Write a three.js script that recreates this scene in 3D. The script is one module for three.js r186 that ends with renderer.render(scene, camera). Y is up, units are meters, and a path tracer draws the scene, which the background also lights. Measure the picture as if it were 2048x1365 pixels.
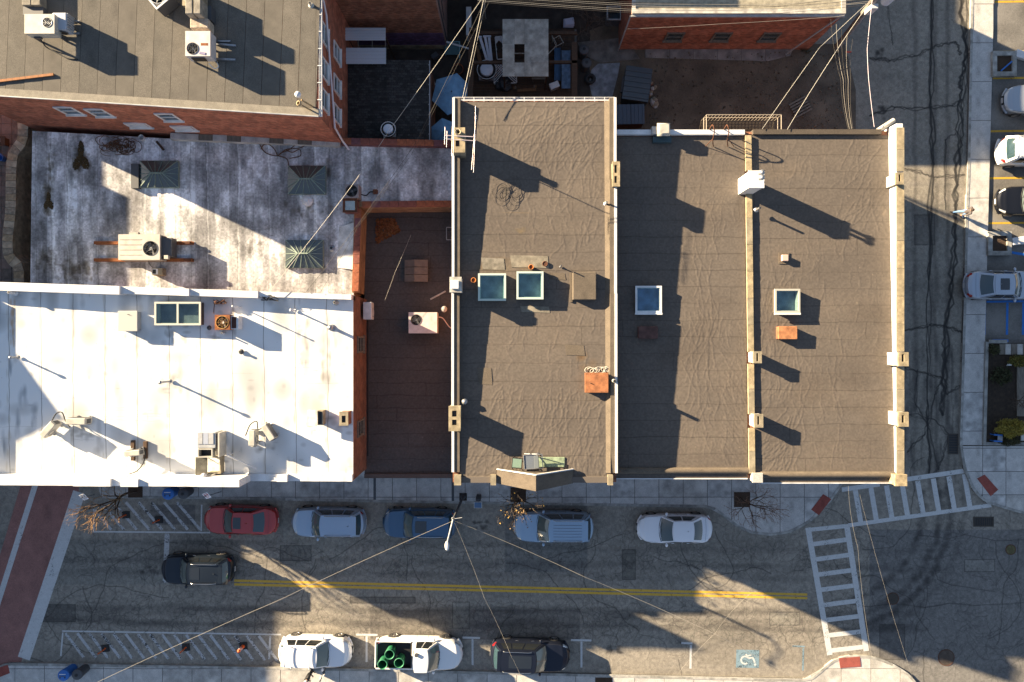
import * as THREE from 'three';
import { mergeGeometries } from 'three/addons/utils/BufferGeometryUtils.js';
import { RoundedBoxGeometry } from 'three/addons/geometries/RoundedBoxGeometry.js';
import { MarchingCubes } from 'three/addons/objects/MarchingCubes.js';

// ---------- camera, sky, sun, exposure ----------
const H = 44, F = 1364;                       // drone height in metres; focal length in pixels of a 2048 wide picture
const scene = new THREE.Scene();
const camera = new THREE.PerspectiveCamera(2 * Math.atan(682.5 / F) * 180 / Math.PI, 1024 / 682, 0.5, 900);
camera.position.set(0, H, 0); camera.up.set(0, 0, -1); camera.lookAt(0, 0, 0);

const SUN = new THREE.Vector3(-0.9063, 0.281, -0.4226).normalize();
{
  const w = 128, h = 64, d = new Float32Array(w * h * 4);
  for (let j = 0; j < h; j++) for (let i = 0; i < w; i++) {
    const el = ((j + 0.5) / h - 0.5) * Math.PI, az = ((i + 0.5) / w - 0.5) * 2 * Math.PI;
    const y = Math.sin(el), x = Math.cos(az) * Math.cos(el), z = Math.sin(az) * Math.cos(el);
    const t = Math.pow(Math.max(0, 1 - Math.max(0, y)), 3), g = Math.pow(Math.max(0, x * SUN.x + y * SUN.y + z * SUN.z), 10), o = (j * w + i) * 4;
    const c = y < -0.02 ? [0.12, 0.11, 0.1] : [0.135 + 0.28 * t + 0.5 * g, 0.205 + 0.29 * t + 0.4 * g, 0.335 + 0.24 * t + 0.26 * g];
    d[o] = c[0]; d[o + 1] = c[1]; d[o + 2] = c[2]; d[o + 3] = 1;
  }
  const sky = new THREE.DataTexture(d, w, h, THREE.RGBAFormat, THREE.FloatType);
  sky.mapping = THREE.EquirectangularReflectionMapping; sky.magFilter = THREE.LinearFilter; sky.needsUpdate = true;
  scene.background = sky; scene.environment = sky;
}
scene.backgroundIntensity = 0.29; scene.environmentIntensity = 0.29;
const sun = new THREE.DirectionalLight(new THREE.Color().setRGB(1, 0.80, 0.53), 5);
sun.position.copy(SUN).multiplyScalar(120); sun.castShadow = true; sun.shadow.radius = 1.0;
Object.assign(sun.shadow.camera, { left: -60, right: 60, top: 60, bottom: -60, near: 1, far: 300 });
sun.shadow.mapSize.set(4096, 4096);
scene.add(sun, sun.target);
const renderer = new THREE.WebGLRenderer({ antialias: true });
renderer.setSize(1024, 682); renderer.shadowMap.enabled = true;
renderer.toneMapping = THREE.LinearToneMapping; renderer.toneMappingExposure = 5.6;

// ---------- helpers ----------
const X = (px, h = 0) => (px - 1024) * (H - h) / F, Z = (py, h = 0) => (py - 682.5) * (H - h) / F;
const at = (px, py, h = 0) => [X(px, h), h, Z(py, h)], V3 = (a) => new THREE.Vector3(...a), P = (px, py, h = 0) => V3(at(px, py, h));
const MS = (n, h = 0) => n * (H - h) / F;     // a length of n photograph pixels at height h, in metres
const rng = (s) => () => { s |= 0; s = s + 0x6D2B79F5 | 0; let t = Math.imul(s ^ s >>> 15, 1 | s); t = t + Math.imul(t ^ t >>> 7, 61 | t) ^ t; return ((t ^ t >>> 14) >>> 0) / 4294967296; };
const lerp = (a, b, t) => a + (b - a) * t, clamp = (x, a = 0, b = 1) => Math.min(b, Math.max(a, x)), PI = Math.PI;
const used = {};
const numbered = (n) => { const k = used[n] = (used[n] ?? -1) + 1; return k ? n + '_' + String(k).padStart(3, '0') : n; };
function shadows(o) { o.castShadow = o.receiveShadow = true; return o; }
function tag(o, label, category, group, kind) { if (label) o.userData.label = label; if (category) o.userData.category = category; if (group) o.userData.group = group; if (kind) o.userData.kind = kind; return o; }
function thing(name, label, category, pos = [0, 0, 0], turn = 0, group) {
  const o = new THREE.Group(); o.name = numbered(name); o.position.set(...pos); o.rotation.y = turn; scene.add(o); return tag(o, label, category, group);
}
function part(name, geo, m, parent, pos) { const o = shadows(new THREE.Mesh(geo, m)); o.name = name; if (pos) o.position.set(...pos); parent.add(o); return o; }
function solo(name, geo, m, label, category, group, pos) { const o = shadows(new THREE.Mesh(geo, m)); o.name = numbered(name); if (pos) o.position.set(...pos); scene.add(o); return tag(o, label, category, group); }
function structure(name, geo, m, label) { const o = shadows(new THREE.Mesh(geo, m)); o.name = numbered(name); scene.add(o); return tag(o, label, undefined, undefined, 'structure'); }
function sub(parent, name, pos = [0, 0, 0], turn = 0) { const o = new THREE.Group(); o.name = name; o.position.set(...pos); o.rotation.y = turn; parent.add(o); return o; }
// moves a Group that was filled in world coordinates to its base
function settle(g) {
  const b = new THREE.Box3().setFromObject(g), c = b.getCenter(new THREE.Vector3()); c.y = b.min.y;
  for (const k of g.children) k.position.sub(c);
  g.position.add(c); return g;
}
function dup(o, pos, turn, label) { const c = o.clone(); c.name = numbered(o.name.replace(/_\d{3}$/, '')); c.userData = { ...o.userData }; if (label) c.userData.label = label; if (pos) c.position.set(...pos); if (turn !== undefined) c.rotation.y = turn; scene.add(c); return c; }

// geometry: uv in metres by the main direction of each face
function uvm(g, s = 1) {
  g = g.index ? g.toNonIndexed() : g; const p = g.attributes.position, n = p.count, uv = new Float32Array(n * 2), a = new THREE.Vector3(), b = new THREE.Vector3(), c = new THREE.Vector3(), q = new THREE.Vector3();
  for (let i = 0; i < n; i += 3) {
    a.fromBufferAttribute(p, i); b.fromBufferAttribute(p, i + 1); c.fromBufferAttribute(p, i + 2); q.copy(b).sub(a).cross(c.clone().sub(a));
    const ax = Math.abs(q.x), ay = Math.abs(q.y), az = Math.abs(q.z);
    [a, b, c].forEach((v, k) => { const o = (i + k) * 2; if (ay >= ax && ay >= az) { uv[o] = v.x * s; uv[o + 1] = -v.z * s; } else if (ax >= az) { uv[o] = v.z * s; uv[o + 1] = v.y * s; } else { uv[o] = v.x * s; uv[o + 1] = v.y * s; } });
  }
  g.setAttribute('uv', new THREE.BufferAttribute(uv, 2)); return g;
}
const clean = (g) => { g = g.index ? g.toNonIndexed() : g; for (const k of Object.keys(g.attributes)) if (!['position', 'normal', 'uv'].includes(k)) g.deleteAttribute(k); if (!g.attributes.uv) g.setAttribute('uv', new THREE.BufferAttribute(new Float32Array(g.attributes.position.count * 2), 2)); return g; };
const merge = (l) => l.length === 1 ? l[0] : mergeGeometries(l.map(clean));
const box = (x0, x1, y0, y1, z0, z1) => uvm(new THREE.BoxGeometry(Math.abs(x1 - x0), Math.abs(y1 - y0), Math.abs(z1 - z0)).translate((x0 + x1) / 2, (y0 + y1) / 2, (z0 + z1) / 2));
const rbox = (w, h, d, r = 0.02, y = h / 2, x = 0, z = 0) => uvm(new RoundedBoxGeometry(w, h, d, 1, Math.min(r, w / 2.1, h / 2.1, d / 2.1)).translate(x, y, z));
const cyl = (r0, r1, h, y = h / 2, x = 0, z = 0, n = 16) => new THREE.CylinderGeometry(r1, r0, h, n).translate(x, y, z);
const ring = (r, t, y = 0, x = 0, z = 0, n = 28) => new THREE.TorusGeometry(r, t, 6, n).rotateX(PI / 2).translate(x, y, z);
const ball = (r, x = 0, y = 0, z = 0, sx = 1, sy = 1, sz = 1, n = 14) => new THREE.SphereGeometry(r, n, Math.round(n * 0.7)).scale(sx, sy, sz).translate(x, y, z);
const lathe = (pts, n = 20) => new THREE.LatheGeometry(pts.map(([a, b]) => new THREE.Vector2(a, b)), n);
const tube = (pts, r, n = 24, k = 6, closed = false) => new THREE.TubeGeometry(new THREE.CatmullRomCurve3(pts.map((p) => p.isVector3 ? p : V3(p)), closed), n, r, k, closed);
function bar(a, b, r, k = 6, r2 = r) { // straight rod between two points
  const A = a.isVector3 ? a : V3(a), B = b.isVector3 ? b : V3(b), d = B.clone().sub(A), l = d.length();
  return new THREE.CylinderGeometry(r2, r, l, k).applyQuaternion(new THREE.Quaternion().setFromUnitVectors(new THREE.Vector3(0, 1, 0), d.normalize())).translate((A.x + B.x) / 2, (A.y + B.y) / 2, (A.z + B.z) / 2);
}
function beam(a, b, w, h) { // rectangular bar between two points, w across, h high
  const A = V3(a), B = V3(b), d = B.clone().sub(A), l = d.length(), m = new THREE.Matrix4(), x = d.normalize(), up = Math.abs(x.y) > 0.95 ? new THREE.Vector3(1, 0, 0) : new THREE.Vector3(0, 1, 0), z = new THREE.Vector3().crossVectors(x, up).normalize(), y = new THREE.Vector3().crossVectors(z, x);
  m.makeBasis(x, y, z).setPosition((A.x + B.x) / 2, (A.y + B.y) / 2, (A.z + B.z) / 2);
  return uvm(new THREE.BoxGeometry(l, h, w)).applyMatrix4(m);
}
// flat-topped slab over any outline [[x, z], ...]; top is a height or a function of (x, z)
function slab(pts, top, thick, uvf = (x, z) => [x, -z]) {
  const T = typeof top === 'number' ? () => top : top, sh = pts.map(([x, z]) => new THREE.Vector2(x, -z));
  if (THREE.ShapeUtils.isClockWise(sh)) { pts = [...pts].reverse(); sh.reverse(); }
  const tri = THREE.ShapeUtils.triangulateShape(sh, []), pos = [], uv = [];
  const v = (x, y, z, q) => { pos.push(x, y, z); uv.push(...q); };
  for (const t of tri) for (const k of t) { const [x, z] = pts[k]; v(x, T(x, z), z, uvf(x, z)); }
  if (thick > 0) {
    let run = 0;
    for (let i = 0; i < pts.length; i++) {
      const [ax, az] = pts[i], [bx, bz] = pts[(i + 1) % pts.length], l = Math.hypot(bx - ax, bz - az), ta = T(ax, az), tb = T(bx, bz);
      const A = [ax, ta, az, [run, ta]], B = [bx, tb, bz, [run + l, tb]], C = [bx, tb - thick, bz, [run + l, tb - thick]], D = [ax, ta - thick, az, [run, ta - thick]];
      for (const q of [A, D, C, A, C, B]) v(...q);
      run += l;
    }
    for (const t of tri) for (const k of [...t].reverse()) { const [x, z] = pts[k]; v(x, T(x, z) - thick, z, uvf(x, z)); }
  }
  const g = new THREE.BufferGeometry(); g.setAttribute('position', new THREE.Float32BufferAttribute(pos, 3)); g.setAttribute('uv', new THREE.Float32BufferAttribute(uv, 2)); g.computeVertexNormals(); return g;
}
// parametric patch f(s, t) -> [x, y, z]
function patch(f, ns, nt, flip = false) {
  const pos = [], idx = [], uv = [];
  for (let i = 0; i <= ns; i++) for (let j = 0; j <= nt; j++) { pos.push(...f(i / ns, j / nt)); uv.push(i / ns, j / nt); }
  for (let i = 0; i < ns; i++) for (let j = 0; j < nt; j++) { const a = i * (nt + 1) + j, b = a + nt + 1; flip ? idx.push(a, b, a + 1, b, b + 1, a + 1) : idx.push(a, a + 1, b, b, a + 1, b + 1); }
  const g = new THREE.BufferGeometry(); g.setAttribute('position', new THREE.Float32BufferAttribute(pos, 3)); g.setAttribute('uv', new THREE.Float32BufferAttribute(uv, 2)); g.setIndex(idx); g.computeVertexNormals(); return g;
}
// a plate with a round hole, w by d, hole of radius r at (hx, hz), from y0 up to y0 + t
function holed(w, d, hx, hz, r, y0, t) {
  const s = new THREE.Shape([[-w / 2, -d / 2], [w / 2, -d / 2], [w / 2, d / 2], [-w / 2, d / 2]].map(([a, b]) => new THREE.Vector2(a, b))), h = new THREE.Path(); h.absarc(hx, -hz, r, 0, PI * 2, true); s.holes.push(h);
  return new THREE.ExtrudeGeometry(s, { depth: t, bevelEnabled: false, curveSegments: 18 }).rotateX(-PI / 2).translate(0, y0, 0);
}
const rectAt = (x0, y0, x1, y1, h) => ({ x: (X(x0, h) + X(x1, h)) / 2, z: (Z(y0, h) + Z(y1, h)) / 2, w: X(x1, h) - X(x0, h), d: Z(y1, h) - Z(y0, h) });
const poly = (l, h = 0) => l.map(([a, b]) => [X(a, h), Z(b, h)]);
// clip an outline to a rectangle
function clipRect(pts, x0, x1, z0, z1) {
  for (const [k, v, s] of [[0, x0, 1], [0, x1, -1], [1, z0, 1], [1, z1, -1]]) {
    const out = [];
    for (let i = 0; i < pts.length; i++) {
      const a = pts[i], b = pts[(i + 1) % pts.length], ia = (a[k] - v) * s >= 0, ib = (b[k] - v) * s >= 0;
      if (ia) out.push(a);
      if (ia !== ib) { const t = (v - a[k]) / (b[k] - a[k]); out.push([lerp(a[0], b[0], t), lerp(a[1], b[1], t)]); }
    }
    pts = out; if (!pts.length) break;
  }
  return pts.filter((p, i) => { const q = pts[(i + 1) % pts.length]; return Math.hypot(p[0] - q[0], p[1] - q[1]) > 1e-4; });
}
const area = (p) => Math.abs(p.reduce((s, a, i) => { const b = p[(i + 1) % p.length]; return s + a[0] * b[1] - b[0] * a[1]; }, 0) / 2);
function paving(parent, name, pts, cw, cd, ox, oz, gap, top, mats, seed, minArea = 0.04) {
  const r = rng(seed), xs = pts.map((p) => p[0]), zs = pts.map((p) => p[1]);
  for (let x = ox + Math.floor((Math.min(...xs) - ox) / cw) * cw; x < Math.max(...xs); x += cw) for (let z = oz + Math.floor((Math.min(...zs) - oz) / cd) * cd; z < Math.max(...zs); z += cd) {
    const c = clipRect(pts, x + gap / 2, x + cw - gap / 2, z + gap / 2, z + cd - gap / 2), m = mats[Math.floor(r() * mats.length)], dy = (r() - 0.5) * 0.006;
    if (c.length > 2 && area(c) > minArea) part(name, slab(c, top + dy, 0.03), m, parent);
  }
}
// ---------- textures ----------
function field(w, h, cx, cy, oct, seed) { // tileable value noise, 0..1
  const out = new Float32Array(w * h); let amp = 1, tot = 0;
  for (let o = 0; o < oct; o++, cx *= 2, cy *= 2, amp *= 0.55) {
    const r = rng(seed + o * 77), g = new Float32Array(cx * cy).map(() => r());
    for (let j = 0; j < h; j++) {
      const v = j / h * cy, y0 = Math.floor(v), fy = v - y0, ty = fy * fy * (3 - 2 * fy), r0 = (y0 % cy) * cx, r1 = ((y0 + 1) % cy) * cx;
      for (let i = 0; i < w; i++) { const u = i / w * cx, x0 = Math.floor(u), fx = u - x0, tx = fx * fx * (3 - 2 * fx), a = x0 % cx, b = (x0 + 1) % cx; out[j * w + i] += amp * ((g[r0 + a] * (1 - tx) + g[r0 + b] * tx) * (1 - ty) + (g[r1 + a] * (1 - tx) + g[r1 + b] * tx) * ty); }
    }
    tot += amp;
  }
  for (let i = 0; i < out.length; i++) out[i] /= tot; return out;
}
function canvas(w, h, draw) { const c = document.createElement('canvas'); c.width = w; c.height = h; draw(c.getContext('2d'), w, h); return c; }
function pixelsInto(g, w, h, f) { const im = g.getImageData(0, 0, w, h), d = im.data; for (let i = 0; i < w * h; i++) f(d, i * 4, i % w, (i / w) | 0, i); g.putImageData(im, 0, 0); }
function texture(c, { srgb = true, repeat, wrap = true } = {}) { const t = new THREE.CanvasTexture(c); if (srgb) t.colorSpace = THREE.SRGBColorSpace; if (wrap) t.wrapS = t.wrapT = THREE.RepeatWrapping; if (repeat) t.repeat.set(...repeat); t.magFilter = THREE.LinearFilter; return t; }
const again = (t, sx, sy = sx) => { const c = t.clone(); c.repeat.set(sx, sy); c.needsUpdate = true; return c; };
// speckle: pale grey with fine grain, used to break up plain colours (multiplied with the material's colour); one tile
function speckle(seed, fine, coarse, lo = 150) {
  const n = 512; return canvas(n, n, (g) => { const a = field(n, n, 128, 128, 2, seed), b = field(n, n, 5, 5, 5, seed + 9), r = rng(seed); g.fillRect(0, 0, n, n);
    pixelsInto(g, n, n, (d, o, x, y, i) => { const v = clamp(218 + (a[i] - 0.5) * fine + (b[i] - 0.5) * coarse + (r() - 0.5) * fine * 0.6, lo - 90, 255); d[o] = d[o + 1] = d[o + 2] = v; }); });
}
const tSpeckle = texture(speckle(3, 70, 60)), tBlotch = texture(speckle(11, 40, 130)), tGrain = texture(speckle(5, 150, 20, 100)), tSoft = texture(speckle(21, 22, 50));
const tBump = texture(speckle(31, 170, 30, 90), { srgb: false });
const tBrick = texture(canvas(512, 512, (g, w, h) => { // 2 m tile: 24 courses, 9 bricks
  g.fillStyle = '#c9c2b8'; g.fillRect(0, 0, w, h); const r = rng(8), ch = h / 24, bw = w / 9;
  for (let j = 0; j < 24; j++) for (let i = -1; i < 10; i++) { const v = 165 + r() * 75, t = r() * 26; g.fillStyle = `rgb(${v},${v - t},${v - t * 1.5})`; g.fillRect((i + (j % 2) / 2) * bw + 2, j * ch + 2, bw - 3, ch - 4); }
  const n = field(w, h, 4, 4, 5, 3); pixelsInto(g, w, h, (d, o, x, y, i) => { const k = 0.72 + n[i] * 0.5; d[o] *= k; d[o + 1] *= k; d[o + 2] *= k; });
}));
const tShingle = texture(canvas(512, 512, (g, w, h) => { g.fillStyle = '#888'; g.fillRect(0, 0, w, h); const r = rng(18); for (let j = 0; j < 20; j++) for (let i = -1; i < 12; i++) { const v = 150 + r() * 95; g.fillStyle = `rgb(${v},${v},${v})`; g.fillRect((i + r() * 0.1 + (j % 2) / 2) * w / 11, j * h / 20, w / 11 - 2, h / 20 - 3); } const n = field(w, h, 90, 90, 2, 4); pixelsInto(g, w, h, (d, o, x, y, i) => { const k = 0.7 + n[i] * 0.6; d[o] *= k; d[o + 1] *= k; d[o + 2] *= k; }); }));
const tWood = texture(canvas(256, 512, (g, w, h) => { g.fillRect(0, 0, w, h); const a = field(w, h, 48, 3, 4, 5), b = field(w, h, 4, 6, 4, 6); pixelsInto(g, w, h, (d, o, x, y, i) => { const v = 150 + a[i] * 90 + (b[i] - 0.5) * 70; d[o] = v; d[o + 1] = v * 0.97; d[o + 2] = v * 0.93; }); }));
const wobble = (g, r, x0, y0, x1, y1, n, amp) => { g.beginPath(); g.moveTo(x0, y0); let w = 0; for (let k = 1; k <= n; k++) { w = w * 0.7 + (r() - 0.5) * amp; const t = k / n, nx = -(y1 - y0), ny = x1 - x0, l = Math.hypot(nx, ny) || 1, e = k === n ? 0 : 1; g.lineTo(lerp(x0, x1, t) + nx / l * w * e, lerp(y0, y1, t) + ny / l * w * e); } g.stroke(); };
const soft = (g, x, y, rx, ry, col, a) => { const q = g.createRadialGradient(0, 0, 0, 0, 0, 1); q.addColorStop(0, `rgba(${col},${a})`); q.addColorStop(0.55, `rgba(${col},${a * 0.6})`); q.addColorStop(1, `rgba(${col},0)`); g.save(); g.translate(x, y); g.scale(rx, ry); g.fillStyle = q; g.beginPath(); g.arc(0, 0, 1, 0, 7); g.fill(); g.restore(); };

// ---------- materials: linear base colours ----------
const mat = (r, g, b, rough = 0.9, o = {}) => new THREE.MeshStandardMaterial({ color: new THREE.Color().setRGB(r, g, b), roughness: rough, side: THREE.DoubleSide, ...o });
const rough = (r, g, b, t = tSpeckle, s = 0.4, bump = 0.004) => mat(r, g, b, 0.95, { map: again(t, s), bumpMap: again(tBump, s * 1.3), bumpScale: bump });
const metal = (r, g, b, ro = 0.45, me = 0.6) => mat(r, g, b, ro, { metalness: me, map: again(tSoft, 0.7) });
const M = {
  concrete: rough(0.6, 0.58, 0.55, tSpeckle, 0.5), concreteB: rough(0.56, 0.545, 0.52, tBlotch, 0.45), concreteC: rough(0.62, 0.595, 0.56, tSpeckle, 0.6), concreteD: rough(0.56, 0.535, 0.495, tBlotch, 0.3),
  joint: rough(0.13, 0.125, 0.12), curb: rough(0.42, 0.41, 0.38, tBlotch, 0.7), curbB: rough(0.36, 0.35, 0.32, tBlotch, 0.55),
  brick: mat(0.56, 0.22, 0.135, 0.9, { map: again(tBrick, 0.5) }), brickDark: mat(0.3, 0.15, 0.1, 0.9, { map: again(tBrick, 0.5) }), brickBrown: mat(0.38, 0.19, 0.12, 0.9, { map: again(tBrick, 0.5) }),
  purple: mat(0.2, 0.13, 0.3, 0.85, { map: again(tBrick, 0.5) }), stucco: rough(0.4, 0.23, 0.12, tBlotch, 0.4), pinkWall: rough(0.33, 0.22, 0.19),
  white: mat(0.82, 0.82, 0.82, 0.6, { map: again(tSoft, 0.5) }), whiteMetal: mat(0.76, 0.76, 0.75, 0.4, { map: again(tSoft, 0.6) }), cream: mat(0.56, 0.53, 0.46, 0.5, { map: again(tSoft, 0.8) }), offWhite: rough(0.55, 0.53, 0.48, tBlotch, 0.6),
  grey: metal(0.32, 0.33, 0.34), greyLight: mat(0.45, 0.46, 0.47, 0.5, { map: again(tSoft, 0.8) }), darkGrey: mat(0.06, 0.062, 0.068, 0.6), black: mat(0.012, 0.012, 0.013, 0.6), rubber: mat(0.02, 0.02, 0.02, 0.85), galvanised: metal(0.42, 0.43, 0.45, 0.4, 0.7), iron: metal(0.09, 0.075, 0.06, 0.7, 0.4),
  rust: rough(0.3, 0.1, 0.03, tBlotch, 1.2), rustDark: rough(0.13, 0.05, 0.025, tBlotch, 1.2), orange: mat(0.75, 0.13, 0.02, 0.5), terracotta: rough(0.36, 0.115, 0.055, tBlotch, 0.9), terracottaB: rough(0.26, 0.085, 0.06, tBlotch, 0.9), terracottaC: rough(0.2, 0.08, 0.085, tBlotch, 0.9),
  tan: rough(0.4, 0.325, 0.205, tBlotch, 0.7), tanB: rough(0.36, 0.305, 0.21, tBlotch, 0.5), tanC: rough(0.44, 0.35, 0.215, tBlotch, 0.9), stone: rough(0.4, 0.32, 0.22, tBlotch, 0.8),
  wood: mat(0.3, 0.16, 0.075, 0.8, { map: again(tWood, 1.5, 0.5) }), woodDark: mat(0.1, 0.055, 0.03, 0.85, { map: again(tWood, 1.5, 0.5) }), woodOrange: mat(0.5, 0.2, 0.06, 0.8, { map: again(tWood, 1.5, 0.5) }), woodGrey: mat(0.27, 0.25, 0.22, 0.85, { map: again(tWood, 2, 0.5) }), blueWood: mat(0.05, 0.16, 0.36, 0.7, { map: again(tWood, 2, 0.5) }), blueWorn: mat(0.13, 0.22, 0.34, 0.75, { map: again(tBlotch, 0.9) }),
  membrane: rough(0.098, 0.078, 0.06, tSpeckle, 0.35), membraneCoat: rough(0.15, 0.12, 0.09, tSpeckle, 0.5), lowMembrane: mat(0.115, 0.085, 0.074, 0.9, { map: again(tSpeckle, 0.35), bumpMap: again(tBump, 0.6), bumpScale: 0.003 }),
  shingle: mat(0.045, 0.043, 0.042, 0.95, { map: again(tShingle, 0.33) }), soil: rough(0.05, 0.033, 0.021, tBlotch, 1.1, 0.03), mulch: rough(0.085, 0.05, 0.03, tGrain, 1.1, 0.03),
  dirt: rough(0.15, 0.117, 0.083, tBlotch, 0.16, 0.02), red: rough(0.34, 0.085, 0.065, tSpeckle, 0.7), blue: mat(0.02, 0.13, 0.42, 0.5), bluePaint: rough(0.03, 0.14, 0.4, tSpeckle, 0.8), blueCloth: mat(0.22, 0.42, 0.62, 0.8, { map: again(tSoft, 0.8) }),
  glass: new THREE.MeshPhysicalMaterial({ color: new THREE.Color().setRGB(0.03, 0.045, 0.05), roughness: 0.06, clearcoat: 1, clearcoatRoughness: 0.03, side: THREE.DoubleSide }),
  pane: new THREE.MeshPhysicalMaterial({ color: new THREE.Color().setRGB(0.07, 0.12, 0.14), roughness: 0.08, clearcoat: 1, clearcoatRoughness: 0.04, side: THREE.DoubleSide }),
  paneBlue: new THREE.MeshPhysicalMaterial({ color: new THREE.Color().setRGB(0.03, 0.08, 0.17), roughness: 0.08, clearcoat: 1, clearcoatRoughness: 0.04, side: THREE.DoubleSide }),
  paneGreen: new THREE.MeshPhysicalMaterial({ color: new THREE.Color().setRGB(0.05, 0.062, 0.06), roughness: 0.12, clearcoat: 1, clearcoatRoughness: 0.08, side: THREE.DoubleSide }),
  copperGreen: mat(0.28, 0.36, 0.29, 0.7, { map: again(tBlotch, 1) }), frameGreen: mat(0.45, 0.52, 0.46, 0.5),
  wire: mat(0.26, 0.24, 0.21, 0.7), wireDark: mat(0.04, 0.035, 0.03, 0.7), green: mat(0.015, 0.13, 0.06, 0.5), bark: rough(0.14, 0.1, 0.075, tWood, 2), twig: mat(0.2, 0.12, 0.07, 0.9), twigDark: mat(0.1, 0.075, 0.055, 0.9),
};
M.clear = new THREE.MeshPhysicalMaterial({ color: new THREE.Color().setRGB(0.82, 0.92, 0.94), transmission: 1, thickness: 0, roughness: 0.03, side: THREE.DoubleSide });
// road sheet: 76 m by 52 m of asphalt, drawn at 27 pixels a metre in ground coordinates
const RW = 76, RD = 52, RS = 2048 / RW;
const roadCanvas = canvas(2048, Math.round(RD * RS), (g, w, h) => {
  g.fillStyle = '#928b80'; g.fillRect(0, 0, w, h); const r = rng(42), k = RS * H / F; // ground pixel of the photograph -> canvas
  g.save(); g.translate(w / 2, h / 2); g.scale(k, k); g.translate(-1024, -682.5);
  // side street, slightly browner; older and newer patches
  g.fillStyle = 'rgba(140,132,120,0.8)'; g.fillRect(1600, -60, 345, 1000);
  for (const [x, y, a, b, c] of [[1010, 1010, 165, 135, '100,100,101,0.5'], [300, 1010, 90, 40, '70,70,72,0.4'], [740, 1220, 420, 60, '74,72,70,0.35'], [0, 1080, 480, 90, '112,110,106,0.3'], [1180, 1100, 200, 70, '120,118,114,0.25'], [1740, 1060, 320, 320, '92,93,96,0.5'], [1400, 1240, 230, 90, '126,120,110,0.35'], [1985, 0, 90, 700, '84,82,79,0.7']]) { g.fillStyle = `rgba(${c})`; g.fillRect(x, y, a, b); }
  for (let i = 0; i < 260; i++) soft(g, r() * 2200 - 80, r() * 1400 - 30, 20 + r() * 110, 8 + r() * 40, r() < 0.5 ? '150,146,138' : '50,48,47', 0.12);
  for (const [x, y, a, b] of [[560, 1092, 62, 30], [1245, 1100, 26, 60], [905, 1205, 34, 52], [1540, 1225, 60, 26], [700, 1195, 130, 12], [60, 1210, 90, 34], [1760, 1250, 50, 70], [1930, 1120, 60, 24], [1830, 430, 40, 60]]) { g.fillStyle = `rgba(${r() < 0.5 ? '66,64,62' : '150,145,136'},0.38)`; g.fillRect(x, y, a, b); g.strokeStyle = 'rgba(40,38,36,0.6)'; g.lineWidth = 1.2; g.strokeRect(x, y, a, b); }
  for (const [x, y] of [[450, 1040], [640, 1045], [820, 1046], [1100, 1056], [1340, 1058], [670, 1302], [880, 1306], [1010, 1312], [400, 1140], [300, 1140], [1230, 1300], [1290, 1055], [960, 1050]]) for (let k = 0; k < 10; k++) soft(g, x + (r() - 0.5) * 34, y + (r() - 0.5) * 14, 2 + r() * 6, 2 + r() * 5, '30,28,28', 0.4);
  // wheel tracks
  for (const [y, a] of [[1118, 0.2], [1140, 0.16], [1212, 0.3], [1240, 0.34], [1226, 0.16], [1082, 0.14]]) for (let i = 0; i < 30; i++) soft(g, i * 62 + r() * 40, y + (r() - 0.5) * 10 + i * 0.7, 70, 7 + r() * 5, '40,38,38', a * (0.5 + r() * 0.6));
  for (let x of [1830, 1862, 1872, 1896]) for (let i = 0; i < 34; i++) soft(g, x + (r() - 0.5) * 6, i * 30 - 20, 4 + r() * 4, 40, '46,42,40', 0.22);
  for (const [R, a, ox] of [[222, 0.36, 0], [236, 0.26, 6], [196, 0.28, -8], [262, 0.16, 4], [228, 0.22, 14]]) for (let t = -0.2; t < 1.3; t += 0.03) soft(g, 1648 + ox + Math.cos(t) * R * 1.05 + (r() - 0.5) * 7, 1020 + Math.sin(t) * R * (1.0 + ox * 0.004) + (r() - 0.5) * 7, 5 + r() * 9, 5 + r() * 9, '38,36,36', a * (0.4 + r() * 0.9));
  // alligator cracks along the main street
  g.lineCap = 'round';
  const crack = (x, y, n, len, a0, spread, wd, al) => { g.lineWidth = wd; g.strokeStyle = `rgba(36,34,33,${al})`; g.beginPath(); g.moveTo(x, y); let a = a0; for (let i = 0; i < n; i++) { a += (r() - 0.5) * spread; x += Math.cos(a) * len; y += Math.sin(a) * len; g.lineTo(x, y); } g.stroke(); return [x, y]; };
  for (let i = 0; i < 1900; i++) { const band = r(), x = r() * 1700, y = band < 0.5 ? 1195 + r() * 75 + x * 0.01 : band < 0.8 ? 1085 + r() * 70 : 1020 + r() * 300; crack(x, y, 3 + r() * 4, 5 + r() * 6, r() * 6.3, 2.2, 0.9, 0.16 + r() * 0.3); }
  for (let i = 0; i < 380; i++) crack(1640 + r() * 420, 1030 + r() * 320, 4 + r() * 6, 7, r() * 6.3, 1.5, 0.9, 0.2 + r() * 0.25);
  for (let i = 0; i < 26; i++) crack(r() * 2048, 1070 + r() * 260, 14 + r() * 18, 9, r() < 0.6 ? (r() < 0.5 ? 0 : PI) : PI / 2, 0.8, 1.4, 0.5);
  // tar-filled seams and cracks of the side street
  const seam = (pts, wd, al = 0.45) => { g.strokeStyle = `rgba(33,31,30,${al})`; for (let p = 0; p < 3; p++) for (let i = 0; i + 1 < pts.length; i++) { g.lineWidth = wd * (0.25 + r() * 0.35); wobble(g, r, ...pts[i], ...pts[i + 1], 12, wd * 1.2); } };
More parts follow.
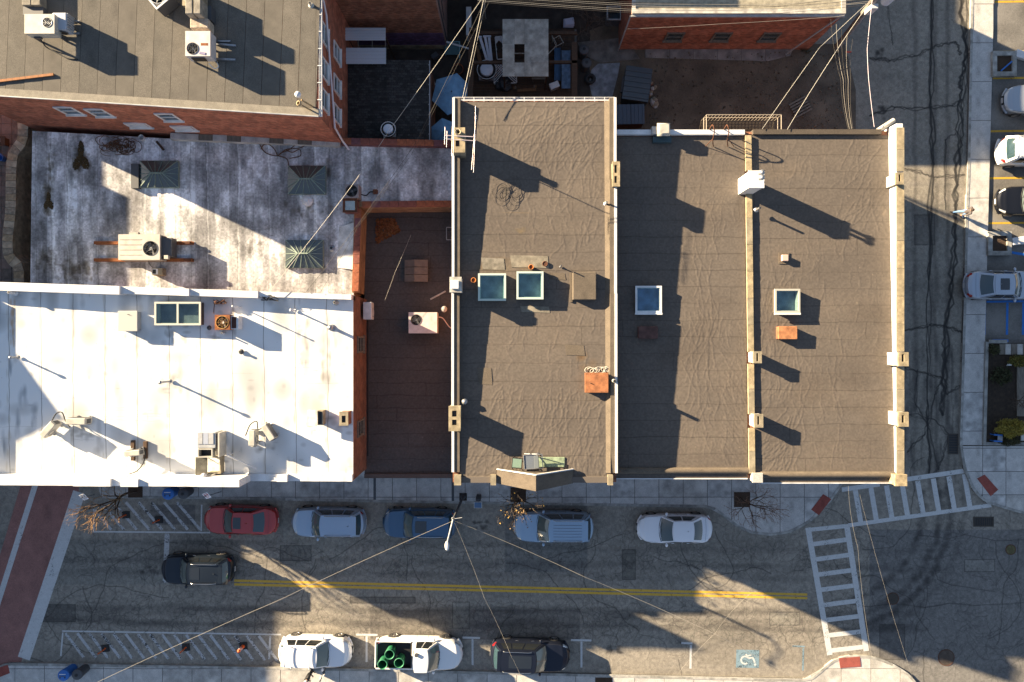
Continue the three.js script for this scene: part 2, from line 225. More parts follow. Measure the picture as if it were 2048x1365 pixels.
  seam([[1866, -20], [1862, 200], [1866, 340], [1858, 560], [1855, 800], [1858, 950]], 6, 0.6); seam([[1924, -20], [1930, 120], [1925, 180], [1918, 300], [1912, 420], [1905, 560], [1890, 700], [1886, 830]], 9, 0.6); seam([[1934, -20], [1936, 110], [1926, 220], [1920, 330]], 5);
  seam([[1740, 232], [1790, 215], [1850, 217], [1905, 212], [1925, 200]], 5); seam([[1740, 116], [1780, 122], [1830, 112], [1870, 92], [1912, 84], [1920, 110]], 5); seam([[1808, 338], [1845, 346], [1875, 355], [1930, 350]], 4); seam([[1892, 420], [1891, 280], [1912, 266]], 3.5); seam([[1810, 662], [1860, 650], [1895, 655], [1925, 665]], 5); seam([[1810, 735], [1855, 748], [1890, 760], [1895, 790], [1925, 770]], 4); seam([[1820, 830], [1870, 840], [1900, 870], [1885, 920], [1870, 950]], 4); seam([[1815, 905], [1850, 870], [1870, 790], [1885, 760], [1900, 690]], 4); seam([[1836, 740], [1832, 810], [1860, 860], [1878, 940]], 3.5); seam([[1775, 0], [1782, 60], [1786, 90]], 2.5); seam([[1690, 1205], [1730, 1214], [1790, 1208], [1850, 1216], [1900, 1207], [1950, 1212], [2048, 1206]], 1.6, 0.5); seam([[1870, 1140], [1876, 1160], [1900, 1170], [1990, 1184]], 1.4, 0.5); seam([[1840, 1072], [1900, 1078], [1930, 1070], [1990, 1082], [2060, 1080]], 1.4, 0.45);
  for (const [x, y] of [[1752, 98], [1757, 212]]) for (let i = 0; i < 14; i++) soft(g, x + r() * 14, y + r() * 26, 5, 5, '36,33,31', 0.35);
  for (let i = 0; i < 70; i++) soft(g, 1800 + r() * 120, 690 + r() * 260, 2 + r() * 6, 10 + r() * 30, '34,32,32', 0.28);
  for (let i = 0; i < 240; i++) soft(g, r() * 2048, r() * 1365, 1 + r() * 3, 1 + r() * 3, r() < 0.6 ? '40,38,37' : '160,155,145', 0.4);
  g.restore();
  const a = field(2048, 2048, 512, 512, 1, 7), b = field(2048, 2048, 40, 40, 4, 8);
  pixelsInto(g, w, h, (d, o, x, y) => { const i = (y % 2048) * 2048 + x, f = (0.9 + (r() - 0.5) * 0.18 + (a[i] - 0.5) * 0.16) * (0.94 + b[i] * 0.12); d[o] = clamp(d[o] * f, 0, 255); d[o + 1] = clamp(d[o + 1] * f, 0, 255); d[o + 2] = clamp(d[o + 2] * f, 0, 255); });
});
const mRoad = mat(1, 1, 1, 0.93, { map: texture(roadCanvas, { wrap: false }), bumpMap: again(tBump, 30), bumpScale: 0.006 });
M.asphaltFar = rough(0.14, 0.135, 0.13, tSpeckle, 0.3); M.lot = rough(0.19, 0.178, 0.162, tBlotch, 0.15, 0.01);
// worn paint: colour with asphalt showing through in flecks
const paintTexture = (seed, wear) => texture(canvas(512, 512, (g, n) => { g.fillRect(0, 0, n, n); const a = field(n, n, 60, 60, 3, seed), b = field(n, n, 6, 6, 4, seed + 5), s = field(n, n, 4, 90, 2, seed + 6); pixelsInto(g, n, n, (d, o, x, y, i) => { const q = a[i] * 0.6 + b[i] * 0.5 + s[i] * 0.25, v = q > wear ? 120 - (q - wear) * 300 : 235 + (a[i] - 0.5) * 40; d[o] = d[o + 1] = d[o + 2] = clamp(v, 85, 255); }); }));
const tPaint = paintTexture(4, 0.90), tWorn = paintTexture(14, 0.78);
const paint = (r, g, b, t = tPaint, s = 0.5) => mat(r, g, b, 0.8, { map: again(t, s) });
M.whitePaint = paint(0.58, 0.58, 0.57); M.wornWhite = paint(0.5, 0.5, 0.5, tWorn, 0.35); M.yellowPaint = paint(0.68, 0.41, 0.05); M.yellowLot = paint(0.58, 0.34, 0.03); M.blueLine = paint(0.02, 0.16, 0.5); M.blueFaded = paint(0.2, 0.3, 0.36, tWorn, 0.6); M.redPaint = rough(0.34, 0.165, 0.14, tSpeckle, 0.3);
// ---------- ground, road, markings ----------
structure('ground', slab([[-300, -300], [300, -300], [300, 300], [-300, 300]], -0.06, 0), M.asphaltFar, 'grey asphalt ground running on beyond the block');
const road = structure('road', slab([[-RW / 2, -RD / 2], [RW / 2, -RD / 2], [RW / 2, RD / 2], [-RW / 2, RD / 2]], 0, 0, (x, z) => [x / RW + 0.5, 0.5 - z / RD]), mRoad, 'cracked grey asphalt of the main street and side street');
function stripe(name, a, b, w, m, parent = road, y = 0.005) { // painted stripe between two ground pixels, w pixels wide
  const [ax, , az] = at(...a), [bx, , bz] = at(...b), l = Math.hypot(bx - ax, bz - az), nx = -(bz - az) / l * MS(w) / 2, nz = (bx - ax) / l * MS(w) / 2;
  return part(name, slab([[ax + nx, az + nz], [bx + nx, bz + nz], [bx - nx, bz - nz], [ax - nx, az - nz]], y, 0), m, parent);
}
const sheet = (name, pts, m, parent = road, y = 0.005) => part(name, slab(poly(pts), y, 0), m, parent);
stripe('centre_line', [468, 1162], [1615, 1190], 4.8, M.yellowPaint); stripe('centre_line', [468, 1169.5], [1615, 1197], 4.8, M.yellowPaint);
stripe('stop_line', [334, 1068], [330, 1166], 10, M.wornWhite);
// hatched no-parking box, north kerb
stripe('hatch_border', [185, 1064], [420, 1066], 3, M.whitePaint); stripe('hatch_border', [187, 1019], [187, 1062], 3, M.whitePaint); stripe('hatch_border', [403, 1010], [402, 1063], 3, M.whitePaint);
for (let i = 0; i < 8; i++) { const b = 222 + i * 25.5, top = 1005 + Math.max(0, 2 - i) * 8; stripe('hatch_stripe', [b - (1060 - top) * 0.86, top], [b, 1060], 5.5, M.wornWhite); }
// hatched box, south kerb
stripe('hatch_border', [124, 1263], [562, 1270], 3, M.whitePaint); stripe('hatch_border', [125, 1266], [121, 1313], 3, M.whitePaint); stripe('hatch_border', [540, 1273], [538, 1320], 4, M.whitePaint);
for (let i = 0; i < 17; i++) { const t = 130 + i * 24.2; stripe('hatch_stripe', [t, 1267 + i * 0.35], [t + 37, 1316 + i * 0.35], 5.5, M.wornWhite); }
for (const [x, y, a, b] of [[733, 1270, 712, 755], [945, 1276, 925, 960], [1163, 1281, 1142, 1183]]) { stripe('parking_mark', [a, y], [b, y + 0.8], 4, M.whitePaint); stripe('parking_mark', [x, y + 3], [x, y + 55], 4, M.whitePaint); }
stripe('parking_mark', [1363, 1287], [1385, 1287.6], 4, M.whitePaint); stripe('parking_mark', [1382, 1291], [1381, 1338], 4.5, M.whitePaint);
stripe('parking_mark', [1585, 1293], [1610, 1294], 3, M.blueFaded); stripe('parking_mark', [1607, 1297], [1606, 1342], 3, M.blueFaded);
// accessible bay: faded blue square with the wheelchair symbol
const bay = sheet('accessible_bay_square', [[1473, 1300], [1519, 1301], [1518, 1337], [1472, 1336]], M.blueFaded);
{
  const c = [1496, 1319], q = (x, y) => at(c[0] + x, c[1] + y), y = 0.011, arcs = [], arc = (cx, cy, r, a0, a1, w) => { for (let i = 0; i < 14; i++) { const t0 = lerp(a0, a1, i / 14), t1 = lerp(a0, a1, (i + 1) / 14), g = (t, k) => { const p = q(cx + Math.cos(t) * (r + k), cy + Math.sin(t) * (r + k)); return [p[0], p[2]]; }; arcs.push(slab([g(t0, -w), g(t1, -w), g(t1, w), g(t0, w)], y, 0)); } };
  const seg = (a, b, w) => { const A = q(...a), B = q(...b), l = Math.hypot(B[0] - A[0], B[2] - A[2]), nx = -(B[2] - A[2]) / l * MS(w), nz = (B[0] - A[0]) / l * MS(w); arcs.push(slab([[A[0] + nx, A[2] + nz], [B[0] + nx, B[2] + nz], [B[0] - nx, B[2] - nz], [A[0] - nx, A[2] - nz]], y, 0)); };
  arc(-6, 2, 7.5, 0.9, 5.4, 1.6); seg([-4, -10], [1, -2], 1.7); seg([1, -2], [10, -3], 1.7); seg([10, -3], [14, 7], 1.7); seg([0, -7], [7, -8], 1.2); arc(14.5, 11, 1.2, 0, 6.28, 1.2);
  part('wheelchair_symbol', merge(arcs), M.whitePaint, road);
}
// crosswalk over the main street
{
  const L = (y) => 1617 + (y - 1060) * 0.172, Rr = (y) => 1694 + (y - 1052) * 0.156;
  stripe('crosswalk_rail', [L(1056), 1056], [L(1311), 1311], 11, M.whitePaint, road, 0.006); stripe('crosswalk_rail', [Rr(1049), 1049], [Rr(1303), 1303], 11, M.whitePaint, road, 0.006);
  for (let i = 0; i < 8; i++) { const y = 1089 + i * 30.4; stripe('crosswalk_bar', [L(y) + 5.6, y], [Rr(y - 9) - 5.6, y - 9 + i * 0.3], 9, M.whitePaint); }
}
// crosswalk over the side street
stripe('crosswalk_rail', [1697, 1051.5], [1983, 1011], 8, M.whitePaint, road, 0.006); stripe('crosswalk_rail', [1622, 1060], [1690, 1053], 8, M.whitePaint, road, 0.007);
stripe('crosswalk_rail', [1684, 980], [1760, 969], 9, M.whitePaint, road, 0.006); stripe('crosswalk_rail', [1795, 962], [1932, 942], 9, M.whitePaint, road, 0.006);
for (let i = 0; i < 8; i++) { const x = 1711 + i * 31.2; stripe('crosswalk_bar', [x, 981 - i * 4.6], [x + 11, 1045 - i * 4.4], 10, M.whitePaint); }
// red crossing with white edge bands across the main street, west end
sheet('red_crossing', [[44, 960], [158, 960], [156, 1004], [40, 1330], [0, 1345], [-70, 1345]], M.redPaint, road, 0.004);
stripe('crossing_band', [75, 955], [-40, 1318], 11, M.whitePaint, road, 0.008); stripe('crossing_band', [158, 985], [47, 1318], 25, M.whitePaint, road, 0.008);
// lot and bays to the east
const lot = structure('parking_lot', slab(poly([[1987, -40], [2150, -40], [2150, 680], [1968, 680]]), 0.02, 0), M.lot, 'dark asphalt parking lot with yellow bay lines beside the side street');
for (const [x, y] of [[1990, 4], [1987, 104], [1986, 157], [1980, 263], [1977, 357], [1974, 447]]) stripe('bay_line', [x, y], [2130, y - 2], 4, M.yellowLot, lot, 0.026);
for (const x of [1970, 2015, 2047]) stripe('access_line', [x, 606], [x - 1, 670], 4.5, M.blueLine, lot, 0.026);
stripe('access_line', [1973, 604], [2120, 602], 4, M.blueLine, lot, 0.028); stripe('access_line', [2022, 505], [2110, 520], 5, M.blueLine, lot, 0.026);

// ---------- pavements ----------
const slabs = [M.concrete, M.concreteB, M.concreteC, M.concrete, M.concreteD];
function pavement(name, label, pts, cw, cd, ox, oz, seed, extra) {
  const p = poly(pts), o = structure(name, slab(p, 0.115, 0.17), M.joint, label);
  paving(o, 'paving_slab', p, cw, cd, ox, oz, 0.035, 0.13, extra ?? slabs, seed); return o;
}
function kerb(parent, pts, w, side, step = 2.3, m = [M.curb, M.curbB, M.curb]) { // kerb stones along a line of ground pixels
  const q = pts.map((p) => V3(at(...p))), c = new THREE.CatmullRomCurve3(q, false, 'catmullrom', 0.2), L = c.getLength(), n = Math.max(2, Math.round(L / step));
  const off = (t) => { const p = c.getPointAt(t), d = c.getTangentAt(t); return [p, new THREE.Vector3(-d.z, 0, d.x).multiplyScalar(side * w)]; };
  for (let i = 0; i < n; i++) {
    const a = [], b = [], e = 0.01 / L;
    for (let k = 0; k <= 4; k++) { const [p, o] = off(clamp(lerp(i / n + e, (i + 1) / n - e, k / 4))); a.push([p.x, p.z]); b.unshift([p.x + o.x, p.z + o.z]); }
    part('kerb_stone', slab([...a, ...b], 0.145 + (i % 3) * 0.002, 0.18), m[i % m.length], parent);
  }
}
const northKerb = [[-60, 991], [215, 996], [420, 998], [740, 1004], [1040, 1009], [1300, 1013], [1415, 1015], [1440, 1028], [1470, 1052], [1500, 1066], [1540, 1071], [1580, 1065], [1620, 1043], [1660, 1003], [1690, 958], [1697, 925]];
const northWalk = pavement('north_pavement', 'pale concrete pavement in front of the row of buildings', [[175, 905], [1697, 905], [1690, 958], [1660, 1003], [1620, 1043], [1580, 1065], [1540, 1071], [1500, 1066], [1470, 1052], [1440, 1028], [1415, 1015], [1300, 1013], [1040, 1009], [740, 1004], [420, 998], [205, 996]], 1.56, 2.6, 0.1, 7.45, 5);
kerb(northWalk, northKerb.slice(1), 0.16, -1); 
for (const [x, y0, y1] of [[750, 940, 1001], [906, 940, 1002]]) part('dark_paver_strip', slab(poly([[x - 2.5, y0], [x + 2.5, y0], [x + 2.5, y1], [x - 2.5, y1]]), 0.139, 0.02), M.darkGrey, northWalk);
const southKerb = [[-60, 1350], [0, 1334], [22, 1325], [300, 1329], [700, 1336], [1000, 1343], [1300, 1350], [1607, 1357], [1640, 1338], [1668, 1317], [1700, 1310], [1742, 1311], [1782, 1325], [1818, 1348], [1850, 1390], [1860, 1440]];
const southWalk = pavement('south_pavement', 'sun-striped concrete pavement along the bottom kerb', [...southKerb.slice(1), [1700, 1500], [0, 1500]], 1.9, 2.7, 0.3, 21.1, 9, [M.concreteC, M.concrete, M.concreteD, M.concreteC]);
kerb(southWalk, southKerb, 0.16, 1);
const eastKerb = [[1941, -40], [1938, 100], [1934, 300], [1929, 450], [1926, 600], [1922, 720], [1919, 840], [1918, 890], [1925, 935], [1944, 980], [1972, 1006], [2060, 1032], [2120, 1040]];
const eastWalk = pavement('east_pavement', 'concrete pavement between the side street and the parking lot', [...eastKerb.slice(0, 8), [1966, 890], [1968, 680], [1987, -40]], 4, 2.5, 27, -21.7, 13);
kerb(eastWalk, eastKerb, 0.16, -1);
const cornerWalk = pavement('corner_pavement', 'blue-grey concrete corner of the east pavement with scored panels', [[1920, 892], [1925, 935], [1944, 980], [1972, 1006], [2060, 1032], [2120, 1040], [2120, 892]], 1.5, 1.5, 28.8, 6.9, 17);
// tactile ramps
const plate = (name, pts, parent) => { const o = part(name, slab(poly(pts), 0.152, 0.03), M.red, parent); const c = pts.reduce((a, p) => [a[0] + p[0] / 4, a[1] + p[1] / 4], [0, 0]), dots = []; for (let i = 1; i < 6; i++) for (let j = 1; j < 10; j++) { const f = (u, v) => [0, 1].map((k) => lerp(lerp(pts[0][k], pts[1][k], u), lerp(pts[3][k], pts[2][k], u), v)), p = at(...f(j / 10, i / 6)); dots.push(cyl(0.022, 0.014, 0.008, 0.156, p[0], p[2], 6)); } part('dome_studs', merge(dots), M.red, o); };
plate('tactile_plate', [[1621, 1019], [1645, 988], [1661, 998], [1636, 1030]], northWalk); plate('tactile_plate', [[1952, 957], [1967, 949], [1994, 979], [1979, 992]], cornerWalk); plate('tactile_plate', [[1676, 1315], [1718, 1312], [1720, 1332], [1679, 1335]], southWalk); plate('tactile_plate', [[-30, 1344], [18, 1328], [22, 1345], [-20, 1362]], southWalk);
// tree pits
const pit = (name, x0, y0, x1, y1, parent, m = M.mulch) => part(name, slab(poly([[x0, y0], [x1, y0], [x1, y1], [x0, y1]]), 0.148, 0.05), m, parent);
pit('tree_pit', 258, 972, 287, 995, northWalk); pit('tree_pit', 1021, 975, 1052, 1004, northWalk); pit('tree_pit', 1467, 984, 1499, 1014, northWalk); pit('tree_pit', 1190, 1354, 1224, 1385, southWalk); pit('lamp_pit', 919, 986, 934, 1001, northWalk, M.soil);
// rear yards and lot
structure('dirt_lot', slab(poly([[1285, 88], [1690, 88], [1712, 180], [1712, 330], [1180, 330], [1180, 60], [1240, 40]]), 0.012, 0), M.dirt, 'dark dirt lot behind the two eastern buildings');
const apron = structure('concrete_apron', slab(poly([[1290, 84], [1592, 86], [1580, 112], [1536, 123], [1290, 116]]), 0.03, 0.06), M.joint, 'grey concrete strip along the low brick building');
paving(apron, 'concrete_panel', poly([[1290, 84], [1592, 86], [1580, 112], [1536, 123], [1290, 116]]), 1.55, 2.5, 8.6, -19.8, 0.03, 0.045, [rough(0.3, 0.27, 0.245, tBlotch, 0.5), rough(0.26, 0.235, 0.215, tBlotch, 0.4)], 3);
structure('concrete_patch', slab(poly([[1196, 128], [1240, 126], [1236, 150], [1224, 196], [1185, 196], [1178, 165], [1183, 140]]), 0.035, 0.05), rough(0.3, 0.31, 0.33, tBlotch, 0.7), 'pale worn concrete patch beside the black dumpster');
structure('yard_ground', slab(poly([[690, -40], [1290, -40], [1290, 330], [690, 330]]), 0.008, 0), rough(0.07, 0.055, 0.045, tBlotch, 0.4, 0.02), 'dark earth of the cluttered back yards');
structure('concrete_path', slab(poly([[1155, 85], [1250, 75], [1280, 118], [1200, 126], [1165, 108]]), 0.02, 0.03), rough(0.19, 0.165, 0.145, tBlotch, 0.5), 'brown concrete path between yard and dirt lot');
// iron covers and grates
function grate(label, x0, y0, x1, y1, long, group) {
  const r = rectAt(x0, y0, x1, y1, 0), g = thing('storm_grate', label, 'grate', [r.x, 0.003, r.z], 0, group); part('frame', merge([box(-r.w / 2, r.w / 2, 0, 0.02, -r.d / 2, -r.d / 2 + 0.07), box(-r.w / 2, r.w / 2, 0, 0.02, r.d / 2 - 0.07, r.d / 2), box(-r.w / 2, -r.w / 2 + 0.07, 0, 0.0195, -r.d / 2 + 0.07, r.d / 2 - 0.07), box(r.w / 2 - 0.07, r.w / 2, 0, 0.0195, -r.d / 2 + 0.07, r.d / 2 - 0.07)]), M.iron, g);
  part('drain_hollow', box(-r.w / 2 + 0.07, r.w / 2 - 0.07, 0.001, 0.004, -r.d / 2 + 0.07, r.d / 2 - 0.07), M.black, g);
  const n = long ? 8 : 11; for (let i = 1; i < n; i++) { const t = i / n; part('grate_bar', long ? box(-r.w / 2 + 0.07, r.w / 2 - 0.07, 0.004, 0.018, lerp(-r.d / 2, r.d / 2, t) - 0.02, lerp(-r.d / 2, r.d / 2, t) + 0.02) : box(lerp(-r.w / 2, r.w / 2, t) - 0.018, lerp(-r.w / 2, r.w / 2, t) + 0.018, 0.004, 0.018, -r.d / 2 + 0.07, r.d / 2 - 0.07), M.iron, g); }
}
grate('tall iron storm grate in the side street kerb', 1896, 868, 1917, 909, true); grate('wide iron storm grate below the crosswalk corner', 1947, 1034, 1988, 1054, false);
function manhole(label, px, py, r, m = M.iron) { const g = thing('manhole_cover', label, 'manhole', [X(px), 0.002, Z(py)]); part('cover', cyl(r, r, 0.012, 0.006, 0, 0, 28), m, g); part('rim', ring(r + 0.02, 0.02, 0.008), M.rustDark, g); const d = []; for (let i = -4; i <= 4; i++) for (let j = -4; j <= 4; j++) if (Math.hypot(i, j) < 4.4) d.push(cyl(r * 0.06, r * 0.06, 0.008, 0.016, i * r * 0.2, j * r * 0.2, 6)); part('tread_studs', merge(d), m, g); }
manhole('round rusty manhole cover in the wide junction', 1893, 1316, 0.5, rough(0.12, 0.09, 0.07, tBlotch, 1)); manhole('small manhole with yellowish stain near the east corner', 2022, 1100, 0.3, rough(0.15, 0.13, 0.06, tBlotch, 1)); manhole('dark manhole in the wheel tracks of the junction', 1786, 1198, 0.36, M.iron);
// ---------- buildings ----------
function win(parent, face, a, y0, w, h, plane, m = M.white, paneM = M.glass, rows = 2, label) { // window on a wall: face 'S' (z plane, facing +z) or 'E' (x plane, facing +x)
  const o = sub(parent, 'window', face === 'S' ? [a, y0, plane] : [plane, y0, a], face === 'S' ? 0 : PI / 2), f = 0.09, fr = [box(-w / 2, -w / 2 + f, 0, h, 0, 0.07), box(w / 2 - f, w / 2, 0, h, 0, 0.07), box(-w / 2 + f, w / 2 - f, 0, f, 0, 0.068), box(-w / 2 + f, w / 2 - f, h - f, h, 0, 0.068)];
  for (let i = 1; i < rows; i++) fr.push(box(-w / 2 + f, w / 2 - f, h * i / rows - 0.03, h * i / rows + 0.03, 0, 0.06));
  part('frame', merge(fr), m, o); for (let i = 0; i < rows; i++) part('pane', box(-w / 2 + f, w / 2 - f, i ? h * i / rows + 0.03 : f, i === rows - 1 ? h - f : h * (i + 1) / rows - 0.03, 0, 0.025), paneM, o);
  part('sill', box(-w / 2 - 0.06, w / 2 + 0.06, -0.07, 0, 0, 0.13), m, o); if (label) o.userData.label = label; return o;
}
// roofing felt laid in strips; along 'x' strips run north-south side by side, along 'z' they run east-west
function strips(parent, x0, x1, z0, z1, top, along, step, m, uvf, seed, skew = 0) {
  const r = rng(seed), ms = [].concat(m); let a = along === 'x' ? x0 : z0, end = along === 'x' ? x1 : z1, i = 0;
  while (a < end - 0.05) {
    const b = Math.min(end, a + step * (0.97 + r() * 0.06)), lift = 0.008 + r() * 0.006, e = b >= end - 0.06 ? end : b, k = skew * (1 - 2 * r());
    const pts = along === 'x' ? [[a, z0], [e, z0], [e + k, z1], [a + k, z1]] : [[x0, a], [x1, a], [x1, e], [x0, e]];
    part('roofing_strip', slab(pts, (x, z) => top(x, z) + (Math.abs((along === 'x' ? x : z) - a) < 0.2 ? lift : 0.001), 0.03, uvf), ms[i++ % ms.length], parent); a = e;
  }
}
// skylight: kerb, frame and glass
function skylight(parent, x0, y0, x1, y1, h, base, frameM, glassM, label, n = 1, sill) {
  const r = rectAt(x0, y0, x1, y1, h), o = sub(parent, 'skylight', [r.x, base, r.z]), t = h - base, f = 0.1; if (label) o.userData.label = label;
  const kw = r.w / 2 - 0.03, kd = r.d / 2 - 0.03, kt = t - 0.09; part('skylight_kerb', merge([box(-kw, kw, 0, kt, -kd, -kd + 0.06), box(-kw, kw, 0, kt, kd - 0.06, kd), box(-kw, -kw + 0.06, 0, kt - 0.002, -kd + 0.06, kd - 0.06), box(kw - 0.06, kw, 0, kt - 0.002, -kd + 0.06, kd - 0.06)]), M.membrane, o);
  const gc = glassM.color; part('light_well', merge([box(-kw + 0.06, kw - 0.06, 0.02, 0.04, -kd + 0.06, kd - 0.06)]), mat(gc.r * 2.6 + 0.06, gc.g * 1.9 + 0.07, gc.b * 1.7 + 0.08, 0.6, { map: again(tBlotch, 0.5) }), o); part('well_lining', merge([box(-kw + 0.061, kw - 0.061, 0.04, kt, -kd + 0.061, -kd + 0.1), box(-kw + 0.061, kw - 0.061, 0.04, kt, kd - 0.1, kd - 0.061), box(-kw + 0.061, -kw + 0.1, 0.04, kt - 0.003, -kd + 0.1, kd - 0.1), box(kw - 0.1, kw - 0.061, 0.04, kt - 0.003, -kd + 0.1, kd - 0.1)]), frameM, o);
  const fr = [box(-r.w / 2, r.w / 2, t - 0.09, t, -r.d / 2, -r.d / 2 + f), box(-r.w / 2, r.w / 2, t - 0.09, t + (sill ? 0.01 : 0), r.d / 2 - f, r.d / 2), box(-r.w / 2, -r.w / 2 + f, t - 0.09, t - 0.002, -r.d / 2 + f, r.d / 2 - f), box(r.w / 2 - f, r.w / 2, t - 0.09, t - 0.002, -r.d / 2 + f, r.d / 2 - f)];
  for (let i = 1; i < n; i++) fr.push(box(lerp(-r.w / 2, r.w / 2, i / n) - 0.05, lerp(-r.w / 2, r.w / 2, i / n) + 0.05, t - 0.09, t - 0.004, -r.d / 2 + f, r.d / 2 - f));
  part('frame', merge(fr), frameM, o);
  for (let i = 0; i < n; i++) part('pane', box(lerp(-r.w / 2, r.w / 2, i / n) + (i ? 0.05 : f), lerp(-r.w / 2, r.w / 2, (i + 1) / n) - (i === n - 1 ? f : 0.05), t - 0.05, t - 0.044, -r.d / 2 + f, r.d / 2 - f), M.clear, o);
  if (sill) part('white_sill', box(-r.w / 2 - 0.02, r.w / 2 + 0.02, t - 0.06, t + 0.015, r.d / 2 + 0.002, r.d / 2 + 0.1), M.white, o); return o;
}
// chimney given by its top outline in pixels; flues are dark openings in the top
function chimney(parent, x0, y0, x1, y1, h, base, m, flues = [], capM = m, label) {
  const r = rectAt(x0, y0, x1, y1, h), o = sub(parent, 'chimney', [r.x, base, r.z]), t = h - base; if (label) o.userData.label = label;
  part('stack', box(-r.w / 2 + 0.03, r.w / 2 - 0.03, -0.3, t - 0.12, -r.d / 2 + 0.03, r.d / 2 - 0.03), m, o);
  const s = new THREE.Shape([[-r.w / 2, -r.d / 2], [r.w / 2, -r.d / 2], [r.w / 2, r.d / 2], [-r.w / 2, r.d / 2]].map((p) => new THREE.Vector2(...p)));
  for (const [a, b, c, d] of flues) { const q = rectAt(a, b, c, d, h), x = q.x - r.x, z = -(q.z - r.z); s.holes.push(new THREE.Path([[x - q.w / 2, z - q.d / 2], [x - q.w / 2, z + q.d / 2], [x + q.w / 2, z + q.d / 2], [x + q.w / 2, z - q.d / 2]].map((p) => new THREE.Vector2(...p)))); part('flue', box(x - q.w / 2, x + q.w / 2, t - 0.119, t - 0.11, -z - q.d / 2, -z + q.d / 2), M.black, o); }
  part('chimney_cap', uvm(new THREE.ExtrudeGeometry(s, { depth: 0.12, bevelEnabled: false }).rotateX(-PI / 2).translate(0, t - 0.12, 0)), capM, o); return o;
}
function pipe(parent, px, py, base, h, r = 0.06, m = M.galvanised, cap = true, name = 'vent_pipe') { // upright vent pipe standing at a roof pixel
  const o = sub(parent, name, at(px, py, base)); part('pipe', cyl(r, r, h, h / 2, 0, 0, 12), m, o); if (cap) part('cap', lathe([[r * 1.05, h - 0.02], [r * 1.7, h], [r * 1.7, h + r * 1.4], [r * 0.4, h + r * 2], [0.001, h + r * 2]], 12), m, o); else part('mouth', cyl(r * 0.8, r * 0.8, 0.01, h + 0.002, 0, 0, 12), M.black, o); part('flashing', cyl(r * 2.2, r * 1.2, 0.06, 0.03, 0, 0, 12), m, o); return o;
}
// coping stones along a wall top between two world points
function coping(parent, a, b, w, y, t, n, ms, name = 'coping_stone') { for (let i = 0; i < n; i++) { const f = (k) => [lerp(a[0], b[0], k), y, lerp(a[1], b[1], k)], l = Math.hypot(b[0] - a[0], b[1] - a[1]), e = 0.008 / l, p = f(i / n + e), q = f((i + 1) / n - e); part(name, beam([p[0], y + t / 2 + (i % 2) * 0.004, p[2]], [q[0], y + t / 2 + (i % 2) * 0.004, q[2]], w, t), ms[(i * 7 + (i >> 2)) % ms.length], parent); } }
const roofUv = (x0, x1, z0, z1) => (x, z) => [(x - x0) / (x1 - x0), 1 - (z - z0) / (z1 - z0)];
// wrinkled membrane: height map of soft ridges, w by d metres
function wrinkles(w, d, seed, list) {
  const s = 46, c = canvas(Math.round(w * s), Math.round(d * s), (g, W, D) => {
    g.fillStyle = '#606060'; g.fillRect(0, 0, W, D); const r = rng(seed); g.lineCap = 'round';
    for (const [x0, z0, x1, z1, n, ang, len, st] of list) for (let i = 0; i < n; i++) {
      let x = lerp(x0, x1, r()) * W, y = lerp(z0, z1, r()) * D, a = ang + (r() - 0.5) * 0.7; const k = 10 + r() * 14, l = len * s / k * (0.4 + r()), al = st * (0.35 + r() * 0.65), pts = [[x, y]];
      for (let q = 0; q < k; q++) { a += (r() - 0.5) * 0.75; a += (ang - a) * 0.12; x += Math.cos(a) * l; y += Math.sin(a) * l; pts.push([x, y]); }
      for (const [lw, f] of [[7, 0.22], [4.2, 0.35], [2, 0.45]]) { g.lineWidth = lw; g.strokeStyle = `rgba(255,255,255,${al * f})`; g.beginPath(); pts.forEach((p, q) => q ? g.lineTo(...p) : g.moveTo(...p)); g.stroke(); }
    }
    const f = field(W, D, 6, 12, 5, seed), q = field(W, D, Math.round(W / 6), Math.round(D / 6), 2, seed + 1); pixelsInto(g, W, D, (p, o, x, y, i) => { const v = clamp(p[o] + (f[i] - 0.5) * 70 + (q[i] - 0.5) * 14, 0, 255); p[o] = p[o + 1] = p[o + 2] = v; });
  });
  return texture(c, { srgb: false, wrap: false });
}
// membrane colour over one roof: grain, dust and pale scuffs
function membraneMap(w, d, seed, marks = []) {
  const s = 40; return texture(canvas(Math.round(w * s), Math.round(d * s), (g, W, D) => {
    g.fillStyle = 'rgb(206,206,206)'; g.fillRect(0, 0, W, D); const r = rng(seed);
    for (let i = 0; i < 60; i++) soft(g, r() * W, r() * D, 20 + r() * 120, 15 + r() * 70, r() < 0.5 ? '235,230,222' : '170,168,168', 0.2);
    for (const [x, y, a, b, c, al] of marks) for (let i = 0; i < 7; i++) soft(g, (x + (r() - 0.5) * a) * W, (y + (r() - 0.5) * b) * D, a * W * 0.35, b * D * 0.35, c, al * 0.4);
    for (let i = 0; i < 70; i++) { g.fillStyle = `rgba(255,250,240,${0.4 + r() * 0.6})`; const k = r() < 0.9 ? 1 + r() * 1.4 : 3 + r() * 3; g.fillRect(r() * W, r() * D, k, k); }
    for (let z = 0.02; z < 1; z += 0.048) { g.strokeStyle = `rgba(120,116,112,${0.25 + r() * 0.4})`; g.lineWidth = 1.2; wobble(g, r, 0, z * D, W, z * D, 30, 2); if (r() < 0.6) { const x = r() * W; wobble(g, r, x, z * D, x, (z + 0.048) * D, 6, 2); } }
    const n = field(W, D, Math.round(W / 3), Math.round(D / 3), 1, seed + 3); pixelsInto(g, W, D, (p, o, x, y, i) => { const f = 0.92 + n[i] * 0.15; p[o] = clamp(p[o] * f, 0, 255); p[o + 1] = clamp(p[o + 1] * f, 0, 255); p[o + 2] = clamp(p[o + 2] * f, 0, 255); });
  }), { wrap: false });
}
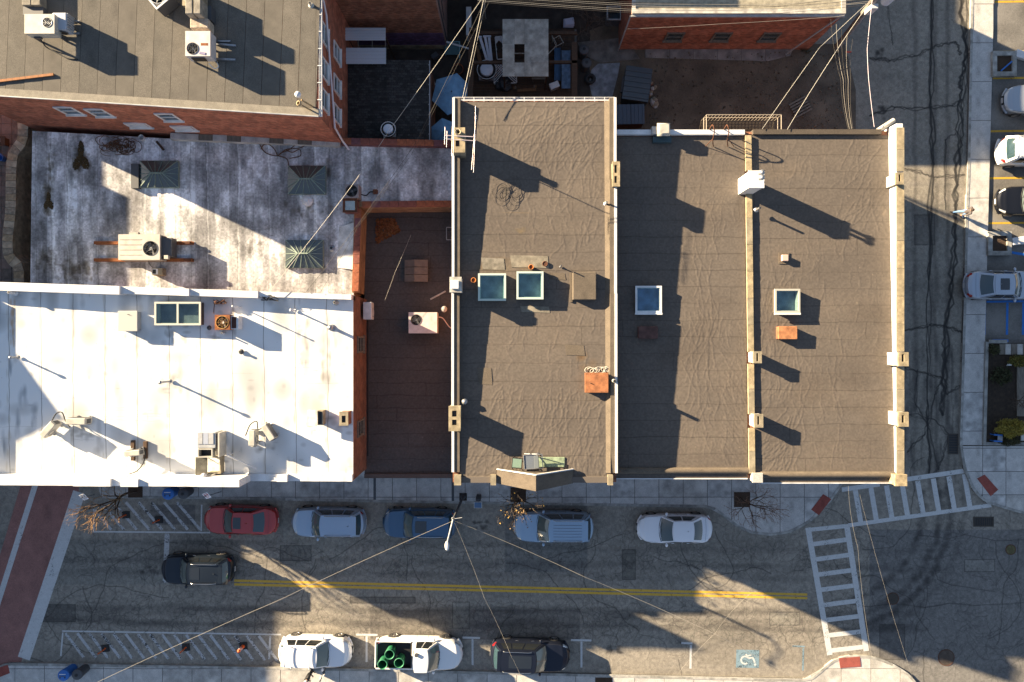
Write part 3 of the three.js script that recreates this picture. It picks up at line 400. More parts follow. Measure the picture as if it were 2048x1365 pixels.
const membrane = (w, d, seed, list, marks, k = 1) => mat(0.168 * k, 0.139 * k, 0.116 * k, 0.94, { map: membraneMap(w, d, seed, marks), bumpMap: wrinkles(w, d, seed + 50, list), bumpScale: 0.018 });
const felt = (a, b, c) => [a, a * 1, b, c];

// --- middle building: tall, stepped side parapets, pointed front parapet ---
const mid = { x0: X(905, 8.8), x1: X(1234, 8.8), z0: Z(197, 8.2), z1: Z(966, 8.75) };
mid.y = (z) => 8.0 + (z - mid.z0) / (mid.z1 - mid.z0) * 0.68;
{
  const b = thing('row_building', 'tall middle building with wrinkled brown roof and pointed front parapet', 'building', [0, 0, 0], 0, 'attached buildings on the main street'), { x0, x1, z0, z1, y } = mid;
  part('wall', slab([[x0, z0], [x1, z0], [x1, z1], [x0, z1]], (x, z) => y(z) - 0.05, 7.95), M.brickBrown, b);
  const m = membrane(x1 - x0, z1 - z0, 101, [[0.45, 0, 0.95, 0.16, 60, 2.2, 1.6, 0.95], [0.1, 0.02, 0.9, 0.25, 90, 1.7, 1.0, 0.7], [0.2, 0.1, 0.95, 0.38, 90, 1.5, 1.0, 0.6], [0.1, 0.55, 0.95, 0.8, 90, 1.7, 0.7, 0.55], [0.25, 0.75, 0.95, 0.97, 160, 1.9, 1.0, 0.9], [0.05, 0.88, 0.35, 1, 40, 2.2, 1.2, 0.9], [0.6, 0.92, 0.98, 1, 60, 1.4, 0.8, 1], [0, 0, 1, 1, 120, 0, 0.6, 0.25]], [[0.3, 0.435, 0.25, 0.03, '238,225,190', 0.9], [0.46, 0.44, 0.12, 0.03, '238,225,190', 0.9], [0.42, 0.345, 0.06, 0.014, '238,222,180', 0.9], [0.4, 0.3, 0.2, 0.004, '236,222,190', 0.6], [0.82, 0.69, 0.1, 0.04, '215,170,110', 0.55]]);
  strips(b, x0 + 0.36, x1 - 0.32, z0 + 0.12, z1 - 0.02, (x, z) => y(z), 'z', 0.98, m, roofUv(x0, x1, z0, z1), 3);
  // stepped party walls; each level between two chimneys
  const zs = [z0, Z(283, 8.2), Z(570, 8.4), Z(838, 8.6), z1 - 0.55], rise = [0.25, 0.3, 0.32, 0.1];
  for (let i = 0; i < 4; i++) { const t = y(zs[i + 1]) + rise[i]; part('parapet', box(x0 + 0.002, x0 + 0.36, 7.4, t, zs[i], zs[i + 1]), M.membraneCoat, b); part('parapet_edge', box(x0 - 0.05, x0 + 0.08, t + 0.002, t + 0.05, zs[i] + 0.004, zs[i + 1] - 0.004), M.white, b); }
  const ze = [z0, Z(360, 8.3), Z(588, 8.4), Z(765, 8.6), z1 - 0.5], re = [0.19, 0.15, 0.12, 0.1];
  for (let i = 0; i < 4; i++) { const t = y(ze[i + 1]) + re[i]; part('parapet', box(x1 - 0.32, x1 - 0.002, 7.2, t, ze[i], ze[i + 1]), M.membraneCoat, b); part('parapet_edge', box(x1 - 0.09, x1 + 0.04, t + 0.002, t + 0.04, ze[i] + 0.004, ze[i + 1] - 0.004), M.white, b); }
  part('fillet', slab([[x1 - 0.55, z0 + 0.1], [x1 - 0.325, z0 + 0.1], [x1 - 0.325, z1 - 0.5], [x1 - 0.55, z1 - 0.5]], (x, z) => y(z) + (x > x1 - 0.4 ? 0.14 : 0.012), 0.05), M.membraneCoat, b);
  // white gutter with straps along the north eave
  const gy = y(z0) + 0.02; part('gutter', merge([box(x0, x1, gy - 0.16, gy - 0.14, z0 - 0.14, z0), box(x0, x1, gy - 0.14, gy, z0 - 0.14, z0 - 0.12), box(x0, x1, gy - 0.02, gy + 0.02, z0 + 0.001, z0 + 0.06)]), M.white, b);
  for (let i = 1; i < 16; i++) part('gutter_strap', box(lerp(x0, x1, i / 16) - 0.02, lerp(x0, x1, i / 16) + 0.02, gy, gy + 0.012, z0 - 0.12, z0 + 0.1), M.white, b);
  // front: low parapet, piers and the two slopes of the pediment
  const fy = y(z1); for (const [a, c] of [[908, 922], [981, 992], [1216, 1226]]) part('pier', box(X(a, 8.9), X(c, 8.9), 7.6, 8.93, z1 - 0.42, z1 + 0.1), M.tanB, b);
  part('front_roll', box(x0 + 0.37, x1 - 0.33, fy - 0.1, fy + 0.1, z1 - 0.3, z1), m, b);
  const px = X(1071, 9.1), pl = X(994, 8.9), pr = X(1147, 8.9), zb = Z(941, 8.95), ped = (a, c, n) => { const g = new THREE.BufferGeometry(), q = (x, y2, z) => [x, y2, z], yA = 8.76, yP = 9.72, zf = z1 + 0.04, A = q(a, yA, zb), B = q(c, yP, zb + 0.12), Cc = q(c, yP - 0.02, zf + 0.2), D = q(a, yA - 0.02, zf), lo = 8.2; const A2 = [A[0], lo, A[2]], B2 = [B[0], lo, B[2]], C2 = [Cc[0], lo, Cc[2]], D2 = [D[0], lo, D[2]]; const v = []; const quad = (p, r, s, t) => v.push(...p, ...r, ...s, ...p, ...s, ...t); if (a < c) { quad(A, D, Cc, B); quad(D, D2, C2, Cc); quad(A, B, B2, A2); quad(B, Cc, C2, B2); quad(A, A2, D2, D); } else { quad(A, B, Cc, D); quad(D, Cc, C2, D2); quad(A, A2, B2, B); quad(B, B2, C2, Cc); quad(A, D, D2, A2); } g.setAttribute('position', new THREE.Float32BufferAttribute(v, 3)); g.computeVertexNormals(); part(n, uvm(g), M.membraneCoat, b); };
  ped(pl, px, 'pediment_slope'); ped(pr, px + 0.002, 'pediment_slope');
  part('pediment_back', merge([beam([pl, 8.8, zb - 0.03], [px, 9.74, zb + 0.09], 0.05, 0.1), beam([pr, 8.8, zb - 0.03], [px, 9.74, zb + 0.09], 0.05, 0.1)]), M.white, b);
  chimney(b, 903, 255, 930, 305, 9.35, 8.0, M.tanB, [[911, 281, 919, 293]], M.tan, 'tall two-flue chimney with television antenna'); chimney(b, 899, 554, 923, 585, 9.55, 8.2, M.offWhite, [], M.offWhite, 'chimney with white sealed cap'); chimney(b, 897, 813, 921, 863, 9.6, 8.4, M.tanB, [[904, 822, 913, 834], [904, 840, 913, 851]], M.tan); chimney(b, 1225, 323, 1240, 373, 8.85, 8.1, M.tanB, [[1229, 330, 1234, 346], [1229, 352, 1234, 366]], M.tanC);
  { const o = sub(b, 'flue_pot', at(917, 268, 9.35)); part('pot', lathe([[0.16, 0], [0.14, 0.28], [0.17, 0.3], [0.17, 0.36], [0.1, 0.36], [0.1, 0.1]], 16), M.tanB, o); }
  { const o = sub(b, 'white_cap_sheet', at(910, 570, 9.55)); part('sheet', rbox(0.42, 0.1, 0.45, 0.04), M.white, o); }
  skylight(b, 956, 547, 1012, 602, 8.75, y(Z(575, 8.4)), M.frameGreen, M.pane, 'pale framed square skylight nearest the west parapet'); skylight(b, 1033, 543, 1087, 599, 8.78, y(Z(572, 8.4)), M.frameGreen, M.pane, 'pale framed square skylight in the roof centre');
  { const r = rectAt(1146, 544, 1193, 600, 8.75), o = sub(b, 'covered_hatch', [r.x, y(r.z), r.z]); part('hatch_box', rbox(r.w, 0.4, r.d, 0.04), M.membraneCoat, o); part('hatch_lip', box(-r.w / 2 - 0.12, -r.w / 2, 0.015, 0.1, -r.d / 2, r.d / 2 + 0.1), M.membraneCoat, o); }
  { const r = rectAt(1170, 746, 1217, 786, 8.85), o = sub(b, 'roof_hatch', [r.x, y(r.z), r.z]); o.userData.label = 'orange metal roof hatch'; part('hatch_kerb', box(-r.w / 2 + 0.04, r.w / 2 - 0.04, 0, 0.28, -r.d / 2 + 0.04, r.d / 2 - 0.04), M.rust, o); part('lid', rbox(r.w, 0.09, r.d, 0.015, 0.32), rough(0.44, 0.17, 0.07, tBlotch, 0.8), o); part('handle', tube([[-0.35, 0.36, 0.02], [-0.33, 0.41, 0.02], [-0.27, 0.41, 0.04], [-0.25, 0.36, 0.04]], 0.014), M.black, o); }
  const post = sub(b, 'clay_vent', at(948, 562, 8.35)); part('pipe', cyl(0.1, 0.1, 0.35, 0.17, 0, 0, 14), M.rust, post); part('mouth', lathe([[0.1, 0.3], [0.14, 0.34], [0.14, 0.4], [0.1, 0.4], [0.09, 0.2]], 14), M.orange.clone(), post); M.orangeClay = rough(0.5, 0.17, 0.04, tBlotch, 1); post.children[1].material = M.orangeClay; const p2 = post.clone(); p2.position.set(...at(1062, 536, 8.35)); b.add(p2);
  for (const [a, c, d, e, m] of [[962, 515, 1010, 540, 0], [1020, 510, 1098, 536, 1], [1096, 545, 1132, 560, 2], [1040, 612, 1100, 626, 1], [1130, 690, 1170, 712, 2], [955, 735, 985, 770, 2]]) { const q = rectAt(a, c, d, e, 8.4); part('roof_patch', slab([[q.x - q.w / 2, q.z - q.d / 2], [q.x + q.w / 2 - 0.06, q.z - q.d / 2 + 0.05], [q.x + q.w / 2, q.z + q.d / 2], [q.x - q.w / 2 + 0.08, q.z + q.d / 2 - 0.04]], (x, z) => y(z) + 0.022, 0.02), [rough(0.24, 0.215, 0.175, tBlotch, 0.9), rough(0.26, 0.23, 0.18, tBlotch, 0.7), M.membraneCoat][m], b); }
  pipe(b, 1121, 534, 8.35, 0.75, 0.03, M.galvanised, false); pipe(b, 1211, 408, 8.2, 0.5, 0.05, M.white, false); pipe(b, 1225, 761, 8.4, 0.75, 0.09, M.cream, false); pipe(b, 930, 803, 8.5, 0.22, 0.09, M.galvanised, true); part('drain_grille', merge([ring(0.13, 0.02, 0.02), cyl(0.11, 0.11, 0.01, 0.01)]), M.rustDark, b, at(1090, 528, 8.36));
  settle(b);
}
// --- east building (dark half-shaded roof) and corner building ---
const eas = { x0: mid.x1, x1: X(1508, 7.8), z0: Z(262, 7.3), z1: Z(957, 7.8) }; eas.y = (z) => 7.2 + (z - eas.z0) / (eas.z1 - eas.z0) * 0.6;
const cor = { x0: eas.x1, x1: X(1808, 8.1), z0: Z(262, 7.4), z1: Z(966, 7.9) }; cor.y = (z) => 7.25 + (z - cor.z0) / (cor.z1 - cor.z0) * 0.62;
{
  const { x0, x1, z0, z1, y } = eas, b = thing('row_building', 'brown-roofed building with white north coping between the middle and corner buildings', 'building', [0, 0, 0], 0, 'attached buildings on the main street');
  part('wall', slab([[x0 + 0.01, z0], [x1, z0], [x1, z1], [x0 + 0.01, z1]], (x, z) => y(z) - 0.05, 7.15), M.brickBrown, b);
  const m = membrane(x1 - x0, z1 - z0, 202, [[0.3, 0, 1, 0.3, 50, 1.6, 1.6, 0.5], [0.45, 0.15, 0.75, 0.7, 26, 1.57, 3.2, 0.8], [0.4, 0.5, 0.95, 0.9, 90, 1.6, 1, 0.6], [0.75, 0.55, 1, 0.97, 90, 2.25, 1, -1], [0.75, 0.7, 1, 0.98, 80, 0.95, 1.2, 0.9], [0, 0.8, 0.4, 0.97, 60, 2.2, 0.9, 0.7], [0, 0, 1, 1, 80, 0, 0.6, 0.2]].map((l) => l[7] < 0 ? [...l.slice(0, 5), 0.9, l[6], 0.7] : l), [[0.5, 0.3, 0.02, 0.01, '250,245,230', 0.9], [0.6, 0.6, 0.4, 0.12, '170,166,162', 0.5], [0.7, 0.2, 0.3, 0.08, '230,224,214', 0.5]], 1.0);
  strips(b, x0 + 0.02, x1 - 0.32, z0 + 0.28, z1 - 0.02, (x, z) => y(z), 'z', 0.98, m, roofUv(x0, x1, z0, z1), 5);
  part('north_coping', box(x0 + 0.05, x1 - 0.34, 6.9, y(z0) + 0.2, z0 - 0.04, z0 + 0.22), M.white, b);
  part('front_roll', uvm(new THREE.CylinderGeometry(0.17, 0.17, x1 - x0 - 0.36, 14).rotateZ(PI / 2).translate((x0 + x1) / 2 - 0.14, y(z1) + 0.02, z1 - 0.4)), M.membraneCoat, b); part('front_edge', box(x0 + 0.05, x1 - 0.34, y(z1) - 0.3, y(z1) + 0.03, z1 + 0.002, z1 + 0.05), M.white, b);
  // party wall with tan coping stones, shared with the corner building
  for (const [a, c] of [[268, 340], [382, 704], [728, 828], [856, 945]]) { const za = Z(a, 7.6), zc = Z(c, 7.6), n = Math.max(1, Math.round((zc - za) / 1.35)); part('party_wall', slab([[x1 - 0.28, za], [x1 - 0.02, za], [x1 - 0.02, zc], [x1 - 0.28, zc]], (x, z) => y(z) + 0.12, 0.8), M.stone, b); for (let i = 0; i < n; i++) { const p = lerp(za, zc, i / n) + 0.008, q = lerp(za, zc, (i + 1) / n) - 0.008; part('coping_stone', slab([[x1 - 0.31, p], [x1 + 0.01, p], [x1 + 0.01, q], [x1 - 0.31, q]], (x, z) => y(z) + 0.2 + (i % 2) * 0.005, 0.078), [M.tan, M.tanB, M.tanC][(i * 5 + 2) % 3], b); } }
  chimney(b, 1498, 341, 1529, 376, 9.05, 7.3, M.white, [], M.white, 'tall white-painted chimney with grey flue hoods'); chimney(b, 1507, 703, 1524, 727, 8.4, 7.5, M.offWhite, [[1513, 707, 1517, 723]], M.tanB); chimney(b, 1509, 829, 1527, 856, 8.5, 7.6, M.offWhite, [[1515, 833, 1519, 850]], M.tanB); chimney(b, 1506, 947, 1526, 966, 8.25, 7.6, M.concreteD, [], M.concrete, 'grey stone corner pier cap');
  for (const k of [348, 358]) { const o = sub(b, 'flue_hood', at(1520, k, 9.15)); part('hood', lathe([[0.08, 0], [0.08, 0.25], [0.14, 0.27], [0.14, 0.36], [0.001, 0.42]], 12), M.galvanised, o); }
  { const r = rectAt(1316, 246, 1342, 268, 7.95), o = sub(b, 'chimney', [r.x, 7.2, r.z]); o.userData.label = 'pale square chimney cap on the white north wall'; part('stack', box(-r.w / 2 + 0.04, r.w / 2 - 0.04, -0.4, 0.55, -r.d / 2 + 0.04, r.d / 2 - 0.04), M.offWhite, o); part('chimney_cap', new THREE.CylinderGeometry(r.w * 0.5, r.w * 0.71, 0.2, 4).rotateY(PI / 4).translate(0, 0.65, 0), M.cream, o); part('flashing', box(-r.w / 2 - 0.15, r.w / 2 + 0.15, 0, 0.25, r.d / 2 - 0.02, r.d / 2 + 0.3), mat(0.03, 0.06, 0.07, 0.5), o); part('side_duct', box(-r.w / 2 - 0.25, -r.w / 2 + 0.03, 0.1, 0.45, -0.2, 0.2), M.greyLight, o); }
  skylight(b, 1271, 572, 1324, 626, 7.85, y(Z(600, 7.6)), M.white, M.paneBlue, 'white framed skylight with blue glass', 1, true);
  { const r = rectAt(1277, 653, 1316, 678, 7.9), o = sub(b, 'brick_curb', [r.x, y(r.z), r.z]); o.userData.label = 'low brown box with cracked top'; part('box_body', rbox(r.w - 0.04, 0.3, r.d - 0.04, 0.02), M.terracottaB, o); part('lid', rbox(r.w, 0.06, r.d, 0.02, 0.32), rough(0.12, 0.06, 0.05, tBlotch, 0.9), o); }
  pipe(b, 1513, 420, 7.7, 0.55, 0.06, M.galvanised, false);
  settle(b);
}
{
  const { x0, x1, z0, z1, y } = cor, b = thing('row_building', 'corner building with brown roof and long white-faced east parapet', 'building', [0, 0, 0], 0, 'attached buildings on the main street');
  part('wall', slab([[x0 + 0.002, z0], [x1, z0 - 0.05], [x1, z1], [x0 + 0.002, z1]], (x, z) => y(z) - 0.05, 7.2), M.brickBrown, b);
  const m = membrane(x1 - x0, z1 - z0, 303, [[0, 0, 1, 0.3, 60, 1.65, 1.2, 0.45], [0.7, 0, 0.98, 0.25, 26, 2.1, 1.8, 0.8], [0.05, 0.3, 0.9, 0.7, 80, 1.6, 1, 0.45], [0.02, 0.4, 0.3, 0.98, 110, 1.9, 0.9, 0.75], [0.25, 0.55, 0.6, 0.9, 50, 1.55, 1.2, 0.6], [0.02, 0.88, 0.25, 1, 50, 2.3, 1, 0.9], [0, 0, 1, 1, 90, 0, 0.5, 0.2]], [[0.93, 0.23, 0.05, 0.02, '255,250,240', 1], [0.5, 0.75, 0.5, 0.08, '165,160,156', 0.5], [0.35, 0.12, 0.4, 0.06, '232,226,216', 0.5], [0.8, 0.5, 0.3, 0.1, '170,166,162', 0.4]], 0.96);
  strips(b, x0 + 0.02, x1 - 0.36, z0 + 0.2, z1 - 0.02, (x, z) => y(z), 'z', 0.98, m, roofUv(x0, x1, z0, z1), 7);
  part('north_parapet', box(x0 + 0.1, x1 - 0.8, 6.9, y(z0) + 0.18, z0 - 0.08, z0 + 0.18), M.membrane, b);
  part('east_parapet', slab([[x1 - 0.34, z0 - 0.2], [x1 - 0.01, z0 - 0.2], [x1 - 0.01, z1 - 0.3], [x1 - 0.34, z1 - 0.3]], 8.03, 1.2), M.white, b);
  const bars = [[255, 343], [370, 704], [734, 824], [854, 950]]; bars.forEach(([a, c], k) => coping(b, [x1 - 0.175, Z(a, 8.1)], [x1 - 0.175, Z(c, 8.1)], 0.4, 8.033, 0.075, Math.max(1, Math.round(MS(c - a, 8.1) / 1.5)), [M.tan, M.tanB, M.tanC]));
  chimney(b, 1792, 345, 1808, 369, 8.3, 7.5, M.offWhite, [[1798, 349, 1802, 363]], M.tan); chimney(b, 1797, 705, 1818, 733, 8.75, 7.5, M.offWhite, [[1804, 709, 1809, 724]], M.tan); chimney(b, 1797, 825, 1818, 854, 8.75, 7.6, M.offWhite, [[1804, 831, 1809, 846]], M.tan); chimney(b, 1791, 950, 1815, 973, 8.5, 7.6, M.tanC, [], M.tanC, 'tan stone corner pier cap');
  part('front_roll', uvm(new THREE.CylinderGeometry(0.17, 0.17, x1 - x0 - 0.75, 14).rotateZ(PI / 2).translate((x0 + x1) / 2 - 0.05, y(z1) + 0.02, z1 - 0.42)), M.membraneCoat, b); part('front_edge', box(x0 + 0.35, x1 - 0.5, y(z1) - 0.3, y(z1) + 0.03, z1 + 0.002, z1 + 0.05), M.white, b);
  skylight(b, 1550, 578, 1601, 626, 7.95, y(Z(600, 7.6)), mat(0.4, 0.38, 0.33, 0.6), M.pane, 'tan framed skylight with white lower edge', 1, true);
  { const r = rectAt(1557, 653, 1595, 679, 7.98), o = sub(b, 'brick_curb', [r.x, y(r.z), r.z]); o.userData.label = 'low orange box with marked top'; part('box_body', rbox(r.w - 0.04, 0.34, r.d - 0.04, 0.02), M.terracotta, o); part('lid', rbox(r.w, 0.06, r.d, 0.02, 0.36), rough(0.48, 0.2, 0.085, tBlotch, 0.9), o); }
  { const o = sub(b, 'roof_vent', at(1568, 517, 7.5)); part('base_flange', rbox(0.55, 0.03, 0.62, 0.01), M.membraneCoat, o); part('vent_box', rbox(0.34, 0.2, 0.34, 0.03, 0.13), mat(0.5, 0.36, 0.3, 0.6), o); }
  { const o = sub(b, 'roof_drain_pipe', at(1775, 250, 7.3)); part('pipe', bar([-0.5, 0, 0.3], [0.35, 0, -0.25], 0.13, 14), M.cream, o); }
  settle(b);
}
// --- white building ---
const whi = { x0: -29.45, x1: X(704, 6.7), zN: (x) => lerp(-3.2, -2.5, (x + 29.5) / 20.8), zS: (x) => lerp(7.55, 7.68, (x + 29.5) / 20.8), y: (x) => lerp(7.0, 6.45, (x + 29.5) / 20.8) };
{
  const { x0, x1, zN, zS, y } = whi, b = thing('white_roof_building', 'white-roofed building with stepped white parapets and rooftop units', 'building'), w = x1 - x0, d = 11.4, u = (x, z) => [(x - x0) / w, 1 - (z + 3.3) / d];
  part('wall', slab([[x0, zN(x0)], [x1, zN(x1)], [x1, zS(x1)], [x0, zS(x0)]], (x) => y(x) - 0.05, 6.4), M.brickDark, b);
  const cm = texture(canvas(1400, 760, (g, W, D) => {
    g.fillStyle = 'rgb(243,243,241)'; g.fillRect(0, 0, W, D); const r = rng(77), q = (px, py) => [(X(px, 6.75) - x0) / w * W, (Z(py, 6.75) + 3.3) / d * D];
    for (let i = 0; i < 90; i++) soft(g, r() * W, r() * D, 10 + r() * 60, 20 + r() * 90, '158,158,156', 0.4); for (let i = 0; i < 160; i++) soft(g, r() * W, r() * D, 3 + r() * 14, 4 + r() * 22, '120,118,114', 0.22); for (let i = 0; i < 30; i++) { g.strokeStyle = 'rgba(140,134,122,0.35)'; g.lineWidth = 1; const y = r() * D, x = r() * W; wobble(g, r, x, y, x + 60 + r() * 200, y + (r() - 0.5) * 8, 14, 4); } for (const [px, py] of [[340, 763], [250, 650], [445, 655], [110, 860], [160, 850], [275, 912], [430, 930], [525, 880], [640, 845], [690, 845], [355, 660]]) for (let k = 0; k < 9; k++) { const [x, y2] = q(px + (r() - 0.5) * 50, py + (r() - 0.3) * 34); soft(g, x, y2, 6 + r() * 16, 5 + r() * 12, '118,114,106', 0.3); }
    for (let i = 0; i < 11; i++) { const x = W * (0.1 + i * 0.083); g.strokeStyle = 'rgba(96,92,86,0.7)'; g.lineWidth = 2; wobble(g, r, x, 0, x + 6, D, 40, 3); for (let k = 0; k < 14; k++) soft(g, x + (r() - 0.5) * 12, r() * D, 3 + r() * 6, 12 + r() * 26, '175,165,145', 0.32); }
    for (const [px, py, a, c] of [[603, 690, 10, 60], [655, 700, 14, 70], [648, 735, 10, 40]]) for (let k = 0; k < 26; k++) { const [x, y2] = q(px + (r() - 0.5) * a * 2, py + (r() - 0.5) * c * 1.6); soft(g, x, y2, 4 + r() * 9, 8 + r() * 26, r() < 0.25 ? '120,110,98' : '165,160,152', 0.26); }
    for (const [px, py, a, c] of [[14, 880, 6, 40], [40, 860, 9, 70], [72, 830, 10, 40], [25, 730, 5, 30], [50, 790, 14, 30]]) for (let k = 0; k < 9; k++) { const [x, y2] = q(px + (r() - 0.5) * a, py + (r() - 0.5) * c); soft(g, x, y2, 5 + r() * 8, 14 + r() * 26, '150,155,160', 0.3); }
    for (let k = 0; k < 26; k++) { const [x, y2] = q(25 + r() * 9, 600 + r() * 105); soft(g, x, y2, 3 + r() * 5, 10 + r() * 16, '190,150,110', 0.35); }
    for (let i = 0; i < 90; i++) { g.fillStyle = `rgba(70,62,52,${0.3 + r() * 0.4})`; g.fillRect(r() * W, r() * D, 1.5, 1.5); }
  }), { wrap: false });
  M.whiteRoof = mat(0.77, 0.775, 0.78, 0.85, { map: cm, bumpMap: again(tBump, 16), bumpScale: 0.006 });
  const r = rng(4); let a = x0; while (a < x1 - 0.05) { const e = Math.min(x1, a + 1.9), s = a; part('roofing_strip', slab([[a, zN(a) + 0.1], [e, zN(e) + 0.1], [e, zS(e) - 0.1], [a, zS(a) - 0.1]], (x) => y(x) + (Math.abs(x - s) < 0.2 ? 0.01 : 0.002), 0.03, u), M.whiteRoof, b); a = e; }
  // north parapet steps down to the east
  for (const [p0, p1, h, t] of [[-60, 238, 7.5, 0.42], [240, 377, 7.28, 0.36], [378, 515, 7.12, 0.34], [517, 704, 6.92, 0.25]]) { const xa = Math.max(x0, X(p0, h)), xb = Math.min(x1, X(p1, h)); part('parapet', slab([[xa, zN(xa) - 0.03], [xb, zN(xb) - 0.03], [xb, zN(xb) + t], [xa, zN(xa) + t]], h, h - 6), M.white, b); }
  // south parapet with raised blocks
  for (const [p0, p1, h] of [[-60, 145, 8.1], [145, 220, 8.25], [220, 240, 8.1], [240, 275, 8.3], [275, 395, 8.15], [395, 478, 8.2], [478, 553, 6.66], [553, 574, 6.8], [574, 612, 6.6], [612, 704, 6.62]]) { const xa = Math.max(x0, X(p0, h)), xb = Math.min(x1, X(p1, h)); part('parapet', slab([[xa + 0.003, zS(xa) - 0.36], [xb, zS(xb) - 0.36], [xb, zS(xb) + 0.03], [xa + 0.003, zS(xa) + 0.03]], h, h - 6), M.white, b); }
  part('west_parapet', box(x0, x0 + 0.35, 6.2, 7.6, zN(x0) + 0.45, zS(x0) - 0.38), M.white, b);
  for (const z of [0.2, 5.0]) win(b, 'E', z, 4.0, 0.95, 1.5, x1, M.woodGrey, M.glass, 2);
  part('downpipe', bar([x1 + 0.08, 3.0, 6.9], [x1 + 0.08, 3.02, -1.6], 0.05, 8), M.black, b);
  skylight(b, 308, 604, 401, 651, 7.15, y(X(355, 6.8)), mat(0.42, 0.42, 0.36, 0.6), M.paneGreen, 'double skylight with grey-green glass', 2);
  chimney(b, 678, 824, 696, 852, 7.35, 6.4, M.brickDark, [[683, 832, 691, 846]], M.tanB, 'small brick chimney at the east edge');
  { const q = rectAt(234, 622, 273, 663, 7.3), o = sub(b, 'roof_hatch', [q.x, y(q.x), q.z]); o.userData.label = 'grey square roof hatch'; part('hatch_kerb', box(-q.w / 2 + 0.05, q.w / 2 - 0.05, 0, 0.4, -q.d / 2 + 0.05, q.d / 2 - 0.05), M.greyLight, o); part('lid', rbox(q.w, 0.08, q.d, 0.02, 0.44), mat(0.4, 0.39, 0.36, 0.5), o); part('handle', tube([[-0.02, 0.48, -0.36], [0.06, 0.53, -0.36], [0.12, 0.48, -0.33]], 0.012), M.black, o); }
  pipe(b, 340, 763, 6.78, 1.05, 0.055, M.galvanised); pipe(b, 30, 586, 7.0, 0.5, 0.08, M.white, false); pipe(b, 36, 715, 7.0, 0.55, 0.05, M.galvanised); pipe(b, 664, 656, 6.5, 0.35, 0.09, M.galvanised); pipe(b, 672, 606, 6.5, 0.4, 0.07, M.cream, false); pipe(b, 480, 615, 6.7, 1.0, 0.03, M.white); pipe(b, 590, 622, 6.6, 0.7, 0.045, M.white); pipe(b, 447, 667, 6.7, 0.3, 0.04, M.white, false); pipe(b, 418, 656, 6.72, 0.15, 0.06, M.darkGrey, false); pipe(b, 482, 704, 6.68, 0.16, 0.07, M.darkGrey, false);
  settle(b);
}
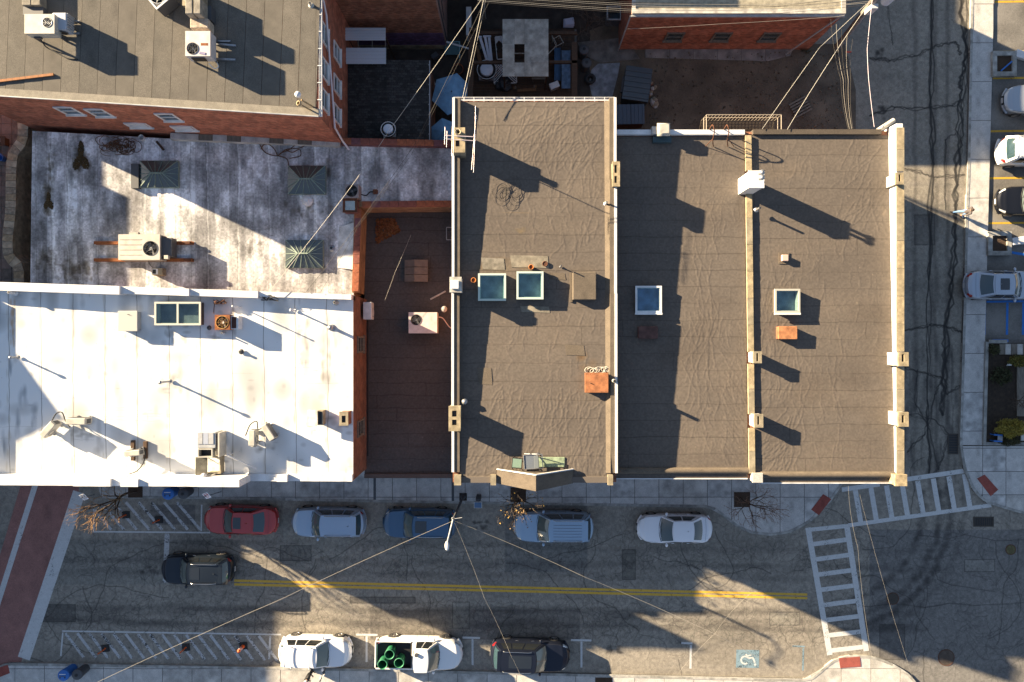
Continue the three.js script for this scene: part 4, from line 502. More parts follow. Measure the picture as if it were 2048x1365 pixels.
// --- stained building ---
const STH = 4.6;
{
  const b = thing('stained_roof_building', 'low building with weathered blue-white stained roof and hipped skylights', 'building'), L = poly([[64, 262], [330, 277], [680, 291], [906, 297], [906, 409], [714, 412], [707, 592], [60, 566]], STH), x0 = X(50, STH), x1 = X(920, STH), z0 = Z(250, STH), z1 = Z(600, STH);
  part('wall', slab(L, STH - 0.04, STH - 0.04), M.stucco, b);
  const cm = texture(canvas(1300, 530, (g, W, D) => {
    g.fillStyle = 'rgb(168,166,166)'; g.fillRect(0, 0, W, D); const r = rng(55), q = (px, py) => [(px - 50) / 870 * W, (py - 250) / 350 * D], sc = W / 870;
    for (let i = 0; i < 22; i++) { const [x] = q(60 + i * 33 + r() * 8, 0), v = r(); g.fillStyle = v < 0.5 ? `rgba(225,224,222,${0.15 + r() * 0.4})` : `rgba(105,102,100,${0.1 + r() * 0.3})`; g.fillRect(x, 0, 25 + r() * 26, D); }
    for (let i = 0; i < 1900; i++) { const v = r(); soft(g, r() * W, r() * D, 2 + r() * 10, 5 + r() * 34, v < 0.5 ? '232,231,228' : '86,82,78', 0.06 + r() * 0.14); }
    for (let i = 0; i < 700; i++) soft(g, r() * W, r() * D, 4 + r() * 26, 1 + r() * 4, r() < 0.5 ? '236,235,232' : '92,88,84', 0.12);
    for (let i = 0; i < 420; i++) { const [x, y] = q(140 + r() * 160, 340 + r() * 220); soft(g, x, y, 4 + r() * 16, 6 + r() * 24, '70,66,58', 0.1); }
    for (const [px, py, a, c, n] of [[160, 318, 22, 26, 60], [95, 400, 11, 40, 60], [100, 330, 8, 40, 26], [150, 540, 60, 26, 80], [90, 520, 26, 30, 40], [655, 335, 6, 30, 18], [620, 420, 60, 20, 24], [520, 500, 60, 30, 20]]) for (let k = 0; k < n; k++) { const [x, y] = q(px + (r() + r() - 1) * a, py + (r() + r() - 1) * c); soft(g, x, y, 3 + r() * 9, 4 + r() * 12, r() < 0.75 ? '58,50,38' : '84,74,52', 0.3); }
    for (let i = 0; i < 23; i++) { const [x] = q(70 + i * 31, 0); g.strokeStyle = `rgba(70,66,62,${0.2 + r() * 0.3})`; g.lineWidth = 1.2; wobble(g, r, x, 0, x + 4, D, 40, 3); if (r() < 0.4) { g.strokeStyle = 'rgba(240,240,236,0.4)'; g.lineWidth = 3 + r() * 5; wobble(g, r, x + 4, 0, x + 8, D, 40, 4); } }
    g.strokeStyle = 'rgba(62,57,52,0.7)'; for (let i = 0; i < 60; i++) { g.lineWidth = 0.8; const x = r() * W, y = r() * D; wobble(g, r, x, y, x + (r() - 0.5) * 60, y + (r() - 0.5) * 20, 8, 6); }
    const n = field(W, D, 300, 120, 2, 6), n2 = field(W, D, 26, 7, 5, 16), n3 = field(W, D, 60, 4, 3, 26), n4 = field(W, D, 5, 3, 3, 36); pixelsInto(g, W, D, (p, o, x, y, i) => { const f = (0.82 + n[i] * 0.36) * (0.8 + 0.4 * clamp((n2[i] - 0.34) * 3.4)) * (0.76 + 0.48 * n3[i]) * (0.8 + 0.4 * n4[i]); p[o] = clamp(p[o] * f, 0, 255); p[o + 1] = clamp(p[o + 1] * f, 0, 255); p[o + 2] = clamp(p[o + 2] * f, 0, 255); });
  }), { wrap: false });
  M.stained = mat(0.84, 0.85, 0.87, 0.85, { map: cm, bumpMap: again(tBump, 12), bumpScale: 0.008 });
  const uf = (x, z) => [(x - x0) / (x1 - x0), 1 - (z - z0) / (z1 - z0)]; let a = X(50, STH);
  while (a < x1) { const e = a + 1.02, c = clipRect(L, a, e, -30, 30), s = a; if (c.length > 2) part('roofing_strip', slab(c, (x) => STH + (Math.abs(x - s) < 0.2 ? 0.012 : 0.002), 0.03, uf), M.stained, b); a = e; }
  // parapets with clay coping
  part('parapet', slab(poly([[340, 270], [680, 284], [680, 293], [340, 279]], 4.9), 4.9, 0.7), M.concreteD, b); coping(b, [X(340, 4.95), Z(272, 4.95)], [X(680, 4.95), Z(286, 4.95)], 0.34, 4.902, 0.06, 12, [M.concreteB, M.concreteD, M.woodGrey]);
  const tc = [M.terracotta, M.terracottaB, M.terracottaC, M.terracotta, M.terracottaB];
  part('parapet', slab(poly([[682, 278], [905, 283], [905, 294], [682, 289]], 4.95), 4.93, 0.9), M.terracottaC, b); coping(b, [X(684, 5.0), Z(282, 5.0)], [X(904, 5.0), Z(287, 5.0)], 0.36, 4.935, 0.07, 12, tc, 'coping_tile');
  part('parapet', slab(poly([[712, 403], [905, 402], [905, 412], [712, 414]], 4.85), 4.83, 2.6), M.stucco, b); coping(b, [X(724, 4.9), Z(409, 4.9)], [X(905, 4.9), Z(407.5, 4.9)], 0.36, 4.835, 0.07, 10, tc, 'coping_tile');
  part('parapet', slab(poly([[708, 416], [720, 416], [714, 585], [703, 585]], 4.85), 4.825, 2.6), M.stucco, b); coping(b, [X(716, 4.9), Z(418, 4.9)], [X(710, 4.9), Z(583, 4.9)], 0.36, 4.83, 0.07, 9, tc, 'coping_tile');
  // hipped skylights with glazing bars; every pane on its own
  const hip = (px0, py0, px1, py1, label, open) => {
    const q = rectAt(px0, py0, px1, py1, STH + 0.25), o = sub(b, 'hipped_skylight', [q.x, STH, q.z]), w = q.w / 2, d = q.d / 2, k = q.w * 0.14, y0 = 0.2, y1 = 0.46; o.userData.label = label;
    part('skylight_kerb', merge([box(-w, w, 0, y0, -d, -d + 0.08), box(-w, w, 0, y0, d - 0.08, d), box(-w, -w + 0.08, 0, y0 - 0.003, -d + 0.08, d - 0.08), box(w - 0.08, w, 0, y0 - 0.003, -d + 0.08, d - 0.08)]), M.copperGreen, o);
    const sides = [[[-w, y0, d], [w, y0, d], [-k, y1, 0], [k, y1, 0], 5], [[w, y0, -d], [-w, y0, -d], [k, y1, 0], [-k, y1, 0], 5], [[-w, y0, -d], [-w, y0, d], [-k, y1, 0], [-k, y1, 0], 4], [[w, y0, d], [w, y0, -d], [k, y1, 0], [k, y1, 0], 4]], mix = (a, c, t) => a.map((v, i) => lerp(v, c[i], t));
    for (const [A, B, C, D, n] of sides) for (let i = 0; i < n; i++) {
      const g = new THREE.BufferGeometry(), p = mix(A, B, i / n), r = mix(A, B, (i + 1) / n), s = mix(C, D, (i + 1) / n), t = mix(C, D, i / n); g.setAttribute('position', new THREE.Float32BufferAttribute([...p, ...r, ...s, ...p, ...s, ...t], 3)); g.computeVertexNormals(); part('pane', uvm(g), M.paneGreen, o);
      part('glazing_bar', beam([p[0], p[1] + 0.02, p[2]], [t[0], t[1] + 0.02, t[2]], i ? 0.024 : 0.05, 0.025), M.copperGreen, o);
    }
    part('ridge_bar', beam([-k, y1 + 0.03, 0], [k, y1 + 0.03, 0], 0.07, 0.04), M.copperGreen, o); if (open) { part('open_flap', box(-w - 0.45, -w - 0.02, 0.02, 0.3, -d + 0.2, d + 0.05), M.darkGrey, o); }
  };
  hip(278, 321, 355, 375, 'hipped skylight with a dark open flap', true); hip(575, 331, 650, 388, 'hipped skylight below the vine stems'); hip(570, 480, 645, 536, 'hipped skylight nearest the white building');
  { const o = sub(b, 'mushroom_vent', at(617, 404, STH)); part('pipe', cyl(0.18, 0.18, 0.2, 0.1), M.white, o); part('cap', lathe([[0.02, 0.42], [0.18, 0.4], [0.31, 0.3], [0.31, 0.22], [0.28, 0.2]], 20), M.white, o); part('cap_top', cyl(0.14, 0.12, 0.05, 0.44), M.white, o); }
  pipe(b, 664, 497, STH, 0.2, 0.1, M.galvanised, false); { const o = sub(b, 'plumbing_vent', at(286, 277, STH)); part('bucket', lathe([[0.001, 0], [0.14, 0], [0.16, 0.24], [0.15, 0.24], [0.13, 0.02]], 14), M.white, o); }
  part('cricket', slab(poly([[678, 455], [713, 445], [708, 540], [675, 536]], STH), (x) => STH + 0.03 + (x - X(675, STH)) * 0.12, 0.05), mat(0.74, 0.74, 0.72, 0.8, { map: again(tBlotch, 0.5) }), b);
  settle(b);
}
// --- low dark-roofed building between the white and middle buildings ---
{
  const b = thing('row_building', 'single-storey building with dark membrane roof sunk between taller walls', 'building', [0, 0, 0], 0, 'attached buildings on the main street'), x0 = X(729, 3), x1 = mid.x0 - 0.02, z0 = Z(425, 3), z1 = Z(955, 3);
  part('wall', box(x0, x1, 0, 2.96, z0, z1), M.brickDark, b);
  M.lowRoof = mat(0.098, 0.094, 0.092, 0.94, { map: membraneMap(x1 - x0, z1 - z0, 404, [[0.35, 0.18, 0.3, 0.12, '235,220,205', 0.5], [0.6, 0.45, 0.5, 0.1, '150,145,142', 0.5], [0.3, 0.7, 0.5, 0.2, '228,216,206', 0.35], [0.8, 0.85, 0.3, 0.1, '160,155,150', 0.5], [0.2, 0.32, 0.2, 0.2, '225,212,196', 0.4]]), bumpMap: wrinkles(x1 - x0, z1 - z0, 405, [[0, 0, 1, 1, 50, 1.6, 0.8, 0.25]]), bumpScale: 0.015 });
  strips(b, x0, x1, z0, z1, () => 3.0, 'z', 1.0, M.lowRoof, roofUv(x0, x1, z0, z1), 21);
  part('front_upstand', box(x0 + 0.01, x1, 2.8, 3.16, z1 - 0.22, z1 + 0.03), M.lowMembrane, b); part('fascia', box(x0 + 0.01, x1, 2.4, 2.78, z1 + 0.002, z1 + 0.06), M.darkGrey, b);
  { const q = rectAt(808, 519, 855, 564, 3.55), o = sub(b, 'ridge_vent', [q.x, 3.0, q.z]); o.userData.label = 'tan ridged skylight box with metal bands'; part('vent_base', box(-q.w / 2 + 0.05, q.w / 2 - 0.05, 0, 0.35, -q.d / 2 + 0.05, q.d / 2 - 0.05), M.woodDark, o); for (let i = 0; i < 3; i++) { const a = lerp(-q.d / 2, q.d / 2, i / 3) + 0.015, c = lerp(-q.d / 2, q.d / 2, (i + 1) / 3) - 0.015; part('vent_panel', slab([[-q.w / 2, a], [-0.1, a], [-0.1, c], [-q.w / 2, c]], (x) => 0.56 + (x + 0.1) * 0.3, 0.03), mat(0.14, 0.1, 0.075, 0.6, { map: again(tSoft, 1) }), o); part('vent_panel', slab([[-0.09, a], [q.w / 2, a], [q.w / 2, c], [-0.09, c]], (x) => 0.56 - (x + 0.09) * 0.16, 0.03), mat(0.2, 0.15, 0.11, 0.6, { map: again(tSoft, 1) }), o); } }
  { const o = sub(b, 'dome_vent', at(889, 619, 3.0)); part('pipe', cyl(0.12, 0.12, 0.3, 0.15), M.rust, o); part('dome', ball(0.2, 0, 0.36, 0, 1, 0.75, 1), M.offWhite, o); }
  settle(b);
}
// --- brick building, north-west ---
const BRH = 9.6;
{
  const b = thing('brick_building', 'tall red brick building with grey felt roof and white windows', 'building'), xe = X(637, BRH), xw = -28.3, zs = (x) => lerp(-12.55, -11.36, (x - xw) / (xe - xw)), zn = -24;
  part('wall', slab([[xw, zn], [xe, zn], [xe, zs(xe)], [xw, zs(xw)]], BRH - 0.04, BRH - 0.04), M.brick, b);
  const ms = [rough(0.152, 0.136, 0.115, tSpeckle, 0.4), rough(0.144, 0.13, 0.11, tSpeckle, 0.33), rough(0.16, 0.143, 0.12, tSpeckle, 0.3), rough(0.148, 0.132, 0.111, tSoft, 0.5)], r = rng(9); let a = xw, i = 0;
  while (a < xe - 0.1) { const e = Math.min(xe - 0.12, a + 0.92), s = a; part('roofing_strip', slab([[a + 0.47, zn], [e + 0.45 > xe ? xe - 0.1 : e + 0.45, zn], [e - 0.025, zs(e) - 0.35], [a, zs(a) - 0.35]], (x) => BRH + (Math.abs(x - s - 0.2) < 0.3 ? 0.016 : 0.003), 0.03), ms[(i++ * 3) % 4], b); a = e; if (xe - 0.12 - a < 0.01) break; }
  part('edge_band', slab([[xw, zs(xw) - 0.36], [xe, zs(xe) - 0.36], [xe, zs(xe)], [xw, zs(xw)]], BRH + 0.03, 0.06), rough(0.3, 0.27, 0.22, tSpeckle, 0.6), b);
  part('edge_flashing', beam([xw, BRH, zs(xw) + 0.03], [xe, BRH, zs(xe) + 0.03], 0.05, 0.1), M.greyLight, b);
  part('gutter', merge([box(xe + 0.01, xe + 0.02, BRH - 0.14, BRH, zn, zs(xe)), box(xe + 0.02, xe + 0.14, BRH - 0.15, BRH - 0.13, zn, zs(xe)), box(xe + 0.14, xe + 0.16, BRH - 0.15, BRH, zn, zs(xe))]), M.white, b); for (let k = 0; k < 9; k++) part('gutter_strap', box(xe - 0.06, xe + 0.16, BRH, BRH + 0.015, -12.2 - k * 0.86, -12.16 - k * 0.86), M.white, b);
  part('downpipe', merge([bar([xe + 0.16, BRH - 0.2, -17.4], [xe + 0.14, BRH - 0.9, -16.9], 0.055, 8), bar([xe + 0.14, BRH - 0.9, -16.9], [xe + 0.14, 7.0, -11.6], 0.055, 8), bar([xe + 0.14, 7.0, -11.6], [xe + 0.14, 5.2, -11.35], 0.055, 8), bar([xe + 0.14, 5.2, -11.35], [xe + 0.4, 4.8, -11.0], 0.055, 8)]), mat(0.6, 0.56, 0.58, 0.5), b);
  for (const [px, h] of [[137, 7.0], [197, 7.0], [336, 7.0]]) { const x = X(px, 7.9); win(b, 'S', x, 7.3, 1.0, 1.15, zs(x) + 0.002, M.white, M.glass, 2); }
  for (const px of [275, 367]) { const x = X(px, 6.0); win(b, 'S', x, 5.6, 1.25, 0.75, zs(x) + 0.002, M.white, mat(0.5, 0.52, 0.56, 0.3), 1); }
  for (const z of [-12.5, -14.1, -15.9]) { win(b, 'E', z, 8.0, 1.05, 1.35, xe, M.white, M.glass, 2); win(b, 'E', z - 0.1, 5.45, 0.95, 1.3, xe, M.white, M.glass, 2); }
  { const o = sub(b, 'twin_duct', at(75, 12, BRH)); for (const s of [-1, 1]) part('duct', rbox(0.44, 0.5, 2.4, 0.03, 0.25, s * 0.235, -1.0), rough(0.3, 0.27, 0.22, tBlotch, 0.7), o); part('duct_base', box(-0.5, 0.5, 0, 0.35, 0.21, 0.62), M.darkGrey, o); }
  pipe(b, 622, 11, BRH, 0.3, 0.07, M.cream, false);
  { const o = sub(b, 'floodlight', at(612, 208, BRH)); part('bracket', merge([bar([0.35, 0.02, 0.15], [-0.1, 0.45, -0.05], 0.045), bar([0.3, 0.02, 0.35], [-0.1, 0.35, 0.2], 0.045)]), rough(0.5, 0.33, 0.16, tBlotch, 1), o); part('globe', ball(0.16, -0.22, 0.62, -0.25), M.white, o); part('lamp_head', lathe([[0.05, 0], [0.13, 0.1], [0.13, 0.2], [0.09, 0.2]], 12).rotateZ(0.5).translate(-0.16, 0.3, 0.12), M.tanC, o); }
  settle(b);
}
// --- north building with mural band, shed roof building, low brick building, off-picture blocks that throw the long shadows ---
{
  const b = thing('north_building', 'brown brick wall with purple painted band above the yards', 'building'), xa = X(690), xb = X(893), z = -18.85;
  part('wall', box(xa, xb, 2.3, 8.2, -24, z), M.brickBrown, b); part('painted_band', box(xa, xb, 0.6, 2.3, -24, z - 0.001), M.purple, b); part('plinth', box(xa, xb, 0, 0.6, -24, z + 0.02), M.tanB, b); part('corner_render', box(xb + 0.002, xb + 0.06, 0.1, 8.2, -24, z - 0.002), M.pinkWall, b); part('downpipe', merge([bar([xb + 0.1, 0.2, z - 0.2], [xb + 0.1, 8, z - 0.2], 0.05, 8), bar([xb + 0.1, 2.6, z - 0.7], [xb + 0.1, 5.6, z - 1.4], 0.03, 6)]), M.darkGrey, b); settle(b);
}
{
  const b = thing('shingle_roof_building', 'low building with black shingle roof between the brick building and the yard', 'building'), q = rectAt(687, 120, 857, 279, 3.6), x0 = q.x - q.w / 2, x1 = q.x + q.w / 2, z0 = q.z - q.d / 2, z1 = q.z + q.d / 2, xm = lerp(x0, x1, 0.51);
  part('wall', box(x0, x1, 0, 3.4, z0, z1), M.brickDark, b); part('roof_slope', slab([[x0, z0], [xm, z0], [xm, z1], [x0, z1]], (x) => 3.55 + (x - x0) * 0.035, 0.12), M.shingle, b); part('roof_slope', slab([[xm + 0.004, z0], [x1, z0], [x1, z1], [xm + 0.004, z1]], (x) => 3.55 + (x1 - x) * 0.035, 0.12), mat(0.055, 0.053, 0.051, 0.95, { map: again(tShingle, 0.33) }), b);
  part('gutter', merge([bar([x1 + 0.05, 3.5, z0], [x1 + 0.05, 3.5, z1], 0.035, 8)]), M.greyLight, b); for (let i = 0; i < 8; i++) part('gutter_strap', box(x1 - 0.02, x1 + 0.09, 3.53, 3.56, lerp(z0, z1, i / 8 + 0.05), lerp(z0, z1, i / 8 + 0.05) + 0.05), M.greyLight, b); settle(b);
}
{
  const b = thing('low_brick_building', 'low red brick building with pale gravel roof behind the dirt lot', 'building'), h = 4.9, x0 = X(1264, h), x1 = X(1691, h), z1 = Z(26, h);
  part('wall', box(x0, x1, 0, h - 0.05, -25, z1), M.brick, b); part('roof_sheet', box(x0 + 0.2, x1 - 0.25, h - 0.04, h + 0.02, -25, z1 - 0.2), rough(0.42, 0.38, 0.29, tBlotch, 0.6), b); part('roof_edge', merge([box(x0, x1, h - 0.05, h + 0.08, z1 - 0.2, z1 + 0.06), box(x0, x0 + 0.2, h - 0.05, h + 0.078, -25, z1 - 0.2), box(x1 - 0.25, x1, h - 0.05, h + 0.078, -25, z1 - 0.2)]), M.offWhite, b); part('gutter', box(x0, x1, h - 0.16, h - 0.04, z1 + 0.062, z1 + 0.18), M.greyLight, b);
  for (const px of [1349, 1443, 1540]) win(b, 'S', X(px, 1.9), 1.35, 1.1, 1.1, z1 + 0.002, M.woodGrey, M.glass, 2);
  part('downpipe', merge([bar([x0 - 0.05, 0.1, z1 + 0.1], [x0 - 0.05, h - 0.15, z1 + 0.1], 0.05, 8)]), M.greyLight, b); part('downpipe', bar([x1 - 1.5, 0.1, z1 + 0.35], [x1 - 0.2, h - 0.15, z1 + 0.12], 0.05, 8), M.greyLight, b); { const o = sub(b, 'meter_box', at(1610, 72, 0.9)); part('meter_body', rbox(0.7, 0.3, 0.2, 0.03), M.greyLight, o); } settle(b);
}
{ // blocks beyond the picture
  const g = 'neighbouring buildings beyond the picture edge', bl = (name, label, x0, x1, z0, z1, h, gable) => { const b = thing(name, label, 'building', [0, 0, 0], 0, g); part('wall', box(x0, x1, 0, h, z0, z1), M.brickDark, b); part('roof', box(x0 + 0.3, x1 - 0.3, h + 0.002, h + 0.05, z0 + 0.3, z1 - 0.3), M.membrane, b); if (gable) { const [za, zb, ht] = gable, s = new THREE.Shape([[za, h], [zb, h], [(za + zb) / 2, ht]].map((p) => new THREE.Vector2(...p))); part('gable', uvm(new THREE.ExtrudeGeometry(s, { depth: 0.5, bevelEnabled: false }).rotateY(-PI / 2).translate(x1, 0.003, 0)), M.brickDark, b); } settle(b); };
  bl('terrace_house', 'gabled brick building across the western street', -42.4, -37.4, -9.5, 1.3, 10, [-4.8, 1.2, 10.9]); bl('terrace_house', 'lower brick house beside the gabled one across the western street', -42.4, -37.4, -15.4, -9.51, 9.35); bl('terrace_house', 'lowest brick house at the north end of the western row', -42.4, -37.4, -17.8, -15.41, 8.9); bl('corner_shop', 'flat-roofed brick building across the western street junction', -54, -40.9, 4.0, 26, 8); bl('porch_annex', 'lower brick annex of the western junction building', -54, -40.9, 1.9, 3.99, 7.35); bl('warehouse', 'brick building north of the yards', -7.5, 6, -34, -22.4, 7.1);
}
// --- raised tiled terrace with curved wall, far west ---
{
  const t = structure('terrace', slab(poly([[-120, 215], [42, 225], [42, 575], [-120, 575]], 3.2), 3.17, 3.1), M.joint, 'brown tiled terrace behind the curved wall'), b = thing('curved_wall', 'weathered tan wall with curved ends beside the terrace', 'wall');
  paving(t, 'terrace_tile', poly([[-120, 215], [40, 225], [40, 575], [-120, 575]], 3.2), 0.62, 0.62, -31.2, -13, 0.02, 3.2, [rough(0.2, 0.15, 0.125, tSpeckle, 0.7), rough(0.17, 0.13, 0.105, tBlotch, 0.7), rough(0.23, 0.17, 0.14, tSpeckle, 0.9)], 5);
  const cl = [[44, 232], [44, 278], [38, 290], [26, 306], [22, 330], [20, 420], [14, 490], [18, 515], [34, 532], [37, 570]], q = cl.map((p) => V3(at(p[0], p[1], 4.1))), c = new THREE.CatmullRomCurve3(q), n = 26, off = (k, s) => { const p = c.getPointAt(k), d = c.getTangentAt(k); return [p.x - d.z * s, p.z + d.x * s]; }, ms = [rough(0.42, 0.31, 0.19, tBlotch, 0.9), rough(0.34, 0.27, 0.19, tBlotch, 1.3), rough(0.45, 0.36, 0.25, tBlotch, 0.7)];
  const l = [], r = []; for (let i = 0; i <= n; i++) { l.push(off(i / n, 0.27)); r.unshift(off(i / n, -0.27)); } part('wall_body', slab([...l, ...r], 4.0, 4), M.stone, b);
  for (let i = 0; i < n; i++) part('coping_stone', slab([off(i / n + 0.001, 0.3), off((i + 1) / n - 0.001, 0.3), off((i + 1) / n - 0.001, -0.3), off(i / n + 0.001, -0.3)], 4.1 + (i % 3) * 0.004, 0.095), ms[(i * 5) % 3], b); settle(b);
}
// ---------- things standing on the roofs ----------
function fanUnit(name, label, category, x0, y0, x1, y1, top, base, cab, o = {}) { // condensing unit seen from above; outline of its top in pixels
  const r = rectAt(x0, y0, x1, y1, top), g = thing(name, label, category, [r.x, base, r.z], o.turn ?? 0, o.group), t = top - base, feet = o.feet ?? 0.08, f = o.fan && [X(o.fan[0], top) - r.x, Z(o.fan[1], top) - r.z, MS(o.fan[2], top)];
  if (o.turn) { const c = Math.cos(o.turn), s = Math.sin(o.turn); if (f) { const a = f[0], b = f[1]; f[0] = a * c - b * s; f[1] = a * s + b * c; } }
  const w = o.w ?? r.w, d = o.d ?? r.d, dep = Math.min(0.22, (t - feet) * 0.5);
  if (f) {
    part('cabinet', merge([rbox(w, t - feet - dep, d, 0.025, feet + (t - feet - dep) / 2), uvm(holed(w, d, f[0], f[1], f[2], t - dep, dep))]), cab, g);
    part('fan_well', cyl(f[2], f[2], 0.01, t - dep + 0.006, f[0], f[1], 24), M.black, g);
    const fan = sub(g, 'fan', [f[0], t - dep + 0.09, f[1]]); part('hub', cyl(f[2] * 0.22, f[2] * 0.2, 0.06), o.hub ?? M.grey, fan); for (let i = 0; i < (o.blades ?? 4); i++) { const b = new THREE.BoxGeometry(f[2] * 0.7, 0.012, f[2] * 0.42).rotateX(0.5).translate(f[2] * 0.52, 0.03, 0).rotateY(i * PI * 2 / (o.blades ?? 4) + 0.4); part('blade', b, M.darkGrey, fan); }
    const gd = [ring(f[2], 0.014, t + 0.01, f[0], f[1]), ring(f[2] * 0.62, 0.005, t + 0.012, f[0], f[1]), ring(f[2] * 0.32, 0.005, t + 0.012, f[0], f[1])]; for (let i = 0; i < 4; i++) gd.push(bar([f[0] - Math.cos(i * PI / 4) * f[2], t + 0.012, f[1] - Math.sin(i * PI / 4) * f[2]], [f[0] + Math.cos(i * PI / 4) * f[2], t + 0.012, f[1] + Math.sin(i * PI / 4) * f[2]], 0.005, 4)); part('fan_guard', merge(gd), o.guard ?? M.grey, g);
  } else part('cabinet', rbox(w, t - feet, d, 0.03, feet + (t - feet) / 2), cab, g);
  if (o.ribs) for (let i = 1; i < o.ribs; i++) part('top_rib', box(-w / 2 + 0.06, (f ? f[0] - f[2] - 0.1 : w / 2 - 0.06), t + 0.001, t + 0.02, lerp(-d / 2, d / 2, i / o.ribs) - 0.012, lerp(-d / 2, d / 2, i / o.ribs) + 0.012), cab, g);
  if (o.louvre) for (let i = 0; i < 7; i++) part('louvre', box(w / 2 + 0.002, w / 2 + 0.03, lerp(feet + 0.06, t - 0.1, i / 7), lerp(feet + 0.06, t - 0.1, i / 7) + 0.035, -d / 2 + 0.05, d / 2 - 0.05), M.darkGrey, g);
  if (feet > 0) for (const [a, b] of [[-1, -1], [1, -1], [-1, 1], [1, 1]]) part('foot', box(a * (w / 2 - 0.08) - 0.04, a * (w / 2 - 0.08) + 0.04, 0, feet, b * (d / 2 - 0.08) - 0.04, b * (d / 2 - 0.08) + 0.04), M.darkGrey, g);
  return g;
}
// brick building
{ const g = fanUnit('condenser_unit', 'cream condenser with small round fan beside a ribbed grey unit', 'air conditioner', 48, 28, 108, 67, BRH + 1.1, BRH + 0.01, M.cream, { fan: [93.5, 45, 9.5], feet: 0.55, guard: M.galvanised }); part('wiring_box', box(-0.5, -0.15, 0.62, 0.78, 0.5, 0.56), M.darkGrey, g); part('cable', tube([[-0.3, 0.6, 0.5], [-0.35, 0.1, 0.7], [0.1, 0.03, 0.95], [0.7, 0.03, 1.25], [1.2, 0.03, 1.3]], 0.03), M.rubber, g); }
{ const g = thing('ribbed_air_unit', 'grey ribbed box fan unit on rails next to the cream condenser', 'air conditioner', at(139, 57, BRH + 0.01)); for (const z of [-0.3, 0.32]) part('rail', box(-0.8, 0.6, 0.1, 0.18, z - 0.04, z + 0.04), M.galvanised, g); part('cabinet', rbox(0.7, 0.62, 0.85, 0.05, 0.5), mat(0.36, 0.38, 0.42, 0.5), g); for (let i = 0; i < 7; i++) part('rib', box(0.35, 0.4, 0.25, 0.78, -0.4 + i * 0.12, -0.36 + i * 0.12), M.greyLight, g); part('fan_ring', new THREE.TorusGeometry(0.2, 0.03, 8, 20).translate(0, 0.5, 0.44), M.darkGrey, g); part('fan_disc', new THREE.CylinderGeometry(0.19, 0.19, 0.02, 20).rotateX(PI / 2).translate(0, 0.5, 0.435), M.black, g); for (const [a, b] of [[-0.6, -0.3], [0.5, -0.3], [-0.6, 0.32], [0.5, 0.32]]) part('foot', box(a - 0.05, a + 0.05, 0, 0.1, b - 0.06, b + 0.06), M.darkGrey, g); }
{ const g = fanUnit('condenser_unit', 'pale rusted condenser with large round fan near the roof centre', 'air conditioner', 370, 62, 420, 112, BRH + 1.05, BRH + 0.01, mat(0.68, 0.62, 0.6, 0.5, { map: again(tSoft, 0.8) }), { fan: [384.5, 97, 11.5], feet: 0.35, guard: M.darkGrey }); part('rust_patch', box(0.15, 0.5, 1.041, 1.046, -0.02, 0.1), M.rust, g); part('access_plate', rbox(0.32, 0.02, 0.12, 0.01, 1.05, 0.32, 0.42).rotateY(-0.2), mat(0.2, 0.18, 0.3, 0.5), g); part('hose', tube([[0.2, 0.3, 0.66], [0.4, 0.12, 0.85], [0.65, 0.2, 0.8], [0.66, 0.4, 0.66]], 0.022), M.white, g); part('side_grille', box(-0.4, 0.25, 0.5, 0.9, 0.645, 0.66), M.black, g); }
{ const g = thing('duct_stack', 'two weathered grey duct boxes behind the rusted condenser', 'duct', at(409, 45, BRH + 0.01)); for (const x of [-0.19, 0.21]) part('duct_box', rbox(0.34, 0.9, 0.75, 0.03, 0.85, x, -0.2), rough(0.33, 0.3, 0.25, tBlotch, 0.8), g); part('patched_base', rbox(0.9, 0.75, 0.5, 0.06, 0.375, 0.05, 0.38), rough(0.55, 0.45, 0.35, tBlotch, 1.4), g); part('skirt', box(-0.4, 0.55, 0, 0.5, -0.6, 0.1), M.darkGrey, g); }
for (const [i, [a, b, c, l]] of [[[432, 84], [462, 84], 0.08, 'short galvanised strut, upper of three beside the rusted condenser'], [[432, 89], [473, 93], 0.1, 'long galvanised strut, middle of three beside the rusted condenser'], [[432, 119], [472, 121], 0.1, 'galvanised strut, lowest of three beside the rusted condenser']].entries()) { const p = at(...a, BRH), q = at(...b, BRH); solo('metal_strut', merge([beam([p[0], BRH + 0.06, p[2]], [q[0], BRH + 0.06, q[2]], c, 0.09), beam([p[0] + 0.1, BRH + 0.115, p[2] + 0.02], [q[0], BRH + 0.115, q[2] + 0.02], c * 0.4, 0.02)]), M.galvanised, l, 'strut', 'galvanised struts on the brick building roof'); }
{ const g = fanUnit('condenser_unit', 'black-sided condenser with white top at the upper picture edge', 'air conditioner', 293, -34, 338, 14, BRH + 0.95, BRH + 0.01, M.darkGrey, { fan: [315, -10, 17], turn: PI / 4.5, w: 1.0, d: 1.0, guard: M.white, feet: 0.1 }); part('top_rim', merge([box(-0.52, 0.52, 0.94, 0.97, 0.44, 0.52), box(-0.52, -0.44, 0.94, 0.969, -0.52, 0.44), box(0.44, 0.52, 0.94, 0.969, -0.52, 0.44)]), M.white, g); }
{ const g = fanUnit('condenser_unit', 'tan round-cornered condenser at the upper picture edge', 'air conditioner', 364, -28, 402, 11, BRH + 0.85, BRH + 0.01, M.tanB, { fan: [383, -6, 15], guard: M.cream, feet: 0.1 }); part('corner_trim', rbox(0.2, 0.8, 0.2, 0.08, 0.45, 0.4, 0.4), M.tanB, g); }
solo('timber_plank', (() => { const a = at(-40, 168, BRH), b = at(108, 150, BRH); return beam([a[0], BRH + 0.06, a[2]], [b[0], BRH + 0.06, b[2]], 0.12, 0.08); })(), M.woodOrange, 'orange timber plank lying on the brick building roof', 'plank');
